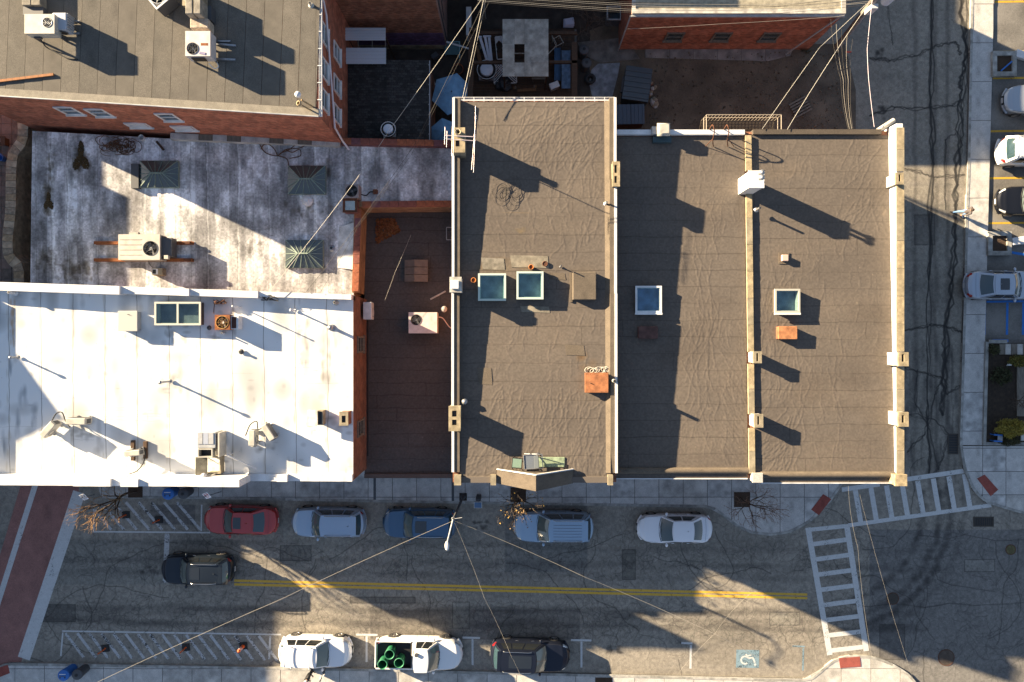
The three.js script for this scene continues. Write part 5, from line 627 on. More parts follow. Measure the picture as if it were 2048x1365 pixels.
// stained building: big unit on rusty beams
for (const [y, l] of [[487, 'upper rusty steel beam under the cream rooftop unit'], [521, 'lower rusty steel beam under the cream rooftop unit']]) { const g = thing('steel_beam', l, 'beam', [X(290, STH), STH + 0.015, Z(y, STH)], 0, 'rusty beams under the rooftop unit'), w = MS(196, STH); part('flange', box(-w / 2, w / 2, 0.2, 0.23, -0.09, 0.09), M.rust, g); part('web', box(-w / 2, w / 2, 0.03, 0.199, -0.02, 0.02), M.rustDark, g); part('flange', box(-w / 2, w / 2, 0, 0.029, -0.09, 0.09), M.rust, g); part('end_clamp', box(w / 2 - 0.45, w / 2 - 0.1, 0.231, 0.33, -0.07, 0.07), M.rustDark, g); }
{ const g = fanUnit('rooftop_unit', 'large cream rooftop unit with ribbed lid on rusty beams', 'air conditioner', 236, 469, 319, 520, STH + 1.05, STH + 0.25, M.cream, { fan: [300, 497, 14.5], feet: 0, ribs: 5, louvre: true, guard: M.darkGrey }); part('intake_hood', box(1.16, 1.75, 0.05, 0.62, -0.55, 0.5), M.darkGrey, g); part('valve_box', rbox(0.24, 0.2, 0.22, 0.02, 0.66, 1.5, 0.56), M.cream, g); part('filter_frame', box(-0.6, -0.1, 0.5, 0.72, -0.86, -0.72), M.offWhite, g); }
{ const g = thing('junction_cabinet', 'small tan equipment box below the cream rooftop unit', 'cabinet', at(321, 545, STH + 0.012)); part('cabinet', rbox(0.62, 0.42, 0.42, 0.02), M.tanB, g); part('door', box(-0.28, 0.05, 0.421, 0.43, -0.16, 0.16), M.white, g); part('vent', box(-0.25, -0.05, 0.431, 0.436, -0.12, 0.12), M.black, g); part('conduit', tube([[-0.25, 0.3, -0.2], [-0.45, 0.3, -0.4], [-0.5, 0.5, -0.75]], 0.02), M.darkGrey, g); }
{ const g = fanUnit('condenser_unit', 'brown condenser with black fan at the inner roof corner', 'air conditioner', 689, 369, 717, 396, STH + 0.85, STH + 0.01, mat(0.24, 0.2, 0.19, 0.6), { fan: [703, 382, 11.5], guard: M.black, feet: 0.08 }); part('refrigerant_line', tube([[0.45, 0.4, 0.1], [0.7, 0.2, 0.1], [0.9, 0.15, -0.1], [1.1, 0.1, -0.12]], 0.035), M.rubber, g); part('line_cap', rbox(0.26, 0.24, 0.26, 0.04, 0.12, 1.2, -0.12), M.rustDark, g); }
{ const r = rectAt(686, 398, 713, 424, STH + 0.75), g = thing('flue_box', 'square brown flue box with bright steel hood on the inner corner', 'flue', [r.x, STH + 0.01, r.z]); part('box_body', rbox(r.w, 0.66, r.d, 0.03), M.terracottaC, g); part('hood_frame', merge([box(-r.w / 2 - 0.03, r.w / 2 + 0.03, 0.66, 0.74, -r.d / 2 - 0.03, -r.d / 2 + 0.1), box(-r.w / 2 - 0.03, r.w / 2 + 0.03, 0.66, 0.74, r.d / 2 - 0.1, r.d / 2 + 0.03), box(-r.w / 2 - 0.03, -r.w / 2 + 0.1, 0.66, 0.738, -r.d / 2 + 0.1, r.d / 2 - 0.1), box(r.w / 2 - 0.1, r.w / 2 + 0.03, 0.66, 0.738, -r.d / 2 + 0.1, r.d / 2 - 0.1)]), M.rustDark, g); part('steel_hood', slab([[-r.w / 2 + 0.1, -r.d / 2 + 0.1], [r.w / 2 - 0.1, -r.d / 2 + 0.1], [r.w / 2 - 0.1, r.d / 2 - 0.1], [-r.w / 2 + 0.1, r.d / 2 - 0.1]], (x) => 0.75 - Math.abs(x) * 0.2, 0.03), metal(0.6, 0.58, 0.52, 0.25, 0.9), g); }
{ const r = rng(71), l = [], c = at(235, 292, STH); for (let i = 0; i < 46; i++) { const a = r() * 6.3, R = 0.25 + r() * 0.75, cx = c[0] + (r() - 0.5) * 1.5, cz = c[2] + (r() - 0.5) * 0.7, k = [...Array(6)].map((_, q) => new THREE.Vector3(cx + Math.cos(a + q * 0.7) * R * 0.55 + (r() - 0.5) * 0.1, STH + 0.03 + r() * 0.16, cz + Math.sin(a + q * 0.7) * R * 0.35)); l.push(tube(k, 0.012 + r() * 0.012, 14, 4)); } solo('dead_vine', merge(l), rough(0.17, 0.085, 0.045, tBlotch, 2), 'tangled heap of rusty-brown dead vines near the brick wall', 'vines'); }
{ const r = rng(72), l = []; for (const pts of [[[520, 290], [530, 305], [548, 312], [556, 312], [572, 300], [600, 297], [615, 290]], [[556, 312], [550, 300], [538, 290], [528, 291], [522, 300]], [[556, 312], [575, 320], [578, 335]], [[572, 300], [585, 306], [600, 300], [602, 312], [580, 318]], [[560, 308], [580, 300], [590, 292], [612, 288]]]) l.push(tube(pts.map((p) => new THREE.Vector3(X(p[0], STH), STH + 0.05 + r() * 0.08, Z(p[1], STH))), 0.028, 40, 5)); solo('vine_stems', merge(l), rough(0.16, 0.08, 0.045, tBlotch, 2), 'looping bare vine stems beside a hipped skylight', 'vines'); }
solo('ring_of_wire', ring(0.33, 0.016, STH + 0.04), M.rustDark, 'thin loop of wire next to the dead vines', 'wire', undefined, [X(272, STH), 0, Z(294, STH)]);
solo('fallen_slat', beam([-0.2, STH + 0.05, -0.25], [0.22, STH + 0.05, 0.25], 0.12, 0.05), M.woodDark, 'short dark board lying on the stained roof', 'board', undefined, [X(320, STH), 0, Z(292, STH)]);
for (const [px, py, n, s, l, nm] of [[162, 318, 900, 0.85, 'brown leaf litter heaped on the stained roof', 'leaf_litter'], [97, 405, 500, 0.5, 'dark mossy debris along the west roof edge', 'moss_debris']]) { const g = new THREE.PlaneGeometry(0.07, 0.05), m = new THREE.InstancedMesh(g, mat(0.09, 0.065, 0.03, 0.95), n), r = rng(n), d = new THREE.Object3D(); for (let i = 0; i < n; i++) { const a = r() * 6.3, q = Math.sqrt(r()) * s * (0.6 + 0.4 * Math.sin(a * 3)); d.position.set(X(px, STH) + Math.cos(a) * q * 0.6, STH + 0.02 + r() * 0.07 * (1 - q / s), Z(py, STH) + Math.sin(a) * q * 1.2); d.rotation.set(-PI / 2 + (r() - 0.5), 0, r() * 6); d.scale.setScalar(0.6 + r()); d.updateMatrix(); m.setMatrixAt(i, d.matrix); m.setColorAt(i, new THREE.Color().setHSL(0.08 + r() * 0.05, 0.4, 0.3 + r() * 0.5)); } shadows(m); m.name = nm; tag(m, l, 'debris', undefined, 'stuff'); scene.add(m); }
// white roof units
const WY = (px) => whi.y(X(px, 6.8)) + 0.014;
function splitUnit(px, py, turn, len, label, tilt = 0.05, dep = 0.34, ht = 0.62) { const b = WY(px), g = thing('split_unit', label, 'air conditioner', [X(px, b + 0.4), b, Z(py, b + 0.4)], turn, 'slim outdoor units on the white roof'); for (const s of [-1, 1]) part('stand', box(s * len * 0.32 - 0.04, s * len * 0.32 + 0.04, 0, 0.16, -dep * 0.7, dep * 0.7), M.greyLight, g); part('casing', rbox(len, ht, dep, 0.04, 0.165 + ht / 2), M.cream, g); part('side_grille', box(len / 2, len / 2 + 0.012, 0.3, 0.65, -dep * 0.35, dep * 0.35), M.darkGrey, g); part('coil_grille', box(-len * 0.44, len * 0.44, 0.24, 0.16 + ht - 0.06, -dep / 2 - 0.012, -dep / 2), M.darkGrey, g); part('fan_ring', new THREE.TorusGeometry(0.2, 0.02, 6, 20).translate(-len * 0.12, 0.48, dep / 2 + 0.012), M.grey, g); part('valve_cover', rbox(0.1, 0.24, dep * 0.7, 0.02, 0.42, -len / 2 - 0.05), M.cream, g); return g; }
splitUnit(103, 858, 0.85, 0.95, 'slim cream outdoor unit turned diagonally at the west side of the white roof'); splitUnit(159, 842, -0.02, 1.05, 'slim cream outdoor unit lying east-west joined by a black hose'); splitUnit(271, 905, 0.1, 0.85, 'slim cream outdoor unit on two dark timber sleepers', 0.05, 0.3, 0.5).position.y += 0.13; splitUnit(508, 875, PI / 2, 0.85, 'short slim outdoor unit set north-south beside the diagonal one'); splitUnit(540, 864, -1.0, 0.95, 'slim outdoor unit turned diagonally near the long antenna pole');
for (const [px, l] of [[267, 'dark timber sleeper, western of the pair under a slim unit'], [292, 'dark timber sleeper, eastern of the pair under a slim unit']]) { const b = WY(px); solo('timber_sleeper', rbox(0.2, 0.14, px < 280 ? 1.1 : 0.95, 0.015, 0.07), M.woodDark, l, 'sleeper', 'sleepers on the white roof', [X(px, b), b, Z(px < 280 ? 901 : 900, b)]); }
for (const [pts, l] of [[[[112, 845], [120, 826], [130, 824], [138, 842], [150, 853]], 'black hose looping between two slim units on the west side'], [[[497, 870], [505, 848], [517, 842], [520, 858], [532, 853]], 'black hose looping between the pair of slim units'], [[[290, 893], [296, 903], [293, 922], [280, 940], [266, 946]], 'long black cable trailing from the sleeper-mounted unit']]) { const b = WY(pts[0][0]); solo('hose', tube(pts.map((p, i) => new THREE.Vector3(X(p[0], b), b + (i === 0 || i === pts.length - 1 ? 0.45 : 0.3), Z(p[1], b))), 0.03, 40, 6), M.rubber, l, 'hose', 'black hoses on the white roof'); }
{ const b = WY(425), g = thing('evaporative_unit', 'large grey vented unit with open dark hatch near the front parapet', 'air conditioner', [X(426, b), b, Z(902, b)]); part('cabinet', rbox(1.0, 0.9, 0.85, 0.03, 0.45, 0.02, -0.7), M.greyLight, g); for (const x of [-0.3, 0, 0.28]) part('lid_panel', box(x - 0.13, x + 0.13, 0.905, 0.925, -1.1, -0.5), x ? M.greyLight : mat(0.3, 0.33, 0.4, 0.5), g); part('hatch_frame', merge([box(-0.44, 0.36, 0.5, 0.92, -0.26, -0.2), box(-0.44, 0.36, 0.5, 0.92, 0.16, 0.22), box(-0.44, -0.38, 0.5, 0.918, -0.2, 0.16), box(0.3, 0.36, 0.5, 0.918, -0.2, 0.16)]), M.cream, g); part('hatch_dark', box(-0.38, 0.3, 0.5, 0.6, -0.2, 0.16), M.black, g); part('side_slot', box(0.53, 0.64, 0.2, 0.85, -1.05, 0.1), M.iron, g); part('casing_wall', box(0.64, 0.72, 0, 0.9, -1.1, 0.2), M.cream, g); part('open_lid', rbox(0.62, 0.05, 0.98, 0.02, 0.62, -0.42, 0.72).rotateZ(-0.12), rough(0.16, 0.15, 0.12, tBlotch, 1), g); part('lower_box', merge([box(-0.1, 0.62, 0, 0.5, 0.24, 0.3), box(-0.1, 0.62, 0, 0.5, 1.1, 1.16), box(0.56, 0.62, 0, 0.498, 0.3, 1.1)]), M.tanB, g); part('frame_rod', bar([0, 0.6, 0.3], [0.55, 0.6, 0.62], 0.02), M.cream, g); part('globe_cap', ball(0.16, -0.13, 0.85, 1.22), M.white, g); part('globe_post', cyl(0.04, 0.04, 0.75, 0.375, -0.13, 1.22, 8), M.white, g); }
{ const b = WY(480), p = at(455, 911, b + 0.6), q = at(513, 939, b + 0.2); const g = thing('satellite_arm', 'white pole with dish reaching across the white roof', 'antenna', p); part('pole', bar([0, 0, 0], [q[0] - p[0], q[1] - p[1], q[2] - p[2]], 0.035, 8), M.white, g); part('dish', lathe([[0.001, 0], [0.12, 0.02], [0.2, 0.07]], 16).rotateZ(0.4).translate(q[0] - p[0] - 0.5, -0.35, q[2] - p[2] + 0.05), M.white, g); part('post', cyl(0.04, 0.04, 0.6, -0.3, 0, 0, 8), M.white, g); part('dish_mount', cyl(0.03, 0.03, 0.24, -0.48, q[0] - p[0] - 0.5, q[2] - p[2] + 0.05, 8), M.white, g); }
fanUnit('condenser_unit', 'rusty orange condenser with round fan beside the double skylight', 'air conditioner', 429, 630, 459, 660, 7.35, WY(445), M.rust, { fan: [444, 645, 12.5], guard: rough(0.6, 0.35, 0.12, tBlotch, 1), feet: 0.1, hub: M.white });
{ const b = WY(465), r = rectAt(460, 632, 473, 659, 7.3), g = thing('coil_box', 'white box with dark coil face beside the orange condenser', 'cabinet', [r.x, b, r.z]); part('casing', box(-r.w / 2, r.w / 2 + 0.06, 0, 0.58, -r.d / 2, r.d / 2), M.white, g); part('coil', box(-r.w / 2 + 0.05, r.w / 2 - 0.06, 0.581, 0.6, -r.d / 2 + 0.06, r.d / 2 - 0.06), mat(0.09, 0.03, 0.025, 0.7), g); for (let i = 0; i < 4; i++) part('coil_fin', box(lerp(-r.w / 2 + 0.08, r.w / 2 - 0.09, i / 3) - 0.01, lerp(-r.w / 2 + 0.08, r.w / 2 - 0.09, i / 3) + 0.01, 0.601, 0.615, -r.d / 2 + 0.06, r.d / 2 - 0.06), M.rustDark, g); }
{ const b = WY(440), r = rng(33), l = []; for (let i = 0; i < 7; i++) l.push(tube([...Array(5)].map((_, k) => new THREE.Vector3(X(428 + k * 6 + r() * 6, b), b + 0.1 + r() * 0.3, Z(600 + r() * 10, b))), 0.022, 20, 5)); l.push(tube([[X(432, b), b + 0.1, Z(602, b)], [X(431, b), b + 0.2, Z(615, b)], [X(432, b), b + 0.3, Z(628, b)]], 0.025)); solo('rusty_pipework', merge(l), M.rustDark, 'cluster of rusty pipes above the orange condenser', 'pipes'); }
{ const r = rng(34), l = []; for (let i = 0; i < 8; i++) l.push(tube([...Array(5)].map((_, k) => new THREE.Vector3(X(520 + k * 8 + r() * 4, 7), 6.72 + r() * 0.25, Z(594 + (r() - 0.3) * 12, 7))), 0.018, 20, 5)); solo('cable_bundle', merge(l), M.wireDark, 'knotted bundle of service cables at the white north parapet', 'cables'); }
{ const b = WY(640), r = rectAt(627, 822, 645, 851, 7.1), g = thing('vent_hood', 'tan sheet-metal vent hood near the east chimney', 'vent', [r.x, b, r.z]); part('duct', box(-r.w / 2 + 0.2, r.w / 2, 0, 0.55, -r.d / 2, r.d / 2), M.tanB, g); part('dark_throat', box(-r.w / 2 + 0.24, r.w / 2 - 0.05, 0.551, 0.556, -r.d / 2 + 0.06, r.d / 2 - 0.06), M.black, g); part('hood', slab([[-r.w / 2 - 0.35, -r.d / 2 - 0.04], [-r.w / 2 + 0.2, -r.d / 2 - 0.04], [-r.w / 2 + 0.2, r.d / 2 + 0.04], [-r.w / 2 - 0.35, r.d / 2 + 0.04]], (x) => 0.62 + (x + r.w / 2) * 0.25, 0.05), M.offWhite, g); }
// low roof
{ const g = fanUnit('condenser_unit', 'pinkish white condenser on the sunken dark roof', 'air conditioner', 817, 625, 874, 667, 3.95, 3.015, mat(0.7, 0.62, 0.58, 0.5, { map: again(tSoft, 0.8) }), { fan: [832, 640, 10.5], feet: 0.1, guard: M.darkGrey }); part('conduit', tube([[0.85, 0.6, -0.35], [1.1, 0.55, -0.3], [1.6, 0.3, 0.3], [1.85, 0.3, 0.15]], 0.03), mat(0.6, 0.45, 0.38, 0.6), g); }
{ const g = thing('wall_condenser', 'white condenser bracketed to the white building east wall', 'air conditioner', [X(735, 4.6), 4.0, Z(622, 4.6)]); part('casing', rbox(0.5, 0.7, 1.0, 0.04, 0.35), M.whiteMetal, g); for (const z of [-0.3, 0.3]) part('bracket', beam([-0.55, -0.02, z], [0.2, -0.02, z], 0.06, 0.04), M.darkGrey, g); part('fan_ring', new THREE.TorusGeometry(0.26, 0.02, 6, 20).rotateY(PI / 2).translate(0.262, 0.35, 0.1), M.greyLight, g); }
solo('white_stick', rbox(1.05, 0.05, 0.1, 0.015, 0.025).rotateY(0.49), M.cream, 'white plank lying on the sunken dark roof', 'plank', undefined, [X(876, 3), 3.017, Z(591, 3)]);
{ const n = 800, g = new THREE.PlaneGeometry(0.09, 0.06), m = new THREE.InstancedMesh(g, mat(0.2, 0.1, 0.045, 0.95), n), r = rng(81), d = new THREE.Object3D(); for (let i = 0; i < n; i++) { const u = r() * 1.5, v = r() * (1.5 - u * 0.5); d.position.set(X(752, 3) + u * 1.05 * (0.7 + v * 0.3), 3.03 + r() * 0.07, Z(438, 3) + v); d.rotation.set(-PI / 2 + (r() - 0.5), 0, r() * 6); d.scale.setScalar(0.5 + r()); d.updateMatrix(); m.setMatrixAt(i, d.matrix); m.setColorAt(i, new THREE.Color().setHSL(0.06 + r() * 0.05, 0.5, 0.25 + r() * 0.5)); } shadows(m); m.name = 'fallen_leaves'; tag(m, 'drift of fallen brown leaves in the sunken roof corner', 'leaves', undefined, 'stuff'); scene.add(m); }
{ const l = []; for (const [a, b, c, e] of [[893, 455, 905, 480]]) l.push(bar(at(a, b, 4), at(c, b, 4), 0.02), bar(at(a, b, 4), at(a, e, 4), 0.02), bar(at(a, e, 4), at(c, e, 4), 0.02)); solo('wall_bracket', merge(l), M.greyLight, 'thin white bracket frame on the middle building wall', 'bracket'); }
// middle roof
{ const r = rng(91), l = [], c = at(1013, 382, 8.22); for (let i = 0; i < 11; i++) { const a = r() * 6.3, R = 0.28 + r() * 0.5, ox = Math.cos(a) * R * 0.6, oz = Math.sin(a) * R * 0.6 + 0.05, k = [...Array(12)].map((_, q) => new THREE.Vector3(c[0] + ox + Math.cos(q / 12 * 6.283) * R * 0.55, 8.235 + r() * 0.03, c[2] + oz + Math.sin(q / 12 * 6.283) * R * 0.75)); l.push(tube(k, 0.006, 40, 4, true)); } solo('cable_coil', merge(l), M.wireDark, 'loose coil of dark cable on the middle roof', 'cable'); }
{ const r = rng(92), l = []; for (let i = 0; i < 9; i++) { const cx = X(1178 + i * 5, 8.5), cz = Z(741 + (r() - 0.5) * 6, 8.5), R = 0.1 + r() * 0.09; l.push(tube([...Array(9)].map((_, q) => new THREE.Vector3(cx + Math.cos(q / 9 * 6.283) * R * 1.4, 8.53 + r() * 0.05, cz + Math.sin(q / 9 * 6.283) * R)), 0.019, 30, 5, true)); } solo('rope_coil', merge(l), M.cream, 'white rope coiled behind the orange roof hatch', 'rope'); }
{ const y = 8.6, g = thing('folding_chair', 'dark grey folding camp chair lying on a green mat', 'chair', [X(1065, y), y + 0.02, Z(921, y)], 0.06); part('seat', rbox(0.62, 0.04, 0.7, 0.02, 0.42, -0.12), mat(0.11, 0.13, 0.16, 0.7), g); part('backrest', rbox(0.24, 0.05, 0.66, 0.02, 0.5, 0.32).rotateZ(0.25), mat(0.07, 0.085, 0.1, 0.7), g); const fr = (a, b) => bar(a, b, 0.022, 6); for (const z of [-0.36, 0.36]) { part('side_rail', merge([fr([-0.46, 0.44, z], [0.5, 0.46, z]), fr([-0.44, 0.44, z], [0.35, 0.02, z]), fr([0.45, 0.46, z], [-0.4, 0.02, z])]), M.galvanised, g); } for (const x of [-0.45, 0.5]) part('cross_bar', fr([x, 0.45, -0.36], [x, 0.45, 0.36]), M.galvanised, g); }
{ const y = 8.62; solo('foam_mat', rbox(2.1, 0.07, 0.52, 0.02, 0.035), mat(0.3, 0.38, 0.25, 0.9, { map: again(tBlotch, 1.2) }), 'long pale green mat under the folding chair', 'mat', undefined, [X(1089, y), y + 0.01, Z(924.5, y)]); const g = thing('lawn_chair', 'green webbed lawn chair with black frame beside the camp chair', 'chair', [X(1034, y), y + 0.02, Z(925, y)], -0.08); part('seat', rbox(0.46, 0.03, 0.46, 0.01, 0.28), mat(0.16, 0.24, 0.19, 0.9), g); part('frame', merge([bar([-0.25, 0.28, -0.25], [0.25, 0.29, -0.25], 0.02), bar([-0.25, 0.28, 0.25], [0.25, 0.29, 0.25], 0.02), bar([-0.25, 0.28, -0.25], [-0.25, 0.28, 0.25], 0.02), bar([0.25, 0.29, -0.25], [0.25, 0.29, 0.25], 0.02)]), M.black, g); for (const [a, b] of [[-0.25, 0.25], [0.25, 0.25], [-0.25, -0.25], [0.25, -0.25]]) part('leg', bar([a, 0.28, b], [a + 0.12, 0, b + (b > 0 ? 0.2 : -0.02)], 0.018), M.black, g); }
// television antenna on the west chimney
{ const y = 10.9, c = at(916, 276, 9.4), g = thing('television_antenna', 'pink-white television antenna on the tall west chimney', 'antenna', c), q = (px, py) => { const p = at(px, py, y); return [p[0] - c[0], y - c[1], p[2] - c[2]]; }; part('mast', cyl(0.025, 0.025, y - 9.4, (y - 9.4) / 2, 0, 0, 8), M.galvanised, g); const m = mat(0.72, 0.6, 0.6, 0.35, { metalness: 0.4 }); part('boom', bar(q(889, 271), q(951, 274), 0.022), m, g); part('boom', bar(q(893, 278), q(951, 282), 0.018), m, g); for (const [a, b, c2, d] of [[890, 254, 889, 289], [894, 262, 893, 295], [906, 228, 903, 312], [908, 243, 906, 322], [951, 212, 949, 300], [952, 230, 943, 340], [950, 270, 947, 345]]) part('element', bar(q(a, b), q(c2, d), 0.011), m, g); }
// ladder hoops and fire escape behind the east building
{ const b = eas, y = 7.35, g = thing('roof_ladder_rails', 'curved rusty ladder handrails over the white north wall', 'ladder', [X(1430, y), 7.25, Z(290, y)]), l = (px, py, h) => { const p = at(px, py, h); return [p[0] - g.position.x, h - 7.25, p[2] - g.position.z]; }; for (const x of [1427, 1456]) part('handrail', tube([l(x, 293, 7.27), l(x - 1, 280, 7.9), l(x + 2, 262, 8.25), l(x - 1, 250, 8.3), l(x - 6, 256, 7.9), l(x - 6, 262, 6.9)], 0.03, 30, 6), M.rustDark, g); part('brace', bar(l(1411, 293, 7.26), l(1427, 277, 8.0), 0.02), M.rustDark, g); part('brace', bar(l(1468, 293, 7.26), l(1456, 277, 8.0), 0.02), M.rustDark, g); }
{ const y = 5.6, a = P(1403, 262, y), b = P(1549, 262, y), z = eas.z0 - 0.1, g = thing('fire_escape', 'rusty iron fire escape landing behind the east building', 'fire escape', [(a.x + b.x) / 2, y, z]), w = (b.x - a.x) / 2; for (let i = 0; i < 12; i++) part('floor_bar', box(-w, w, 0, 0.03, -1.0 + i * 0.085, -0.97 + i * 0.085), M.iron, g); const rail = M.iron; for (const h of [0.5, 1.0]) part('rail', merge([bar([-w, h, -1.0], [w, h, -1.0], 0.022), bar([-w, h, -1.0], [-w, h, 0], 0.022), bar([w, h, -1.0], [w, h, 0], 0.022)]), mat(0.3, 0.26, 0.21, 0.7), g); for (let i = 0; i <= 22; i++) part('baluster', bar([lerp(-w, w, i / 22), 0, -1.0], [lerp(-w, w, i / 22), 1.0, -1.0], 0.012, 4), mat(0.3, 0.26, 0.21, 0.7), g); part('wall_bracket', merge([bar([-w, 0, -1], [-w, -0.9, 0], 0.03), bar([w, 0, -1], [w, -0.9, 0], 0.03)]), M.iron, g); }
// ---------- vehicles ----------
const tyreGeo = lathe([[0.2, -0.1], [0.3, -0.11], [0.335, -0.085], [0.34, 0], [0.335, 0.085], [0.3, 0.11], [0.2, 0.1]], 28).rotateX(PI / 2);
const rimGeo = (() => { const l = [new THREE.CylinderGeometry(0.075, 0.075, 0.03, 14).rotateX(PI / 2).translate(0, 0, 0.085), new THREE.TorusGeometry(0.205, 0.022, 8, 28).translate(0, 0, 0.085)]; for (let i = 0; i < 5; i++) for (const s of [-0.13, 0.13]) l.push(new THREE.BoxGeometry(0.15, 0.03, 0.025).translate(0.13, 0, 0.08).rotateZ(i * PI * 0.4 + s)); return merge(l); })();
const wellGeo = new THREE.CylinderGeometry(0.2, 0.2, 0.1, 20).rotateX(PI / 2);
const paintCar = (r, g, b, me = 0.35) => new THREE.MeshPhysicalMaterial({ color: new THREE.Color().setRGB(r, g, b), metalness: me, roughness: 0.42, specularIntensity: r + g + b < 0.08 ? 0.25 : 0.8, clearcoat: r + g + b < 0.08 ? 0.55 : 1, clearcoatRoughness: 0.06, side: THREE.DoubleSide });
const lampRed = new THREE.MeshPhysicalMaterial({ color: new THREE.Color().setRGB(0.35, 0.012, 0.012), roughness: 0.15, clearcoat: 1, side: THREE.DoubleSide }), lampClear = new THREE.MeshPhysicalMaterial({ color: new THREE.Color().setRGB(0.6, 0.62, 0.64), roughness: 0.1, metalness: 0.4, clearcoat: 1, side: THREE.DoubleSide }), chrome = metal(0.6, 0.6, 0.6, 0.2, 0.95), tint = new THREE.MeshPhysicalMaterial({ color: new THREE.Color().setRGB(0.012, 0.014, 0.016), roughness: 0.04, clearcoat: 1, clearcoatRoughness: 0.02, side: THREE.DoubleSide }), tintBlue = new THREE.MeshPhysicalMaterial({ color: new THREE.Color().setRGB(0.025, 0.05, 0.06), roughness: 0.04, clearcoat: 1, side: THREE.DoubleSide });
const tintPale = new THREE.MeshPhysicalMaterial({ color: new THREE.Color().setRGB(0.1, 0.125, 0.115), roughness: 0.05, clearcoat: 1, side: THREE.DoubleSide });
function curve(pts) { return (x) => { if (x <= pts[0][0]) return pts[0][1]; for (let i = 1; i < pts.length; i++) if (x <= pts[i][0]) { const [a, b] = pts[i - 1], [c, d] = pts[i], t = (x - a) / (c - a); return lerp(b, d, t * t * (3 - 2 * t)); } return pts[pts.length - 1][1]; }; }
const SHAPES = { // top line of the body (u: -1 rear, 1 nose) as a share of belt height, cabin from rear glass foot to windscreen foot, roof from rear to front
  sedan: { top: [[-1, 0.74], [-0.97, 0.9], [-0.85, 1.04], [-0.6, 1.06], [0.3, 1.0], [0.45, 0.99], [0.8, 0.9], [0.93, 0.8], [1, 0.66]], cab: [-0.74, 0.42], roof: [-0.42, 0.12], wr: 0.68 },
  suv: { top: [[-1, 0.75], [-0.97, 1.0], [-0.9, 1.06], [0.3, 1.0], [0.5, 1.0], [0.8, 0.95], [0.93, 0.86], [1, 0.66]], cab: [-0.93, 0.42], roof: [-0.76, 0.14], wr: 0.7 },
  pickup: { top: [[-1, 0.9], [-0.985, 1.0], [-0.1, 1.02], [0.5, 1.02], [0.85, 0.98], [0.95, 0.9], [1, 0.7]], cab: [-0.13, 0.5], roof: [-0.08, 0.26], wr: 0.72 },
};
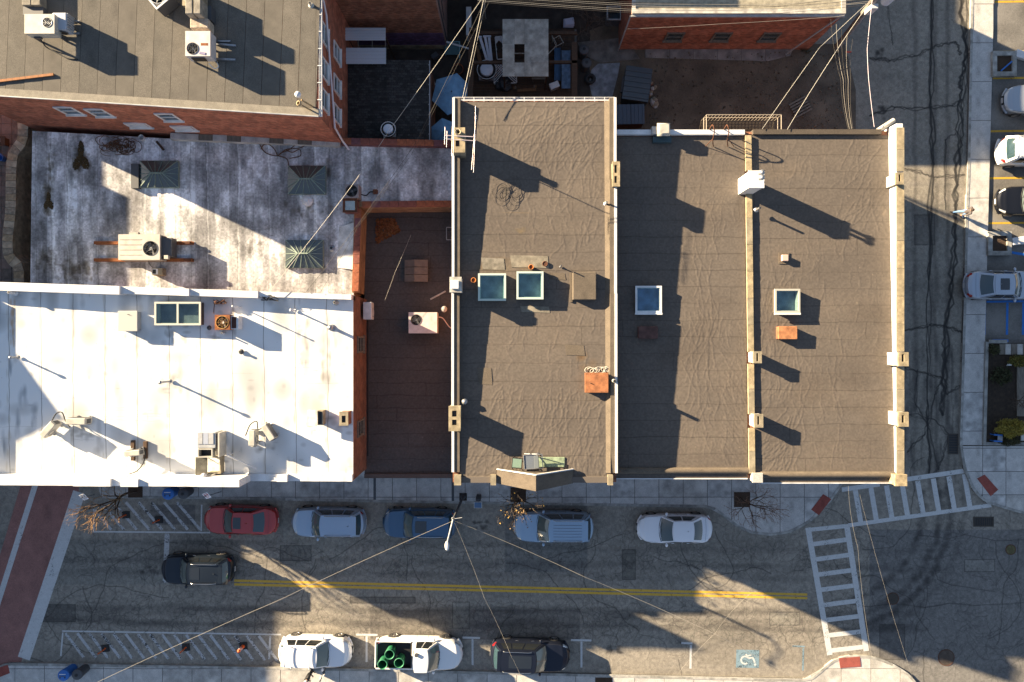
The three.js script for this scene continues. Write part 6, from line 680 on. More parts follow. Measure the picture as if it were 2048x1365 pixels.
function car(name, label, kind, cx, cy, turn, L, W, Ht, body, o = {}) {
  const gx = 1024 + (cx - 1024) / 1.016, gy = 682.5 + (cy - 682.5) / 1.016, g = thing(name, label, o.category ?? 'car', [X(gx), o.y ?? 0, Z(gy)], turn, 'vehicles parked and waiting around the block'), S = SHAPES[kind], belt = o.belt ?? (kind === 'sedan' ? 0.9 : 1.02), top = curve(S.top), R = 0.37, wx = [-L * 0.295, L * 0.305], wr = kind === 'pickup' ? 1.1 : 1;
  const half = (u) => W / 2 * (0.52 + 0.48 * Math.pow(Math.max(0, 1 - Math.pow(Math.abs(u), u > 0 ? 6 : 7.5)), 0.55)) * (1 - 0.035 * u * u);
  const bed = kind === 'pickup' ? (x) => x > -L / 2 + 0.1 && x < -0.16 * L / 2 : () => false;
  const surf = (u, v) => { // v: 0 left sill .. 1 right sill
    const x = u * L / 2, s = v < 0.5 ? -1 : 1, k = 1 - Math.abs(v - 0.5) * 2, w = half(u), yt = belt * top(u), e = Math.pow(Math.abs(u), 14), y0 = 0.22 + e * 0.16; let lift = 0;
    for (const q of wx) { const d = Math.abs(x - q); if (d < R * wr) lift = Math.max(lift, Math.sqrt(R * R * wr * wr - d * d) + 0.34); }
    const inB = bed(x), K = [[0, 0.95, y0], [0.14, 0.985, y0 + 0.1], [0.3, 1, lerp(y0, yt, 0.5)], [0.45, 0.985, lerp(y0, yt, 0.78)], [0.56, 0.95, yt - 0.05], [0.63, 0.89, yt - 0.008], ...(inB ? [[0.66, 0.86, yt], [0.68, 0.85, 0.66], [1, 0, 0.66]] : [[0.8, 0.55, yt + 0.018], [1, 0, yt + 0.03]])];
    let i = 1; while (i < K.length - 1 && K[i][0] < k) i++; const [a, b, c] = K[i - 1], [d, f, h] = K[i], t = clamp((k - a) / (d - a)); const lat = lerp(b, f, t) * w / (W / 2); return [x - Math.sign(u) * Math.pow(Math.abs(u), 6) * (kind === 'pickup' && u < 0 ? 0.04 : u > 0 ? 0.42 : 0.3) * lat * lat, Math.max(lerp(c, h, t), k < 0.6 ? Math.min(lift, yt - 0.08) : 0), s * w * lerp(b, f, t)];
  };
  const NU = 84, vs = [0, 0.14, 0.3, 0.45, 0.56, 0.63, 0.66, 0.68, 0.8, 0.9, 1].map((k) => k / 2), VV = [...vs, ...vs.slice(0, -1).reverse().map((v) => 1 - v)];
  const grid = patch((s, t) => surf(lerp(-1, 1, s), VV[Math.round(t * (VV.length - 1))]), NU, VV.length - 1, true), caps = [-1, 1].map((u) => { const p = VV.map((v) => surf(u, v)), c = [u * L / 2, 0.5, 0], pos = []; for (let i = 0; i + 1 < p.length; i++) pos.push(...c, ...p[i], ...p[i + 1]); pos.push(...c, ...p[p.length - 1], ...p[0]); const q = new THREE.BufferGeometry(); q.setAttribute('position', new THREE.Float32BufferAttribute(pos, 3)); q.computeVertexNormals(); return q; });
  part('body', merge([grid, ...caps]), body, g); part('underbody', box(-L * 0.44, L * 0.44, 0.16, 0.3, -W * 0.4, W * 0.4), M.rubber, g);
  // cabin
  const [c0, c1] = S.cab.map((u) => u * L / 2), [r0, r1] = S.roof.map((u) => u * L / 2), wb = W / 2 * 0.885, wt = W / 2 * S.wr, yb = belt * 0.985, yr = Ht - 0.05, yR = belt * top(S.cab[0]) * 0.985;
  const front = (s, t) => { const q = 2 * s - 1; return [lerp(c1 - 0.16 * q * q, r1 - 0.09 * q * q, t), lerp(yb, yr, t) + 0.02 * Math.sin(t * PI), q * lerp(wb, wt, t)]; }, rear = (s, t) => { const q = 2 * s - 1; return [lerp(c0 + 0.12 * q * q, r0 + 0.08 * q * q, t), lerp(yR, yr, t) + 0.02 * Math.sin(t * PI), -q * lerp(wb, wt, t)]; };
  const side = (sg) => (s, t) => [lerp(lerp(c1 - 0.16, c0 + 0.12, s), lerp(r1 - 0.09, r0 + 0.08, s), t), lerp(lerp(yb, yR, s), yr, t), sg * (lerp(wb, wt, t) + 0.035 * Math.sin(PI * t) + 0.03 * Math.sin(PI * s) * (1 - t * 0.5))];
  const roof = (s, t) => { const q = 2 * t - 1, e = 1 - Math.pow(Math.abs(q), 3), l = Math.sin(PI * s); return [lerp(r1 - 0.09 * q * q, r0 + 0.08 * q * q, s), yr + 0.05 * e * (0.4 + 0.6 * l) + 0.003, q * (wt + 0.015 * l)]; };
  part('roof', merge([patch(roof, 14, 12), patch(front, 8, 3), patch(rear, 8, 3), patch(side(1), 10, 3), patch(side(-1), 10, 3)]), body, g);
  const out = (f, a, b, c, d, dx, dy, dz, n = 8, m = 4) => patch((s, t) => { const p = f(lerp(a, b, s), lerp(c, d, t)); return [p[0] + dx, p[1] + dy, p[2] + dz]; }, n, m);
  part('windscreen', out(front, 0.045, 0.955, 0.02, 0.95, 0.012, 0.012, 0), o.glass ?? tintPale, g); part('rear_window', out(rear, 0.09, 0.91, 0.14, 0.9, -0.012, 0.012, 0), o.rearGlass ?? tintBlue, g);
  for (const sg of [1, -1]) { const nW = kind === 'pickup' ? [[0.07, 0.5], [0.55, 0.92]] : kind === 'suv' ? [[0.06, 0.36], [0.39, 0.66], [0.69, 0.9]] : [[0.07, 0.45], [0.49, 0.88]]; for (const [a, b] of nW) part('side_window', out(side(sg), a, b, 0.08, 0.88, 0, 0.004, sg * 0.012, 6, 3), tint, g); }
  // wheels
  for (const x of wx) for (const s of [1, -1]) { const w = sub(g, 'wheel', [x, 0.34 * wr, s * (W / 2 - 0.12)], s > 0 ? 0 : PI); w.scale.setScalar(wr); part('tyre', tyreGeo, M.rubber, w); part('rim', rimGeo, metal(0.5, 0.48, 0.46, 0.3, 0.8), w); part('hub_well', wellGeo, M.black, w); }
  const bp = (u0, u1, v0, v1, off, n = 6, m = 5) => patch((s, t) => { const u = lerp(u0, u1, s), v = lerp(v0, v1, t), p = surf(u, v), n1 = surf(u + 0.01, v), n2 = surf(u, v + 0.01), A = new THREE.Vector3(n1[0] - p[0], n1[1] - p[1], n1[2] - p[2]), B = new THREE.Vector3(n2[0] - p[0], n2[1] - p[1], n2[2] - p[2]), N = A.cross(B).normalize(); if (N.y < 0 && Math.abs(N.y) > 0.3) N.negate(); else if (N.z * p[2] < 0) N.negate(); return [p[0] + N.x * off, p[1] + N.y * off, p[2] + N.z * off]; }, n, m);
  for (const m of [0, 1]) { const f = (v) => m ? 1 - v : v; part('headlight', bp(0.85, 0.985, f(0.235), f(0.33), 0.012), lampClear, g); part('taillight', bp(-0.985, -0.9, f(0.2), f(kind === 'suv' ? 0.3 : 0.33), 0.012), lampRed, g); }
  part('grille', box(L / 2 - 0.03, L / 2 + 0.015, 0.4, 0.58, -W * 0.15, W * 0.15), M.black, g); part('front_plate', box(L / 2 + 0.016, L / 2 + 0.026, 0.42, 0.53, -0.16, 0.16), M.whiteMetal, g); part('rear_plate', box(-L / 2 - 0.02, -L / 2 - 0.005, 0.5, 0.62, -0.16, 0.16), M.whiteMetal, g);
  const bump = (sx, k, y, r) => tube([-0.42, -0.3, -0.15, 0, 0.15, 0.3, 0.42].map((q) => [sx * (L / 2 - 0.045 - k * 4 * q * q), y, q * W]), r, 24, 8); part('rear_bumper', bump(-1, kind === 'pickup' ? 0.04 : 0.3, 0.46, 0.075), o.bumper ?? body, g); part('front_bumper', bump(1, 0.42, 0.36, 0.075), o.bumper ?? body, g);
  for (const s of [1, -1]) { part('wing_mirror', merge([ball(0.1, c1 - 0.42, yb + 0.06, s * (W / 2 + 0.06), 0.9, 0.7, 1.2, 10), bar([c1 - 0.4, yb, s * wb], [c1 - 0.42, yb + 0.04, s * (W / 2 + 0.04)], 0.03)]), o.mirror ?? body, g); for (const x of [L * 0.03, -L * 0.17]) if (kind !== 'pickup' || x > 0) part('door_handle', rbox(0.18, 0.025, 0.03, 0.01, belt * 0.86, x, s * (W / 2 - 0.005)), o.handle ?? body, g); }
  if (o.rails) for (const s of [1, -1]) part('roof_rail', tube([[r1 - 0.3, yr + 0.03, s * (wt - 0.05)], [r1 - 0.45, yr + 0.1, s * (wt - 0.05)], [(r0 + r1) / 2, yr + 0.12, s * (wt - 0.04)], [r0 + 0.35, yr + 0.1, s * (wt - 0.05)], [r0 + 0.2, yr + 0.03, s * (wt - 0.05)]], 0.024, 30, 6), o.rails, g);
  if (o.bars) for (const x of o.bars) part('cross_bar', merge([bar([x, yr + 0.11, -wt - 0.03], [x, yr + 0.11, wt + 0.03], 0.028), bar([x, yr, -wt + 0.04], [x, yr + 0.11, -wt + 0.04], 0.03), bar([x, yr, wt - 0.04], [x, yr + 0.11, wt - 0.04], 0.03)]), M.white, g);
  if (o.sunroof) part('sunroof', out(roof, o.sunroof[0], o.sunroof[1], 0.22, 0.78, 0, 0.01, 0, 6, 6), tint, g);
  if (o.fin) part('antenna_fin', new THREE.ConeGeometry(0.05, 0.09, 6).scale(1.6, 1, 0.5).translate(r0 + 0.35, yr + 0.09, 0), body, g);
  if (o.ribs) for (let i = -2; i <= 2; i++) part('roof_groove', out(roof, 0.12, 0.9, 0.5 + i * 0.13 - 0.008, 0.5 + i * 0.13 + 0.008, 0, 0.006, 0, 8, 1), M.darkGrey, g);
  if (kind === 'suv') part('spoiler', rbox(0.24, 0.04, wt * 1.85, 0.015, yr + 0.01, r0 - 0.03), body, g);
  if (kind === 'pickup') { part('bed_floor', box(-L / 2 + 0.12, c0 - 0.12, 0.665, 0.68, -W * 0.41, W * 0.41), M.black, g); part('bed_rail', merge([box(-L / 2 + 0.1, c0 - 0.1, belt * 1.03, belt * 1.03 + 0.03, W * 0.415, W * 0.455), box(-L / 2 + 0.1, c0 - 0.1, belt * 1.03, belt * 1.03 + 0.03, -W * 0.455, -W * 0.415)]), body, g); part('bed_liner', merge([box(c0 - 0.14, c0 - 0.09, 0.68, 1.05, -W * 0.41, W * 0.41), box(-L / 2 + 0.1, c0 - 0.14, 0.68, 1.03, W * 0.405, W * 0.414), box(-L / 2 + 0.1, c0 - 0.14, 0.68, 1.03, -W * 0.414, -W * 0.405)]), M.black, g); part('tailgate', box(-L / 2 + 0.02, -L / 2 + 0.1, 0.6, 1.06, -W * 0.41, W * 0.41), body, g); part('roof_beacon', merge([cyl(0.12, 0.12, 0.1, yr + 0.1, c0 + 0.35, -0.42)]), M.darkGrey, g); }
  if (o.seam !== false) { part('bonnet_seam', tube([front(0.03, 0), front(0.25, 0), front(0.5, 0), front(0.75, 0), front(0.97, 0)].map((p) => [p[0] + 0.05, p[1] + 0.02, p[2]]), 0.022, 20, 5), M.black, g); }
  // shut lines and wipers
  for (const v of [0.31, 0.69]) part('bonnet_gap', bp(0.47, 0.86, v - 0.003, v + 0.003, 0.006, 10, 1), M.black, g);
  if (kind === 'sedan') part('boot_gap', bp(-0.8, -0.795, 0.32, 0.68, 0.006, 1, 12), M.black, g);
  for (const s of [-0.35, 0.15]) { const a = front(0.5 + s * 0.5, 0.06), b = front(0.5 + s * 0.5 + 0.22, 0.16); part('wiper', bar([a[0] + 0.03, a[1] + 0.03, a[2]], [b[0] + 0.03, b[1] + 0.03, b[2]], 0.012, 4), M.black, g); }
  for (const sg of [1, -1]) for (const x of [-0.06, 0.2, -0.3]) if (kind !== 'pickup' || x >= -0.06) { const v = sg > 0 ? 0.86 : 0.14; part('door_gap', bp(x * 1.0 - 0.0025, x + 0.0025, sg > 0 ? 0.74 : 0.08, sg > 0 ? 0.92 : 0.26, 0.005, 1, 6), M.black, g); }
  return g;
}
car('sedan', 'red sedan with dark sunroof parked against the hatched box', 'sedan', 481, 1041, PI - 0.02, 4.7, 1.84, 1.45, paintCar(0.38, 0.03, 0.028), { sunroof: [0.05, 0.45], fin: true });
car('suv', 'silver-blue crossover parked behind the red sedan', 'suv', 657, 1045, PI - 0.01, 4.72, 1.87, 1.66, paintCar(0.3, 0.38, 0.48, 0.45), { rails: chrome, fin: true, bumper: paintCar(0.24, 0.3, 0.38, 0.5) });
car('suv', 'dark blue crossover with silver roof rails parked beneath the street lamp', 'suv', 839, 1047, PI - 0.01, 4.7, 1.88, 1.66, paintCar(0.03, 0.085, 0.16), { rails: chrome, sunroof: [0.08, 0.42] });
car('suv', 'long grey-blue crossover with ribbed roof parked by the yellow-leaved tree', 'suv', 1107, 1054, PI - 0.005, 5.1, 1.95, 1.74, paintCar(0.27, 0.37, 0.48, 0.45), { rails: chrome, ribs: true, bumper: paintCar(0.08, 0.09, 0.1) });
car('sedan', 'white sedan parked before the kerb bulge', 'sedan', 1350, 1058, PI, 4.78, 1.84, 1.44, paintCar(0.72, 0.73, 0.76, 0), { glass: tintBlue, rearGlass: tintBlue, fin: true });
car('suv', 'black crossover waiting at the white stop line', 'suv', 395, 1139, PI - 0.01, 4.62, 1.86, 1.6, paintCar(0.012, 0.018, 0.028), { rails: chrome, sunroof: [0.1, 0.4], handle: chrome, fin: true });
car('suv', 'white crossover with roof cross bars parked at the south kerb', 'suv', 631, 1303, -0.025, 4.62, 1.88, 1.64, paintCar(0.72, 0.71, 0.72, 0), { bars: [-1.25, -0.1] });
const truck = car('pickup_truck', 'white pickup truck with green barrels in its bed', 'pickup', 838, 1307, -0.02, 5.55, 1.96, 1.86, paintCar(0.72, 0.71, 0.7, 0), { category: 'truck' });
car('suv', 'black crossover with silver roof rails parked behind the pickup', 'suv', 1060, 1311, -0.035, 5.05, 1.95, 1.74, paintCar(0.01, 0.013, 0.024), { rails: chrome, sunroof: [0.12, 0.75], handle: chrome });
car('sedan', 'silver sedan nosing in from the east edge of the lot', 'sedan', 2084, 199, PI, 4.7, 1.86, 1.46, paintCar(0.35, 0.37, 0.4, 0.6), { y: 0.02 });
car('suv', 'white crossover with red tail lamps parked rear-out in the lot', 'suv', 2070, 302, 0, 4.75, 1.9, 1.7, paintCar(0.7, 0.7, 0.7, 0.1), { y: 0.02, rails: chrome });
car('sedan', 'glossy black sedan parked nose-out in the sunlit bay', 'sedan', 2070, 402, PI, 4.7, 1.85, 1.45, paintCar(0.008, 0.009, 0.013), { y: 0.02 });
car('sedan', 'silver sedan with dark sunroof parked across the east pavement', 'sedan', 2003, 571, 0, 4.75, 1.85, 1.46, paintCar(0.36, 0.4, 0.46, 0.55), { y: 0.14, sunroof: [0.3, 0.75], fin: true });
// green barrels in the pickup bed
for (const [px, py, l] of [[766, 1327, 'green barrel at the tail corner of the pickup bed'], [780, 1307, 'green barrel leaning in the middle of the pickup bed'], [799, 1324, 'green barrel nearest the pickup cab']]) { const g = thing('barrel', l, 'barrel', at(1024 + (px - 1024) * 0.985, 682.5 + (py - 682.5) * 0.985, 0.685), 0, 'green barrels in the pickup'); part('drum', lathe([[0.001, 0.02], [0.24, 0.02], [0.26, 0.05], [0.28, 0.35], [0.28, 0.75], [0.3, 0.8], [0.3, 0.86], [0.265, 0.86], [0.255, 0.12], [0.001, 0.1]], 24), M.green, g); part('rim', ring(0.29, 0.018, 0.86), mat(0.05, 0.24, 0.13, 0.5), g); part('hoop', ring(0.285, 0.014, 0.55), M.green, g); }
// ---------- street furniture ----------
{ const b = at(926, 993, 0.15), g = thing('street_lamp', 'grey street lamp arching over the dark blue crossover', 'lamp post', b), top = [X(906, 6.2) - b[0], 6.05, Z(1040, 6.2) - b[2]], hd = [X(894, 6.3) - b[0], 6.15, Z(1088, 6.3) - b[2]]; part('base', lathe([[0.001, 0], [0.2, 0], [0.2, 0.1], [0.13, 0.2], [0.12, 0.55], [0.09, 0.6]], 16), M.darkGrey, g); part('pole', bar([0, 0.5, 0], top, 0.085, 12, 0.06), M.darkGrey, g); part('arm', tube([top, [lerp(top[0], hd[0], 0.3), 6.25, lerp(top[2], hd[2], 0.3)], hd], 0.045, 16, 8), M.greyLight, g); const h = sub(g, 'lamp_head', hd); part('housing', ball(0.16, 0, 0, 0.12, 0.8, 0.5, 1.7), M.white, h); part('lens', ball(0.13, 0, -0.05, 0.14, 0.8, 0.35, 1.5), mat(0.6, 0.6, 0.55, 0.2), h); part('bracket', merge([ring(0.09, 0.02, 5.9, top[0] * 0.98, top[2] * 0.98), bar([top[0], 5.9, top[2]], [top[0] + 0.5, 6.0, top[2] - 0.1], 0.02)]), M.galvanised, g); }
{ const g = thing('pay_station', 'dark kerbside pay box with blue solar panel', 'kiosk', at(958, 994, 0.135)); part('post', rbox(0.3, 1.3, 0.3, 0.03), M.darkGrey, g); part('panel_tilt', rbox(0.5, 0.05, 0.42, 0.01, 1.36).rotateX(0.15), M.whiteMetal, g); part('solar_panel', rbox(0.44, 0.03, 0.36, 0.005, 1.4).rotateX(0.15), M.paneBlue, g); }
const binSet = (name, label, px, py, m, r, h, y, lid) => { const g = thing(name, label, 'bin', at(px, py, y)); part('barrel_body', lathe([[0.001, 0], [r * 0.82, 0], [r * 0.86, 0.04], [r, h * 0.9], [r * 1.05, h * 0.92], [r * 1.05, h]], 22), m, g); part('lid', lathe([[r * 1.05, h], [r * 1.02, h + 0.05], [r * 0.6, h + 0.11], [0.001, h + 0.13]], 22), m, g); if (lid) { part('slot', box(-0.2, 0.2, h + 0.1, h + 0.135, -0.02, 0.02), M.darkGrey, g); for (const x of [-0.15, 0.15]) part('bottle_hole', cyl(0.045, 0.045, 0.03, h + 0.105, x, 0.1, 12), M.black, g); part('white_band', box(-0.2, 0.2, h + 0.09, h + 0.125, -0.13, -0.09), M.white, g); } else part('opening', cyl(0.1, 0.1, 0.02, h + 0.13, 0, 0, 14), M.black, g); };
binSet('recycling_bin', 'blue recycling barrel on the north pavement', 350, 982, M.blue, 0.36, 0.9, 0.135, true); binSet('litter_bin', 'black litter barrel beside the blue one on the north pavement', 379, 982, M.darkGrey, 0.33, 0.85, 0.135); binSet('recycling_bin', 'blue recycling barrel at the southwest pavement', 146, 1337, M.blue, 0.34, 0.95, 0.135, true); binSet('litter_bin', 'black litter barrel at the southwest pavement', 171, 1337, M.darkGrey, 0.32, 0.85, 0.135);
const flex = (label, px, py, wide) => { const g = thing('flexible_post', label, 'bollard', [X(px), 0.01, Z(py)], 0.1, 'orange flexible posts in the hatched boxes'); part('base', rbox(0.5, 0.07, 0.46, 0.02), M.rubber, g); part('post', lathe([[0.06, 0.07], [wide ? 0.12 : 0.045, 0.1], [wide ? 0.1 : 0.04, 0.8], [0.02, 0.86], [0.001, 0.86]], 14), mat(0.7, 0.11, 0.02, 0.5), g); for (const y of [0.5, 0.68]) part('reflective_band', cyl(wide ? 0.115 : 0.048, wide ? 0.112 : 0.047, 0.07, y, 0, 0, 14), wide ? M.white : mat(0.6, 0.2, 0.08, 0.5), g); };
flex('orange flexible post in the north hatched box nearest the tree', 252, 1030); flex('orange flexible post in the middle of the north hatched box', 318, 1040); flex('orange flexible post at the west end of the south hatched box', 211, 1297); flex('orange flexible post in the middle of the south hatched box', 372, 1295); flex('wide orange cone post at the east end of the south hatched box', 487, 1292, true);
{ const lines = (w, h, rows, ink) => texture(canvas(64, 96, (c) => { c.fillStyle = '#f2f0f0'; c.fillRect(0, 0, 64, 96); c.fillStyle = ink; for (const [x, y, a, b] of rows) c.fillRect(x, y, a, b); }), { wrap: false });
  for (const [px, py, tx, ty, l, ink] of [[188, 990, 170, 994, 'white street sign on a pole at the head of the crossing', '#555'], [442, 984, 415, 991, 'white parking sign on a pole above the red sedan', '#b04040']]) { const y = 2.6, b = at(px, py, 0.13), t = at(tx, ty, y), g = thing('sign_post', l, 'sign', b); part('pole', bar([0, 0, 0], [t[0] - b[0], y + 0.3, t[2] - b[2]], 0.03, 8), M.galvanised, g); const pl = sub(g, 'sign_plate', [t[0] - b[0], y, t[2] - b[2]], 0.35); const pg = new THREE.BoxGeometry(0.32, 0.5, 0.012).rotateX(-0.9); part('plate', pg, mat(1, 1, 1, 0.5, { map: lines(64, 96, [[8, 10, 48, 8], [8, 26, 20, 18], [36, 26, 20, 18], [8, 52, 48, 6], [8, 66, 48, 6], [8, 80, 34, 6]], ink) }), pl); } }
{ const b = at(651, 1338, 0.13), g = thing('sign_post', 'grey sign pole on the south pavement beside the white crossover', 'sign', b), t = [X(634, 3.2) - b[0], 3.05, Z(1376, 3.2) - b[2]]; part('pole', bar([0, 0, 0], t, 0.045, 8), M.galvanised, g); part('plate', rbox(0.3, 0.45, 0.02, 0.005, 0).rotateY(0.5).translate(t[0] * 0.45, 1.4, t[2] * 0.45), M.greyLight, g); part('clamp', ring(0.07, 0.02, 0.7, t[0] * 0.23, t[2] * 0.23), M.darkGrey, g); }
// utility pole behind the low brick building
{ const b = at(1674, 94, 0), g = thing('utility_pole', 'leaning wooden utility pole wrapped in cables behind the corner building', 'utility pole', b), tp = [-1.5, 10.2, 0.1], f = (h) => [tp[0] * h / 10.2, h, tp[2] * h / 10.2]; part('pole', bar([0, -0.2, 0], tp, 0.17, 12, 0.13), rough(0.32, 0.29, 0.27, tWood, 1), g); for (const k of [-1, 0, 1]) part('cable_riser', bar([0.14 + k * 0.05, 0, 0.12], [tp[0] + 0.12 + k * 0.05, 9.5, tp[2] + 0.13], 0.022), M.greyLight, g); part('cross_arm', beam([tp[0] - 0.9, 9.4, 1.0], [tp[0] + 0.9, 9.4, -1.0], 0.1, 0.12), M.woodGrey, g); part('transformer', lathe([[0.001, 0], [0.26, 0], [0.28, 0.05], [0.28, 0.8], [0.24, 0.9], [0.001, 0.92]], 20).translate(f(6.4)[0] + 0.62, 6.3, 0.2), mat(0.55, 0.6, 0.66, 0.4), g); part('bracket', bar(f(6.8), [f(6.8)[0] + 0.5, 6.8, 0.2], 0.05), M.galvanised, g); part('terminal_box', rbox(0.42, 0.8, 0.3, 0.05, 0).translate(f(5.6)[0] + 0.1, 5.6, 0.3), M.whiteMetal, g); part('marker', bar([0.75, 0.3, 0.45], [0.2, 0.9, 0.7], 0.06), mat(0.5, 0.06, 0.04, 0.5), g); }
{ const b = at(968, 36, 0), g = thing('utility_pole', 'utility pole rising between the yards at the upper picture edge', 'utility pole', b); part('pole', bar([0, 0, 0], [-0.3, 9.8, -1.4], 0.14, 12, 0.12), M.woodGrey, g); part('cross_arm', beam([-1.2, 9.3, -1.6], [0.8, 9.3, -1.1], 0.1, 0.12), M.woodDark, g); part('cable_riser', bar([0.12, 0.1, 0.1], [-0.1, 9, -1.2], 0.03), M.cream, g); }
// overhead cables: end points as (pixel, pixel, height)
const cable = (label, pts, r0 = 0.02, m = M.wire, sag = 0.25, group) => { const q = []; for (let i = 0; i + 1 < pts.length; i++) { const a = P(...pts[i]), b = P(...pts[i + 1]); for (let k = 0; k < 8; k++) { const t = k / 8; q.push(a.clone().lerp(b, t).add(new THREE.Vector3(0, -sag * 4 * t * (1 - t), 0))); } } q.push(P(...pts[pts.length - 1])); return solo('overhead_cable', tube(q, r0 * 0.42, q.length * 4, 5), m, label, 'cable', group); };
cable('pale cable from the street lamp to the southwest pavement', [[905, 1043, 5.9], [560, 1200, 6.1], [180, 1372, 6.4], [60, 1428, 6.5]], 0.022); cable('pale cable from the street lamp to the accessible bay', [[910, 1043, 5.9], [1170, 1155, 6], [1436, 1272, 6.2], [1660, 1400, 6.4]], 0.022); cable('thin cable from the street lamp down over the black crossover', [[909, 1046, 5.9], [970, 1200, 6], [1022, 1312, 6], [1060, 1400, 6]], 0.014); cable('thin cable crossing over the lit bay to the lower edge', [[1505, 1185, 6], [1430, 1268, 6.2], [1330, 1385, 6.2]], 0.012); cable('western thin cable hanging across the crosswalk', [[1697, 962, 7.9], [1716, 1096, 7.6], [1757, 1385, 7.6]], 0.009); cable('eastern thin cable hanging across the crosswalk', [[1720, 990, 8], [1835, 1385, 7.6]], 0.009);
cable('long pale cable from the yard pole over the stained roof to the white parapet', [[962, 0, 8.6], [775, 266, 8.1], [690, 390, 7.8], [537, 585, 7.15]], 0.028, M.cream, 0.1); cable('dark cable over the terracotta coping to the white parapet', [[975, -10, 8.6], [830, 288, 7.9], [700, 470, 7.5], [612, 584, 7.0]], 0.024, M.wireDark, 0.1); cable('second dark cable over the inner corner to the white parapet', [[985, -10, 8.6], [822, 310, 7.8], [715, 455, 7.4], [640, 586, 7.0]], 0.016, M.wireDark, 0.1); cable('thick pale cable dropping to the northwest corner of the middle building', [[968, -5, 9], [948, 90, 9], [925, 196, 8.7]], 0.03, M.cream, 0.05); cable('grey cable beside the thick one at the middle building corner', [[972, -5, 9], [957, 70, 9], [929, 198, 8.7]], 0.022, M.wire, 0.08);
const ORD = ['first', 'second', 'third', 'fourth', 'fifth', 'sixth', 'seventh'];
for (let i = 0; i < 7; i++) cable(ORD[i] + ' from the top of the parallel utility cables along the upper picture edge', [[955, -14 + i * 3, 9], [1260, 4 + i * 3.6, 8.6], [1560, 12 + i * 2.4 - (i % 2) * 6, 8.7], [1742, -12 + i * 3.5, 9]], 0.022, i % 3 ? M.wire : M.wireDark, 0.05, 'parallel utility cables');
cable('pale service cable to the white north coping, western', [[1733, 8, 7.5], [1640, 95, 7.6], [1525, 258, 7.5]], 0.026, M.cream, 0.15); cable('pale service cable to the corner building, second', [[1738, 8, 7.5], [1668, 110, 7.6], [1575, 259, 7.5]], 0.03, M.cream, 0.15); cable('white drop cable with a kink beside the side street', [[1745, 0, 8], [1735, 98, 7.8], [1738, 160, 7.8], [1749, 254, 7.6]], 0.024, mat(0.7, 0.6, 0.65, 0.5), 0.02);
for (let i = 0; i < 5; i++) cable(ORD[i] + ' from the west of the service cables bundled at the corner building eave', [[1662 + i * 11, 38 + i * 10, 7.4], [1682 + i * 5, 160, 7.4], [1697 + i * 2.4, 258, 7.4]], 0.017, i % 2 ? M.wire : M.wireDark, 0.15, 'bundled service cables');
cable('cable running along the low brick building eave', [[1255, 58, 5.2], [1440, 48, 5.3], [1666, 34, 5.6], [1690, 30, 5.8]], 0.02, M.wire, 0.05); cable('pair of thin wires dipping over the sunken dark roof', [[822, 470, 5], [790, 545, 4.8], [770, 600, 4.6]], 0.012, M.cream, 0.02);
// ---------- planters, beds and the lot edge ----------
function planter(label, x0, y0, x1, y1, h) { const r = rectAt(x0, y0, x1, y1, h), g = thing('kerbed_planter', label, 'planter', [r.x, 0.02, r.z]), w = r.w / 2, d = r.d / 2, t = 0.28; part('kerb_side', box(-w, w, 0, h, -d, -d + t), M.curb, g); part('kerb_side', box(-w, w, 0, h, d - t, d), M.curbB, g); part('kerb_side', box(-w, -w + t, 0, h - 0.003, -d + t, d - t), M.curb, g); part('kerb_side', box(w - t, w, 0, h - 0.003, -d + t, d - t), M.curbB, g); part('soil', slab([[-w + t, -d + t], [w - t, -d + t], [w - t, d - t], [-w + t, d - t]], h * 0.6, h * 0.6), M.mulch, g); }
planter('square kerbed planter with a blue rod between the upper bays', 1986, 102, 2034, 152, 0.3); planter('square kerbed planter with bare earth at the sunlit bay', 1977, 463, 2024, 511, 0.3);
solo('blue_rod', bar([-0.3, 0.05, 0.28], [0.32, 0.16, -0.28], 0.05, 8), M.blue, 'blue rod lying in the upper planter', 'rod', undefined, [X(2012, 0.25), 0.2, Z(133, 0.25)]);
for (const [x, y, t, l] of [[2050, 481, 0.12, 'white concrete wheel stop beside the lower planter'], [2056, 118, -0.3, 'white concrete wheel stop beside the upper planter']]) solo('wheel_stop', rbox(2.0, 0.3, 0.5, 0.06, 0.15).rotateY(t), M.white, l, 'wheel stop', 'wheel stops in the lot', [X(x), 0.022, Z(y)]);
{ const b = structure('planting_bed', slab(poly([[1972, 688], [2130, 688], [2130, 888], [1968, 888]]), 0.12, 0.14), M.soil, 'dark planted bed behind the east pavement'); for (const [a, c] of [[[[1967, 684], [1973, 684], [1968, 890], [1962, 890]], 0], [[[1968.5, 884], [2130, 884], [2130, 890], [1968.3, 890]], 1], [[[1973.5, 680], [2010, 680], [2010, 687], [1973.3, 687]], 2]]) part('bed_kerb', slab(poly(a), 0.24 + c * 0.004, 0.26), M.curbB, b); }
for (let i = 0; i < 5; i++) solo('paving_plank', rbox(1.9 / 5 - 0.02, 0.07, 0.68, 0.02, 0.035), [M.woodGrey, M.concreteD][i % 2], ORD[i] + ' from the west of the weathered planks topping the planting bed', 'plank', 'planks along the planting bed', [X(1995) + 0.2 + i * 0.38, 0.125, Z(699)]);
solo('garden_board', rbox(0.7, 0.08, 3.2, 0.02, 0.04), M.woodGrey, 'long weathered board on the planting bed', 'board', undefined, [X(2041), 0.125, Z(783)]); solo('garden_board', rbox(0.9, 0.08, 1.0, 0.02, 0.04), M.offWhite, 'short pale board at the edge of the planting bed', 'board', undefined, [X(2052), 0.125, Z(866)]);
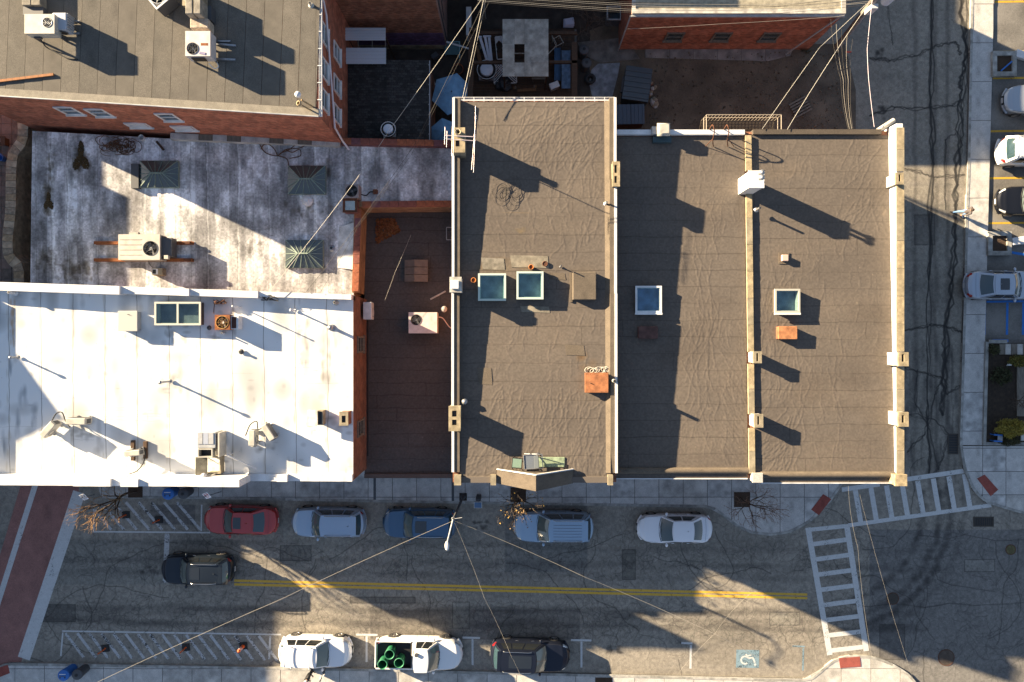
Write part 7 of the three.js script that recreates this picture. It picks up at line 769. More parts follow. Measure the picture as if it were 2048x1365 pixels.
solo('blue_wheel_stop', rbox(1.0, 0.14, 0.2, 0.04, 0.07), M.blue, 'blue painted wheel stop at the access bay', 'wheel stop', undefined, [X(1999), 0.02, Z(682)]);
{ const g = thing('garden_bench', 'small blue metal stand in the planting bed corner', 'stand', at(1988, 875, 0.125), -0.05); for (const z of [-0.2, 0.2]) part('rail', rbox(0.55, 0.06, 0.1, 0.02, 0.4, 0, z), M.blue, g); for (let i = 0; i < 4; i++) part('slat', rbox(0.07, 0.03, 0.36, 0.01, 0.38, 0.02 + i * 0.08), M.galvanised, g); for (const [a, c] of [[-0.22, -0.2], [0.22, -0.2], [-0.22, 0.2], [0.22, 0.2]]) part('leg', box(a - 0.03, a + 0.03, 0, 0.37, c - 0.03, c + 0.03), M.blue, g); }
solo('garden_sign', rbox(0.32, 0.3, 0.02, 0.005, 0.3).rotateX(-0.8), M.white, 'small white sign in the planting bed', 'sign', undefined, at(2016, 735, 0.125));
// bushes: leaf-sized faces through a rounded volume
function bush(name, label, px, py, rx, ry, rz, n, cols, seed, leaf = 0.09, group) {
  const r = rng(seed), g = thing(name, label, 'bush', at(px, py, 0.125), 0, group), pos = [], col = [], c = new THREE.Color();
  for (let i = 0; i < n; i++) { const a = r() * 6.283, z = Math.acos(1 - r() * 1.25), k = Math.cbrt(0.3 + r() * 0.7) * (0.86 + 0.16 * Math.sin(a * 5 + z * 4) + r() * 0.06), p = new THREE.Vector3(Math.sin(z) * Math.cos(a) * rx * k, Math.max(0.03, ry * (0.45 + Math.cos(z) * 0.55 * k)), Math.sin(z) * Math.sin(a) * rz * k), u = new THREE.Vector3(r() - 0.5, r() * 0.6, r() - 0.5).normalize().multiplyScalar(leaf * (0.6 + r() * 0.8)), v = new THREE.Vector3(r() - 0.5, (r() - 0.3) * 0.6, r() - 0.5).cross(u).normalize().multiplyScalar(leaf * 0.5); const A = p, B = p.clone().add(u).add(v), C = p.clone().addScaledVector(u, 2), D = p.clone().add(u).sub(v); for (const q of [A, B, C, A, C, D]) pos.push(q.x, q.y, q.z); const h = cols[Math.floor(r() * cols.length)], f = 0.75 + r() * 0.5; for (let q = 0; q < 6; q++) col.push(h[0] * f, h[1] * f, h[2] * f); }
  const q = new THREE.BufferGeometry(); q.setAttribute('position', new THREE.Float32BufferAttribute(pos, 3)); q.setAttribute('color', new THREE.Float32BufferAttribute(col, 3)); q.computeVertexNormals(); part('foliage', q, new THREE.MeshStandardMaterial({ vertexColors: true, roughness: 0.9, side: THREE.DoubleSide }), g); const st = []; for (let i = 0; i < 7; i++) { const a = i * 0.9; st.push(bar([0, 0, 0], [Math.cos(a) * rx * 0.5, ry * 0.6, Math.sin(a) * rz * 0.5], 0.015, 5)); } part('stem', merge(st), M.bark, g);
}
bush('clipped_bush', 'rounded golden-green clipped bush at the bed corner', 2010, 855, 0.98, 0.95, 0.62, 3800, [[0.3, 0.24, 0.04], [0.22, 0.2, 0.04], [0.36, 0.27, 0.05]], 5, 0.06); bush('shrub', 'yellow-green shrub beside the small white sign', 2030, 722, 0.75, 0.7, 0.35, 1300, [[0.14, 0.14, 0.03], [0.2, 0.16, 0.03], [0.1, 0.1, 0.03]], 6, 0.07); bush('shrub', 'low dark green shrub near the bed kerb', 1998, 752, 0.7, 0.45, 0.6, 1000, [[0.04, 0.05, 0.02], [0.06, 0.06, 0.025]], 7, 0.07); bush('shrub', 'flat dark shrub under the golden bush', 2014, 882, 0.8, 0.35, 0.3, 700, [[0.05, 0.055, 0.025], [0.08, 0.07, 0.03]], 8, 0.06); bush('shrub', 'small dark shrub at the plank end', 1984, 700, 0.35, 0.4, 0.35, 500, [[0.05, 0.055, 0.025], [0.08, 0.08, 0.03]], 9, 0.06);
// bare trees
function branches(r, base, dir, len, rad, depth, spread, list, tips, up = 0.15) {
  const end = base.clone().addScaledVector(dir, len), mid = base.clone().lerp(end, 0.5).add(new THREE.Vector3((r() - 0.5) * len * 0.12, 0, (r() - 0.5) * len * 0.12)); list[depth > 2 ? 1 : 0].push(new THREE.TubeGeometry(new THREE.CatmullRomCurve3([base, mid, end]), 4, rad, depth > 2 ? 4 : 6)); if (depth >= 5 || len < 0.16) { tips.push(end); return; }
  const n = depth === 0 ? 5 : depth < 3 ? list.many ?? 3 : 2; for (let i = 0; i < n; i++) { const a = i / n * 6.283 + r() * 1.6, d = dir.clone().add(new THREE.Vector3(Math.cos(a) * spread, up + (r() - 0.5) * 0.3, Math.sin(a) * spread)).normalize(), at2 = base.clone().lerp(end, depth === 0 ? 0.78 + r() * 0.22 : 0.5 + r() * 0.5); branches(r, at2, d, len * (0.55 + r() * 0.22), rad * 0.58, depth + 1, spread, list, tips, up); }
}
function bareTree(name, label, px, py, y, h, rad, seed, o = {}) {
  const r = rng(seed), g = thing(name, label, o.category ?? 'tree', at(px, py, y), 0, o.group), list = [[], []], tips = []; list.many = o.many ?? 3; branches(r, new THREE.Vector3(), new THREE.Vector3(o.lean?.[0] ?? 0, 1, o.lean?.[1] ?? 0).normalize(), h * 0.4, rad, 0, o.spread ?? 0.75, list, tips, o.up ?? 0.2);
  part('trunk', merge(list[0]), o.bark ?? M.bark, g); part('crown', merge(list[1]), o.twig ?? M.twig, g);
  if (o.leaves) { const pos = [], col = []; for (let i = 0; i < o.leaves; i++) { const t = tips[Math.floor(r() * tips.length)], p = t.clone().add(new THREE.Vector3((r() - 0.5) * 0.2, (r() - 0.5) * 0.2, (r() - 0.5) * 0.2)), s = 0.05 + r() * 0.05, u = new THREE.Vector3(r() - 0.5, r() - 0.5, r() - 0.5).normalize().multiplyScalar(s), v = new THREE.Vector3(r() - 0.5, r() - 0.5, r() - 0.5).cross(u).normalize().multiplyScalar(s * 0.7); for (const q of [p, p.clone().add(u), p.clone().add(u).add(v), p, p.clone().add(u).add(v), p.clone().add(v)]) pos.push(q.x, q.y, q.z); const c = r() < 0.35 ? [0.5, 0.3, 0.07] : [0.16, 0.1, 0.045]; for (let q = 0; q < 6; q++) col.push(...c); } const q = new THREE.BufferGeometry(); q.setAttribute('position', new THREE.Float32BufferAttribute(pos, 3)); q.setAttribute('color', new THREE.Float32BufferAttribute(col, 3)); q.computeVertexNormals(); part('leaves', q, new THREE.MeshStandardMaterial({ vertexColors: true, roughness: 0.9, side: THREE.DoubleSide }), g); }
}
bareTree('street_tree', 'bare street tree with tawny twigs over the north hatched box', 272, 984, 0.15, 5.6, 0.075, 12, { twig: mat(0.34, 0.2, 0.09, 0.9), spread: 0.7 }); bareTree('street_tree', 'small street tree with a few yellow leaves below the pediment', 1037, 990, 0.15, 4.6, 0.06, 23, { leaves: 130, spread: 0.5, twig: M.twigDark }); bareTree('street_tree', 'slender bare street tree on the kerb bulge', 1481, 997, 0.15, 4.2, 0.05, 34, { many: 4, spread: 0.75, up: 0.1, twig: mat(0.2, 0.11, 0.07, 0.9) }); bareTree('street_tree', 'bare street tree in the pit at the lower picture edge', 1207, 1370, 0.15, 4.5, 0.06, 37, { spread: 0.6, leaves: 200, twig: M.twigDark });
bareTree('bare_shrub', 'wide leafless shrub at the yard corner', 1172, 62, 0.02, 3.4, 0.05, 45, { spread: 1.1, up: 0.0, twig: M.twigDark, category: 'bush' }); bareTree('bare_shrub', 'leafless brown shrub sprawling in the planting bed', 2024, 800, 0.12, 1.7, 0.035, 56, { spread: 1.3, up: -0.05, twig: M.twigDark, category: 'bush' });
// ---------- back yards ----------
{ const g = thing('metal_awning', 'pale corrugated awning with an open strip beside the brick building', 'awning', [X(730, 3.9), 3.62, Z(93, 3.9)]), w = MS(84, 3.9) / 2; for (const [a, b, y] of [[58, 83, 0.42], [96, 128, 0.28]]) { const za = Z(a, 3.9) - g.position.z, zb = Z(b, 3.9) - g.position.z, n = 9; for (let i = 0; i < n; i++) part('corrugated_strip', box(-w, w, y + (i % 2) * 0.03, y + 0.02 + (i % 2) * 0.03, lerp(za, zb, i / n), lerp(za, zb, (i + 1) / n)), mat(0.5, 0.52, 0.56, 0.5), g); } for (const x of [-w + 0.05, -w / 3, w / 3, w - 0.05]) part('support_bar', box(x - 0.02, x + 0.02, 0.2, 0.25, Z(58, 3.9) - g.position.z, Z(128, 3.9) - g.position.z), M.woodGrey, g); for (const [x, z] of [[-w + 0.1, -0.7], [w - 0.1, -0.7], [-w + 0.1, 0.8], [w - 0.1, 0.8]]) part('post', box(x - 0.04, x + 0.04, -3.6, 0.2, z - 0.04, z + 0.04), M.woodDark, g); }
function exhaust(label, px, py, y, R) { const g = thing('exhaust_fan', label, 'exhaust fan', at(px, py, y)); part('kerb_box', rbox(R * 1.7, 0.3, R * 1.7, 0.02), M.greyLight, g); part('bowl', lathe([[R * 0.75, 0.3], [R, 0.42], [R * 1.02, 0.62], [R * 0.97, 0.64], [R * 0.85, 0.5], [0.001, 0.46]], 28), M.black, g); part('rim', ring(R, 0.025, 0.64), M.whiteMetal, g); part('motor_cap', lathe([[R * 0.68, 0.5], [R * 0.7, 0.66], [R * 0.6, 0.74], [0.001, 0.78]], 24), mat(0.62, 0.66, 0.72, 0.5), g); part('bolt', ball(0.03, 0.08, 0.78, -0.05), M.white, g); }
exhaust('pale domed exhaust fan on the black shingle roof', 780, 265, 3.66, 0.42); 
const deck = structure('timber_deck', slab(poly([[941, 64], [1152, 64], [1154, 240], [941, 240]]), 0.44, 0.44), M.joint, 'dark timber deck of the cluttered yard'); paving(deck, 'deck_board', poly([[941, 64], [1152, 64], [1154, 240], [941, 240]]), 8, 0.2, -4, -20, 0.015, 0.46, [M.woodDark, mat(0.075, 0.045, 0.028, 0.85, { map: again(tWood, 1.5, 0.5) })], 4);
exhaust('round pale tub-shaped fan on the timber deck', 974, 147, 0.47, 0.6);
{ const g = thing('pergola', 'brown timber pergola frame around the deck', 'pergola', [X(1046, 2.4), 0.46, Z(125, 2.4)]), o = g.position, y = 2.0, q = (px, py) => { const p = at(px, py, 2.5); return [p[0] - o.x, p[2] - o.z]; }, rail = (a, b, w = 0.16) => { const A = q(...a), B = q(...b); part('beam', beam([A[0], y, A[1]], [B[0], y, B[1]], w, 0.18), M.woodDark, g); }; rail([941, 66], [1154, 66]); rail([941, 125], [1154, 124]); rail([944, 56], [940, 195], 0.34); rail([1149, 85], [1149, 195], 0.34); for (const [a, b] of [[943, 68], [1148, 90], [941, 190], [1148, 190]]) { const A = q(a, b); part('post', box(A[0] - 0.07, A[0] + 0.07, 0, 1.9, A[1] - 0.07, A[1] + 0.07), M.woodDark, g); } }
{ const y = 2.85, r = rectAt(1005, 38, 1097, 153, y), g = thing('canopy_roof', 'flat pale plywood canopy with a square opening over the deck', 'canopy', [r.x, 0.46, r.z]), w = r.w / 2, d = r.d / 2, t = y - 0.46, hx0 = X(1029, y) - r.x, hx1 = X(1049, y) - r.x, hz0 = Z(88, y) - r.z, hz1 = Z(125, y) - r.z, m = [mat(0.46, 0.43, 0.37, 0.85, { map: again(tBlotch, 0.6) }), mat(0.5, 0.46, 0.39, 0.85, { map: again(tBlotch, 0.45) })]; for (const [i, [a, b, c, e]] of [[-w, hx0, -d, hz0], [hx0, hx1, -d, hz0], [hx1, w, -d, hz0], [-w, hx0, hz0, hz1], [hx1, w, hz0, hz1], [-w, hx0, hz1, d], [hx0, hx1, hz1, d], [hx1, w, hz1, d]].entries()) part('roof_panel', box(a + 0.003, b - 0.003, t - 0.05, t + (i % 2) * 0.004, c + 0.003, e - 0.003), m[i % 2], g); part('opening_bar', box(hx0, hx1, t - 0.04, t - 0.01, (hz0 + hz1) / 2 - 0.03, (hz0 + hz1) / 2 + 0.03), M.woodGrey, g); for (const [a, b] of [[-w + 0.1, -d + 0.1], [w - 0.1, -d + 0.1], [-w + 0.1, d - 0.1], [w - 0.1, d - 0.1]]) part('post', box(a - 0.05, a + 0.05, 0, t - 0.06, b - 0.05, b + 0.05), M.woodDark, g); for (const z of [d - 0.6, d - 0.25]) part('seam_batten', box(hx1 + 0.2 + z * 0.2, hx1 + 0.24 + z * 0.2, t + 0.005, t + 0.03, d - 1.1, d - 0.1), m[1], g); }
{ const lat = (label, px, py, w, d, turn) => { const g = thing('lattice_panel', label, 'lattice', at(px, py, 0.7), turn, 'white lattice panels on the deck'), l = []; for (let i = 0; i < 9; i++) { l.push(beam([-w / 2 + i * w / 9, 0.02, -d / 2], [Math.min(w / 2, -w / 2 + i * w / 9 + d), 0.02, Math.min(d / 2, -d / 2 + Math.min(w / 2 - (-w / 2 + i * w / 9), d))], 0.04, 0.012), beam([w / 2 - i * w / 9, 0.035, -d / 2], [Math.max(-w / 2, w / 2 - i * w / 9 - d), 0.035, Math.min(d / 2, -d / 2 + Math.min(w - i * w / 9, d))], 0.04, 0.012)); } part('slat_weave', merge(l), M.white, g); part('frame', merge([box(-w / 2, w / 2, 0, 0.05, -d / 2 - 0.04, -d / 2), box(-w / 2, w / 2, 0, 0.05, d / 2, d / 2 + 0.04), box(-w / 2 - 0.04, -w / 2, 0, 0.049, -d / 2, d / 2), box(w / 2, w / 2 + 0.04, 0, 0.049, -d / 2, d / 2)]), M.white, g); for (const x of [-w / 2, w / 2]) part('leg', box(x - 0.03, x + 0.03, -0.24, 0, -0.03, 0.03), M.white, g); }; lat('white lattice panel lying beside the plywood canopy', 1010, 146, 1.4, 1.3, 0.05); lat('upright white lattice scrap left of the plywood canopy', 999, 96, 0.4, 1.4, 0.1); }
for (const [a, b, l] of [[[960, 74], [974, 121], 'white rail leaning on the deck, western of three'], [[970, 73], [979, 121], 'white rail leaning on the deck, middle of three'], [[978, 73], [983, 121], 'white rail leaning on the deck, eastern of three']]) { const A = at(...a, 1.2), B = at(...b, 0.6); solo('white_rail', merge([beam(A, B, 0.16, 0.05), beam([A[0] - 0.12, A[1] + 0.03, A[2]], [A[0] + 0.12, A[1] + 0.03, A[2]], 0.1, 0.05)]), mat(0.6, 0.62, 0.68, 0.6), l, 'rail', 'white rails on the deck'); }
for (const [px, y0, y1, w, l, m] of [[1115, 95, 160, 0.34, 'bright blue painted plank leaning on the deck', M.blueWood], [1132, 100, 176, 0.5, 'faded blue trough beside the bright blue plank', M.blueWorn]]) { const z0 = Z(y0, 0.9), z1 = Z(y1, 0.9), g = thing('blue_plank', l, 'plank', [X(px, 0.9), 0.47, (z0 + z1) / 2]), d = (z1 - z0) / 2; part('board', box(-w / 2, w / 2, 0.3, 0.36, -d, d), m, g); for (const x of [-w / 2, w / 2]) part('edge_strip', box(x - 0.025, x + 0.025, 0.3, 0.42, -d, d + 0.01), m, g); for (const z of [-d + 0.3, d - 0.3]) part('trestle', box(-w / 2, w / 2, 0, 0.299, z - 0.05, z + 0.05), M.woodDark, g); }
{ const r = rng(14), geo = new THREE.SphereGeometry(0.55, 20, 14), p = geo.attributes.position; for (let i = 0; i < p.count; i++) { const x = p.getX(i), y = p.getY(i), z = p.getZ(i), k = 1 + 0.25 * Math.sin(x * 9 + z * 7) * Math.cos(z * 8 - y * 5); p.setXYZ(i, x * k, Math.max(0, y * 0.55 * k + 0.15), z * k * 0.85); } geo.computeVertexNormals(); solo('tarpaulin', geo, mat(0.015, 0.015, 0.018, 0.5), 'crumpled black tarpaulin on the timber deck', 'tarpaulin', undefined, at(1008, 170, 0.47)); }
{ const g = thing('garden_table', 'weathered tan slatted table at the canopy edge', 'table', at(1077, 160, 0.47)); for (let i = 0; i < 4; i++) part('slat', rbox(0.9, 0.03, 0.12, 0.01, 0.72, 0, -0.24 + i * 0.14), M.woodGrey, g); for (const [a, b] of [[-0.38, -0.22], [0.38, -0.22], [-0.38, 0.2], [0.38, 0.2]]) part('leg', box(a - 0.03, a + 0.03, 0, 0.7, b - 0.03, b + 0.03), M.woodGrey, g); }
{ const g = thing('lawn_chair', 'white wire chair frame on the deck beside the blue plank', 'chair', at(1115, 88, 0.47), 0.5); const fr = (l) => merge(l.map(([a, b]) => bar(a, b, 0.02))); part('seat', fr([[[-0.25, 0.45, -0.25], [0.25, 0.45, -0.25]], [[-0.25, 0.45, 0.25], [0.25, 0.45, 0.25]], [[-0.25, 0.45, -0.25], [-0.25, 0.45, 0.25]], [[0.25, 0.45, -0.25], [0.25, 0.45, 0.25]]]), M.cream, g); part('backrest', fr([[[-0.25, 0.45, -0.25], [-0.3, 0.95, -0.3]], [[-0.25, 0.45, 0.25], [-0.3, 0.95, 0.3]], [[-0.3, 0.95, -0.3], [-0.3, 0.95, 0.3]]]), M.cream, g); for (const [a, b] of [[-0.25, -0.25], [0.25, -0.25], [-0.25, 0.25], [0.25, 0.25]]) part('leg', bar([a, 0, b], [a, 0.45, b], 0.02), M.cream, g); part('side_bar', bar([-0.3, 0.7, 0.3], [-1.1, 0.72, 0.55], 0.025), M.cream, g); }
// blue parasols
function parasol(label, px, py, R, turn, tilt) { const g = thing('parasol', label, 'parasol', at(px, py, 0.02), turn), y = 2.45; part('pole', cyl(0.025, 0.025, y, y / 2, 0, 0, 8), M.woodGrey, g); part('base', lathe([[0.001, 0], [0.28, 0], [0.26, 0.08], [0.05, 0.12], [0.04, 0.3]], 16), M.darkGrey, g); for (let i = 0; i < 6; i++) { const a = i * PI / 3, b = a + PI / 3, q = new THREE.BufferGeometry(), A = [0, y + 0.1, 0], B = [Math.cos(a) * R, y - 0.35, Math.sin(a) * R], C = [Math.cos(b) * R, y - 0.35, Math.sin(b) * R], D = [(B[0] + C[0]) * 0.49, y - 0.33, (B[2] + C[2]) * 0.49]; q.setAttribute('position', new THREE.Float32BufferAttribute([...A, ...D, ...B, ...A, ...C, ...D], 3)); q.computeVertexNormals(); part('canopy_panel', uvm(q), M.blueCloth, g); part('rib', bar([0, y + 0.06, 0], [B[0], y - 0.38, B[2]], 0.012, 4), M.darkGrey, g); } part('finial', ball(0.05, 0, y + 0.12, 0), M.darkGrey, g); }
parasol('large blue six-sided parasol in the side yard', 910, 212, 1.32, 0.3); parasol('second blue parasol half hidden by the tall chimney', 896, 288, 1.0, 0.7);
{ const g = thing('green_bench', 'pale green bench frame in the dark side yard', 'bench', at(910, 104, 0.02)); part('seat', rbox(0.95, 0.05, 0.75, 0.02, 0.45, -0.15), mat(0.06, 0.13, 0.14, 0.7), g); part('frame', merge([box(-0.65, 0.36, 0.46, 0.53, -0.46, -0.4), box(0.3, 0.36, 0.46, 0.529, -0.4, 0.6)]), mat(0.16, 0.3, 0.34, 0.6), g); for (const [a, b] of [[-0.6, -0.42], [0.32, -0.42], [-0.6, 0.25], [0.32, 0.5]]) part('leg', box(a - 0.03, a + 0.03, 0, 0.45, b - 0.03, b + 0.03), mat(0.16, 0.3, 0.34, 0.6), g); }
for (const [px, py, s, l] of [[917, 143, 0.34, 'terracotta pot in the dark side yard'], [914, 158, 0.24, 'smaller terracotta pot beside the parasol']]) { const g = thing('flower_pot', l, 'pot', at(px, py, 0.02)); part('pot', lathe([[0.001, 0], [s * 0.65, 0], [s * 0.95, s * 1.1], [s * 1.05, s * 1.12], [s * 1.05, s * 1.3], [s * 0.92, s * 1.3], [s * 0.85, s * 1.05]], 18), M.terracotta, g); part('soil', cyl(s * 0.86, s * 0.86, 0.02, s * 1.06), M.soil, g); }
solo('white_board', box(-0.16, 0.16, 0, 0.9, -0.9, 0.9), M.whiteMetal, 'upright white panel against the yard fence', 'panel', undefined, at(939, 55, 0.02)); solo('white_pipe', bar(at(893, 84, 1.2), at(940, 98, 1.2), 0.06, 8), M.whiteMetal, 'white pipe bridging the corner of the side yard', 'pipe');
{ const g = thing('yard_cabinet', 'white square box beside the parasol', 'box', at(870, 188, 0.02)); part('box_body', rbox(0.34, 0.4, 0.34, 0.02), M.whiteMetal, g); part('lid', rbox(0.38, 0.05, 0.38, 0.015, 0.42), M.white, g); }
// dumpsters and bins of the lot
{ const y = 1.35, c = at(1275, 167, y), g = thing('dumpster', 'large black dumpster with ribbed lid in the dirt lot', 'dumpster', [c[0], 0.012, c[2]], -0.14), w = 0.84, d = 1.05; part('container', uvm(new THREE.CylinderGeometry(1.05, 0.95, 1.1, 4, 1).rotateY(PI / 4).scale(w * 1.33, 1, d * 1.33).translate(0, 0.6, 0)), mat(0.02, 0.026, 0.03, 0.6), g); for (let i = 0; i < 13; i++) part('lid_rib', box(-w + 0.02, w - 0.02, 1.2, 1.3 + (i % 2) * 0.035, lerp(-d, d, i / 13) + 0.004, lerp(-d, d, (i + 1) / 13) - 0.004), mat(0.045, 0.056, 0.066, 0.45), g); for (const x of [-w, w]) part('side_sleeve', box(x - 0.07, x + 0.07, 0.7, 0.9, -0.5, 0.5), M.darkGrey, g); for (const [a, b] of [[-0.6, -0.8], [0.6, -0.8], [-0.6, 0.8], [0.6, 0.8]]) part('castor', cyl(0.08, 0.08, 0.06, 0.06, a, b, 10), M.rubber, g); }
{ const y = 1.2, c = at(1262, 228, y), g = thing('dumpster', 'low dumpster with two blue-grey ribbed lids behind the middle building', 'dumpster', [c[0], 0.012, c[2]], 0.02), w = 0.86, d = 0.62; part('container', box(-w + 0.05, w - 0.05, 0.12, 1.05, -d + 0.05, d - 0.05), rough(0.09, 0.035, 0.02, tBlotch, 1), g); for (let i = 0; i < 14; i++) part('lid_rib', box(lerp(-w, w, i / 14) + (i === 7 ? 0.03 : 0.004), lerp(-w, w, (i + 1) / 14) - 0.004, 1.08, 1.13 + (i % 2) * 0.03, -d, d), mat(0.045, 0.06, 0.085, 0.5), g); for (const x of [-0.6, 0.6]) part('skid', box(x - 0.08, x + 0.08, 0, 0.12, -d + 0.1, d - 0.1), M.rustDark, g); }
binSet('litter_bin', 'black wheeled bin at the yard wall, upper', 1165, 112, M.darkGrey, 0.3, 0.95, 0.02); binSet('litter_bin', 'black wheeled bin with a white sticker at the yard wall', 1170, 138, M.darkGrey, 0.3, 0.95, 0.02);
{ const g = thing('open_tub', 'grey open wheeled tub beside the low brick building', 'tub', at(1224, 40, 0.02)); part('tub_body', merge([box(-0.42, 0.42, 0, 0.9, -0.4, -0.34), box(-0.42, 0.42, 0, 0.9, 0.34, 0.4), box(-0.42, -0.36, 0, 0.899, -0.34, 0.34), box(0.36, 0.42, 0, 0.899, -0.34, 0.34), box(-0.36, 0.36, 0.02, 0.06, -0.34, 0.34)]), mat(0.1, 0.115, 0.13, 0.6), g); part('rim', merge([box(-0.47, 0.47, 0.9, 0.95, -0.45, -0.36), box(-0.47, 0.47, 0.9, 0.95, 0.36, 0.45), box(-0.47, -0.38, 0.9, 0.949, -0.36, 0.36), box(0.38, 0.47, 0.9, 0.949, -0.36, 0.36)]), M.greyLight, g); }
{ const g = thing('paper_stack', 'pale blue-white stack of sheeting in the yard', 'stack', at(1136, 52, 0.02)); for (let i = 0; i < 4; i++) part('sheet', rbox(0.66 - i * 0.03, 0.1, 0.5 - (i % 2) * 0.08, 0.02, 0.3 + i * 0.1, (i % 2) * 0.05, 0).rotateY(i * 0.06), mat(0.4, 0.42, 0.52, 0.7), g); part('crate', box(-0.36, 0.36, 0, 0.25, -0.28, 0.5), M.woodDark, g); }
part('yard_fence_cap', box(-0.1, 0.1, 0, 0.05, -2, 2), M.woodDark, deck, [X(1152, 1.0), 0.5, Z(150, 1)]);
{ const b = thing('weed_clump', 'clump of brown weeds against the low brick building corner', 'plant', at(1612, 98, 0.02)), r = rng(61), l = []; for (let i = 0; i < 60; i++) { const a = r() * 6.3, q = r() * 0.3; l.push(bar([Math.cos(a) * q, 0, Math.sin(a) * q], [Math.cos(a) * (q + r() * 0.4), 0.2 + r() * 0.5, Math.sin(a) * (q + r() * 0.4)], 0.012, 4, 0.003)); } part('stalks', merge(l), mat(0.1, 0.09, 0.045, 0.9), b); }
{ const g = thing('blue_bucket', 'blue plastic bucket on the tiled terrace', 'bucket', at(7, 318, 3.22)); part('pail', lathe([[0.001, 0.01], [0.17, 0.01], [0.22, 0.38], [0.24, 0.4], [0.2, 0.38], [0.15, 0.03], [0.001, 0.03]], 18), M.blue, g); part('handle', new THREE.TorusGeometry(0.2, 0.01, 5, 16, PI).rotateX(-1.2).translate(0, 0.38, 0), M.galvanised, g); }
{ const g = thing('terrace_bench', 'dark planter bench on the tiled terrace', 'bench', at(6, 286, 3.22)); part('seat', rbox(1.5, 0.08, 0.55, 0.02, 0.45, -0.3), M.woodDark, g); for (const x of [-0.9, 0.3]) part('leg', box(x - 0.05, x + 0.05, 0, 0.42, -0.22, 0.22), M.woodDark, g); part('paper', box(0, 0.16, 0.491, 0.5, -0.12, 0.1), M.white, g); }
// small clutter on the deck, in the yards and in the dirt lot
const junk = (name, label, cat, px, py, y, make, turn = 0) => { const g = thing(name, label, cat, at(px, py, y), turn); make(g); return g; };
junk('plastic_crate', 'grey plastic crate by the deck rail near the pergola post', 'crate', 965, 96, 0.47, (g) => { part('shell', merge([box(-0.25, 0.25, 0, 0.3, -0.18, -0.15), box(-0.25, 0.25, 0, 0.3, 0.15, 0.18), box(-0.25, -0.22, 0, 0.299, -0.15, 0.15), box(0.22, 0.25, 0, 0.299, -0.15, 0.15), box(-0.22, 0.22, 0.01, 0.03, -0.15, 0.15)]), M.darkGrey, g); part('contents', rbox(0.38, 0.2, 0.26, 0.05, 0.13), M.tanB, g); }, 0.3);
junk('wicker_roll', 'roll of brown wicker screening on the deck', 'roll', 957, 108, 0.6, (g) => { part('roll', new THREE.CylinderGeometry(0.13, 0.13, 1.0, 14).rotateX(PI / 2), M.wood, g); part('tie', new THREE.TorusGeometry(0.135, 0.015, 6, 16), M.black, g); }, 0.2);
junk('cooler_box', 'pale cooler box under the deck beams', 'cooler', 1108, 175, 0.47, (g) => { part('box_body', rbox(0.6, 0.36, 0.38, 0.04), M.greyLight, g); part('lid', rbox(0.62, 0.07, 0.4, 0.03, 0.4), M.white, g); }, 0.4);
junk('timber_stack', 'stack of dark boards at the deck corner', 'timber', 1050, 178, 0.47, (g) => { for (let i = 0; i < 5; i++) part('board', rbox(1.5 - i * 0.1, 0.04, 0.18, 0.01, 0.03 + (i >> 1) * 0.05, (i % 2) * 0.1, (i % 2) * 0.2 - 0.1), [M.wood, M.woodDark, M.woodGrey][i % 3], g); }, 0.06);
junk('barbecue', 'round black kettle barbecue in the side yard', 'barbecue', 848, 152, 0.02, (g) => { part('bowl', ball(0.28, 0, 0.72, 0, 1, 0.7, 1), M.black, g); part('lid_handle', bar([-0.07, 0.94, 0], [0.07, 0.94, 0], 0.015), M.woodGrey, g); for (const a of [0, 2.1, 4.2]) part('leg', bar([Math.cos(a) * 0.15, 0.6, Math.sin(a) * 0.15], [Math.cos(a) * 0.3, 0, Math.sin(a) * 0.3], 0.015), M.darkGrey, g); });
junk('garden_chair', 'pale plastic garden chair under the blue parasol edge', 'chair', 864, 172, 0.02, (g) => { part('seat', rbox(0.46, 0.04, 0.44, 0.02, 0.43), M.greyLight, g); part('backrest', rbox(0.05, 0.45, 0.44, 0.02, 0.68, -0.22), M.greyLight, g); for (const [a, b] of [[-0.19, -0.18], [0.19, -0.18], [-0.19, 0.18], [0.19, 0.18]]) part('leg', box(a - 0.02, a + 0.02, 0, 0.42, b - 0.02, b + 0.02), M.greyLight, g); }, 0.6);
junk('garden_chair', 'dark folding chair in the side yard shade', 'chair', 872, 118, 0.02, (g) => { part('seat', rbox(0.46, 0.04, 0.44, 0.02, 0.43), M.darkGrey, g); part('backrest', rbox(0.05, 0.45, 0.44, 0.02, 0.68, -0.22), M.darkGrey, g); for (const [a, b] of [[-0.19, -0.18], [0.19, -0.18], [-0.19, 0.18], [0.19, 0.18]]) part('leg', box(a - 0.02, a + 0.02, 0, 0.42, b - 0.02, b + 0.02), M.darkGrey, g); }, 2.2);
junk('tyre_pile', 'two worn tyres stacked at the yard wall', 'tyres', 1178, 160, 0.02, (g) => { for (const i of [0, 1]) part('tyre', new THREE.TorusGeometry(0.25, 0.1, 10, 22).rotateX(PI / 2).translate(i * 0.06, 0.1 + i * 0.2, i * 0.04), M.rubber, g); });
junk('rubble_heap', 'small heap of broken concrete beside the dumpsters', 'rubble', 1308, 190, 0.015, (g) => { const r = rng(66); for (let i = 0; i < 14; i++) part('lump', new THREE.IcosahedronGeometry(0.1 + r() * 0.12, 0).scale(1, 0.6, 1.3).rotateY(r() * 6).translate((r() - 0.5) * 0.5, 0.06, (r() - 0.5) * 1.5), [M.concreteD, M.stone, M.terracottaB][i % 3], g); });
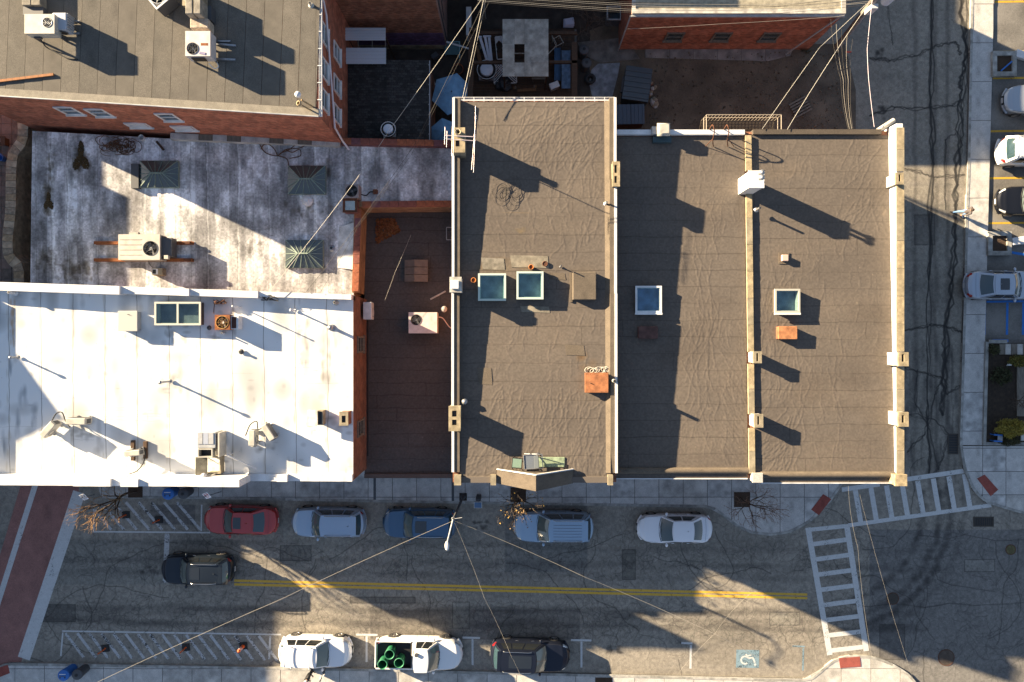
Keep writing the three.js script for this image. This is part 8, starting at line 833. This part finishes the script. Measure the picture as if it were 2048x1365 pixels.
junk('wooden_pallet', 'weathered pallet lying in the dirt lot', 'pallet', 1600, 215, 0.015, (g) => { for (let i = 0; i < 6; i++) part('slat', box(-0.6, 0.6, 0.1, 0.12, -0.5 + i * 0.18, -0.4 + i * 0.18), M.woodGrey, g); for (const x of [-0.5, 0, 0.5]) part('runner', box(x - 0.05, x + 0.05, 0, 0.099, -0.5, 0.5), M.woodDark, g); }, 0.5);
{ const n = 1500, m = new THREE.InstancedMesh(new THREE.IcosahedronGeometry(0.05, 0), rough(0.2, 0.17, 0.13), n), r = rng(67), d = new THREE.Object3D(); for (let i = 0; i < n; i++) { const a = r(); d.position.set(X(lerp(1300, 1700, r())), 0.02, Z(lerp(105, 300, r()))); d.rotation.set(r() * 6, r() * 6, 0); d.scale.setScalar(0.3 + r() * r() * 1.6); d.updateMatrix(); m.setMatrixAt(i, d.matrix); m.setColorAt(i, new THREE.Color().setHSL(0.09, 0.15, 0.35 + r() * 0.6)); } shadows(m); m.name = 'gravel'; tag(m, 'loose stones scattered over the dirt lot', 'gravel', undefined, 'stuff'); scene.add(m); }
// ---------- people ----------
function person(label, pos, turn, J, cols, extra) { // joints -> one smooth surface; bones: [joint a, joint b, radius a, radius b, colour]
  const g = thing('person', label, 'person', pos, turn), N = 84, ctr = new THREE.Vector3(0, 0.9, 0), hs = 1.02, mc = new MarchingCubes(N, M.white, false, false, 120000); mc.isolation = 0;
  const B = J.bones.map(([a, b, ra, rb, c]) => ({ a: V3(J[a]), b: V3(J[b]), ra, rb, c })), p = new THREE.Vector3(), ab = new THREE.Vector3(), dist = (q, o) => { ab.copy(o.b).sub(o.a); const t = clamp(q.clone().sub(o.a).dot(ab) / Math.max(1e-6, ab.lengthSq())); return q.distanceTo(o.a.clone().addScaledVector(ab, t)) - lerp(o.ra, o.rb, t); };
  for (let k = 0; k < N; k++) for (let j = 0; j < N; j++) for (let i = 0; i < N; i++) { p.set((i - N / 2) / (N / 2) * hs, (j - N / 2) / (N / 2) * hs + 0.9, (k - N / 2) / (N / 2) * hs); let d = 9; for (const o of B) { const q = dist(p, o), s = 0.035, h = clamp(0.5 + 0.5 * (d - q) / s); d = lerp(d, q, h) - s * h * (1 - h); } mc.field[k * N * N + j * N + i] = -d; }
  mc.update(); const n = mc.count, pos2 = new Float32Array(n * 3), col = new Float32Array(n * 3), nor = new Float32Array(mc.normalArray.slice(0, n * 3));
  for (let i = 0; i < n; i++) { p.set(mc.positionArray[i * 3] * hs, mc.positionArray[i * 3 + 1] * hs + 0.9, mc.positionArray[i * 3 + 2] * hs); let best = 9, c; for (const o of B) { const q = dist(p, o); if (q < best) { best = q; c = o.c; } } pos2.set([p.x, p.y, p.z], i * 3); col.set(cols[c], i * 3); }
  let q = new THREE.BufferGeometry(); q.setAttribute('position', new THREE.BufferAttribute(pos2, 3)); q.setAttribute('color', new THREE.BufferAttribute(col, 3)); q.computeVertexNormals();
  const bits = [q], add = (geo, c) => { geo = geo.index ? geo.toNonIndexed() : geo; geo.deleteAttribute('uv'); const m = geo.attributes.position.count, cc = new Float32Array(m * 3); for (let i = 0; i < m; i++) cc.set(cols[c], i * 3); geo.setAttribute('color', new THREE.BufferAttribute(cc, 3)); bits.push(geo); };
  for (const [hnd, elb] of [['handL', 'elbL'], ['handR', 'elbR']]) { const h = V3(J[hnd]), d = h.clone().sub(V3(J[elb])).normalize(), sd = new THREE.Vector3(d.y, -d.x, 0.3).cross(d).normalize(); for (let f = 0; f < 4; f++) { const s = h.clone().addScaledVector(sd, (f - 1.5) * 0.019), m = s.clone().addScaledVector(d, 0.07), e = m.clone().addScaledVector(d, 0.025 + 0.008 * (1.5 - Math.abs(f - 1.5))).add(new THREE.Vector3(0.018, 0, 0)); add(bar(s, m, 0.0095, 6), 'skin'); add(bar(m, e, 0.009, 6), 'skin'); } add(bar(h.clone().addScaledVector(sd, -0.03), h.clone().addScaledVector(sd, -0.055).addScaledVector(d, 0.05), 0.011, 6), 'skin'); }
  const hd = V3(J.head), nose = (x, y, z, r, c) => add(ball(r, hd.x + x, hd.y + y, hd.z + z, 1, 1, 1, 8), c); nose(0.105, -0.02, 0, 0.022, 'skin'); nose(0.09, 0.015, 0.035, 0.013, 'eye'); nose(0.09, 0.015, -0.035, 0.013, 'eye'); nose(0, -0.01, 0.095, 0.025, 'skin'); nose(0, -0.01, -0.095, 0.025, 'skin'); add(ball(0.02, hd.x + 0.088, hd.y - 0.065, 0, 0.5, 0.35, 1.3, 8), 'mouth');
  part('body', mergeGeometries(bits), new THREE.MeshStandardMaterial({ vertexColors: true, roughness: 0.85, side: THREE.DoubleSide }), g); extra?.(g, J); return g;
}
const pose = (o) => ({ pel: [0, 0.94, 0], che: [o.lean ?? 0.03, 1.3, 0], nck: [(o.lean ?? 0.03) + 0.02, 1.47, 0], head: [(o.lean ?? 0.03) + 0.05, 1.62, 0], shL: [(o.lean ?? 0.03), 1.41, 0.18], shR: [(o.lean ?? 0.03), 1.41, -0.18], elbL: o.elbL, elbR: o.elbR, handL: o.handL, handR: o.handR, hipL: [0, 0.9, 0.09], hipR: [0, 0.9, -0.09], kneL: o.kneL, kneR: o.kneR, ankL: o.ankL, ankR: o.ankR, toeL: [o.ankL[0] + 0.16, o.ankL[1] - 0.045, o.ankL[2] + 0.02], toeR: [o.ankR[0] + 0.16, o.ankR[1] - 0.045 - (o.toeDrop ?? 0), o.ankR[2] - 0.02], bones: [['pel', 'che', 0.14, 0.155, 'top'], ['che', 'nck', 0.13, 0.06, 'top'], ['shL', 'shR', 0.075, 0.075, 'top'], ['nck', 'head', 0.055, 0.06, 'skin'], ['head', 'head', 0.105, 0.105, 'hair'], ['shL', 'elbL', 0.062, 0.05, 'top'], ['shR', 'elbR', 0.062, 0.05, 'top'], ['elbL', 'handL', 0.048, 0.034, 'top'], ['elbR', 'handR', 0.048, 0.034, 'top'], ['hipL', 'kneL', 0.095, 0.065, 'leg'], ['hipR', 'kneR', 0.095, 0.065, 'leg'], ['hipL', 'hipR', 0.11, 0.11, 'leg'], ['kneL', 'ankL', 0.062, 0.045, 'leg'], ['kneR', 'ankR', 0.062, 0.045, 'leg'], ['ankL', 'toeL', 0.045, 0.036, 'shoe'], ['ankR', 'toeR', 0.045, 0.036, 'shoe']] });
const walking = pose({ lean: 0.05, elbL: [-0.12, 1.15, 0.25], handL: [-0.04, 0.9, 0.27], elbR: [0.12, 1.16, -0.25], handR: [0.3, 0.98, -0.24], kneL: [0.2, 0.5, 0.1], ankL: [0.33, 0.085, 0.1], kneR: [-0.06, 0.5, -0.1], ankR: [-0.36, 0.13, -0.1], toeDrop: 0.04 });
person('person in dark jacket and blue jeans striding across the side street', [X(1915), 0.005, Z(430)], PI * 0.95, walking, { top: [0.07, 0.06, 0.06], leg: [0.1, 0.2, 0.38], skin: [0.4, 0.22, 0.14], hair: [0.03, 0.02, 0.015], shoe: [0.02, 0.02, 0.03], eye: [0.02, 0.02, 0.02], mouth: [0.25, 0.08, 0.06] });
const standing = pose({ lean: 0.02, elbL: [0.02, 1.12, 0.27], handL: [0.2, 1.0, 0.22], elbR: [0.02, 1.12, -0.27], handR: [0.2, 1.02, -0.16], kneL: [0.06, 0.5, 0.1], ankL: [0.1, 0.085, 0.1], kneR: [0, 0.5, -0.1], ankR: [-0.1, 0.085, -0.1] });
person('person in black coat and pale knit cap standing beside the white crossover', [X(627), 0.135, Z(1336)], -0.6, standing, { top: [0.02, 0.018, 0.02], leg: [0.02, 0.02, 0.025], skin: [0.42, 0.24, 0.16], hair: [0.05, 0.03, 0.02], shoe: [0.03, 0.03, 0.03], eye: [0.02, 0.02, 0.02], mouth: [0.25, 0.08, 0.06] }, (g, J) => { part('knit_cap', lathe([[0.118, 0], [0.122, 0.04], [0.11, 0.09], [0.07, 0.135], [0.001, 0.15]], 18).translate(J.head[0] - 0.01, J.head[1] + 0.01, 0), rough(0.62, 0.58, 0.52, tGrain, 6), g); part('hood', lathe([[0.1, 0], [0.14, 0.03], [0.13, 0.07], [0.09, 0.08]], 16).translate(J.nck[0] - 0.03, J.nck[1] - 0.03, 0), mat(0.025, 0.022, 0.024, 0.9), g); });
renderer.render(scene, camera);
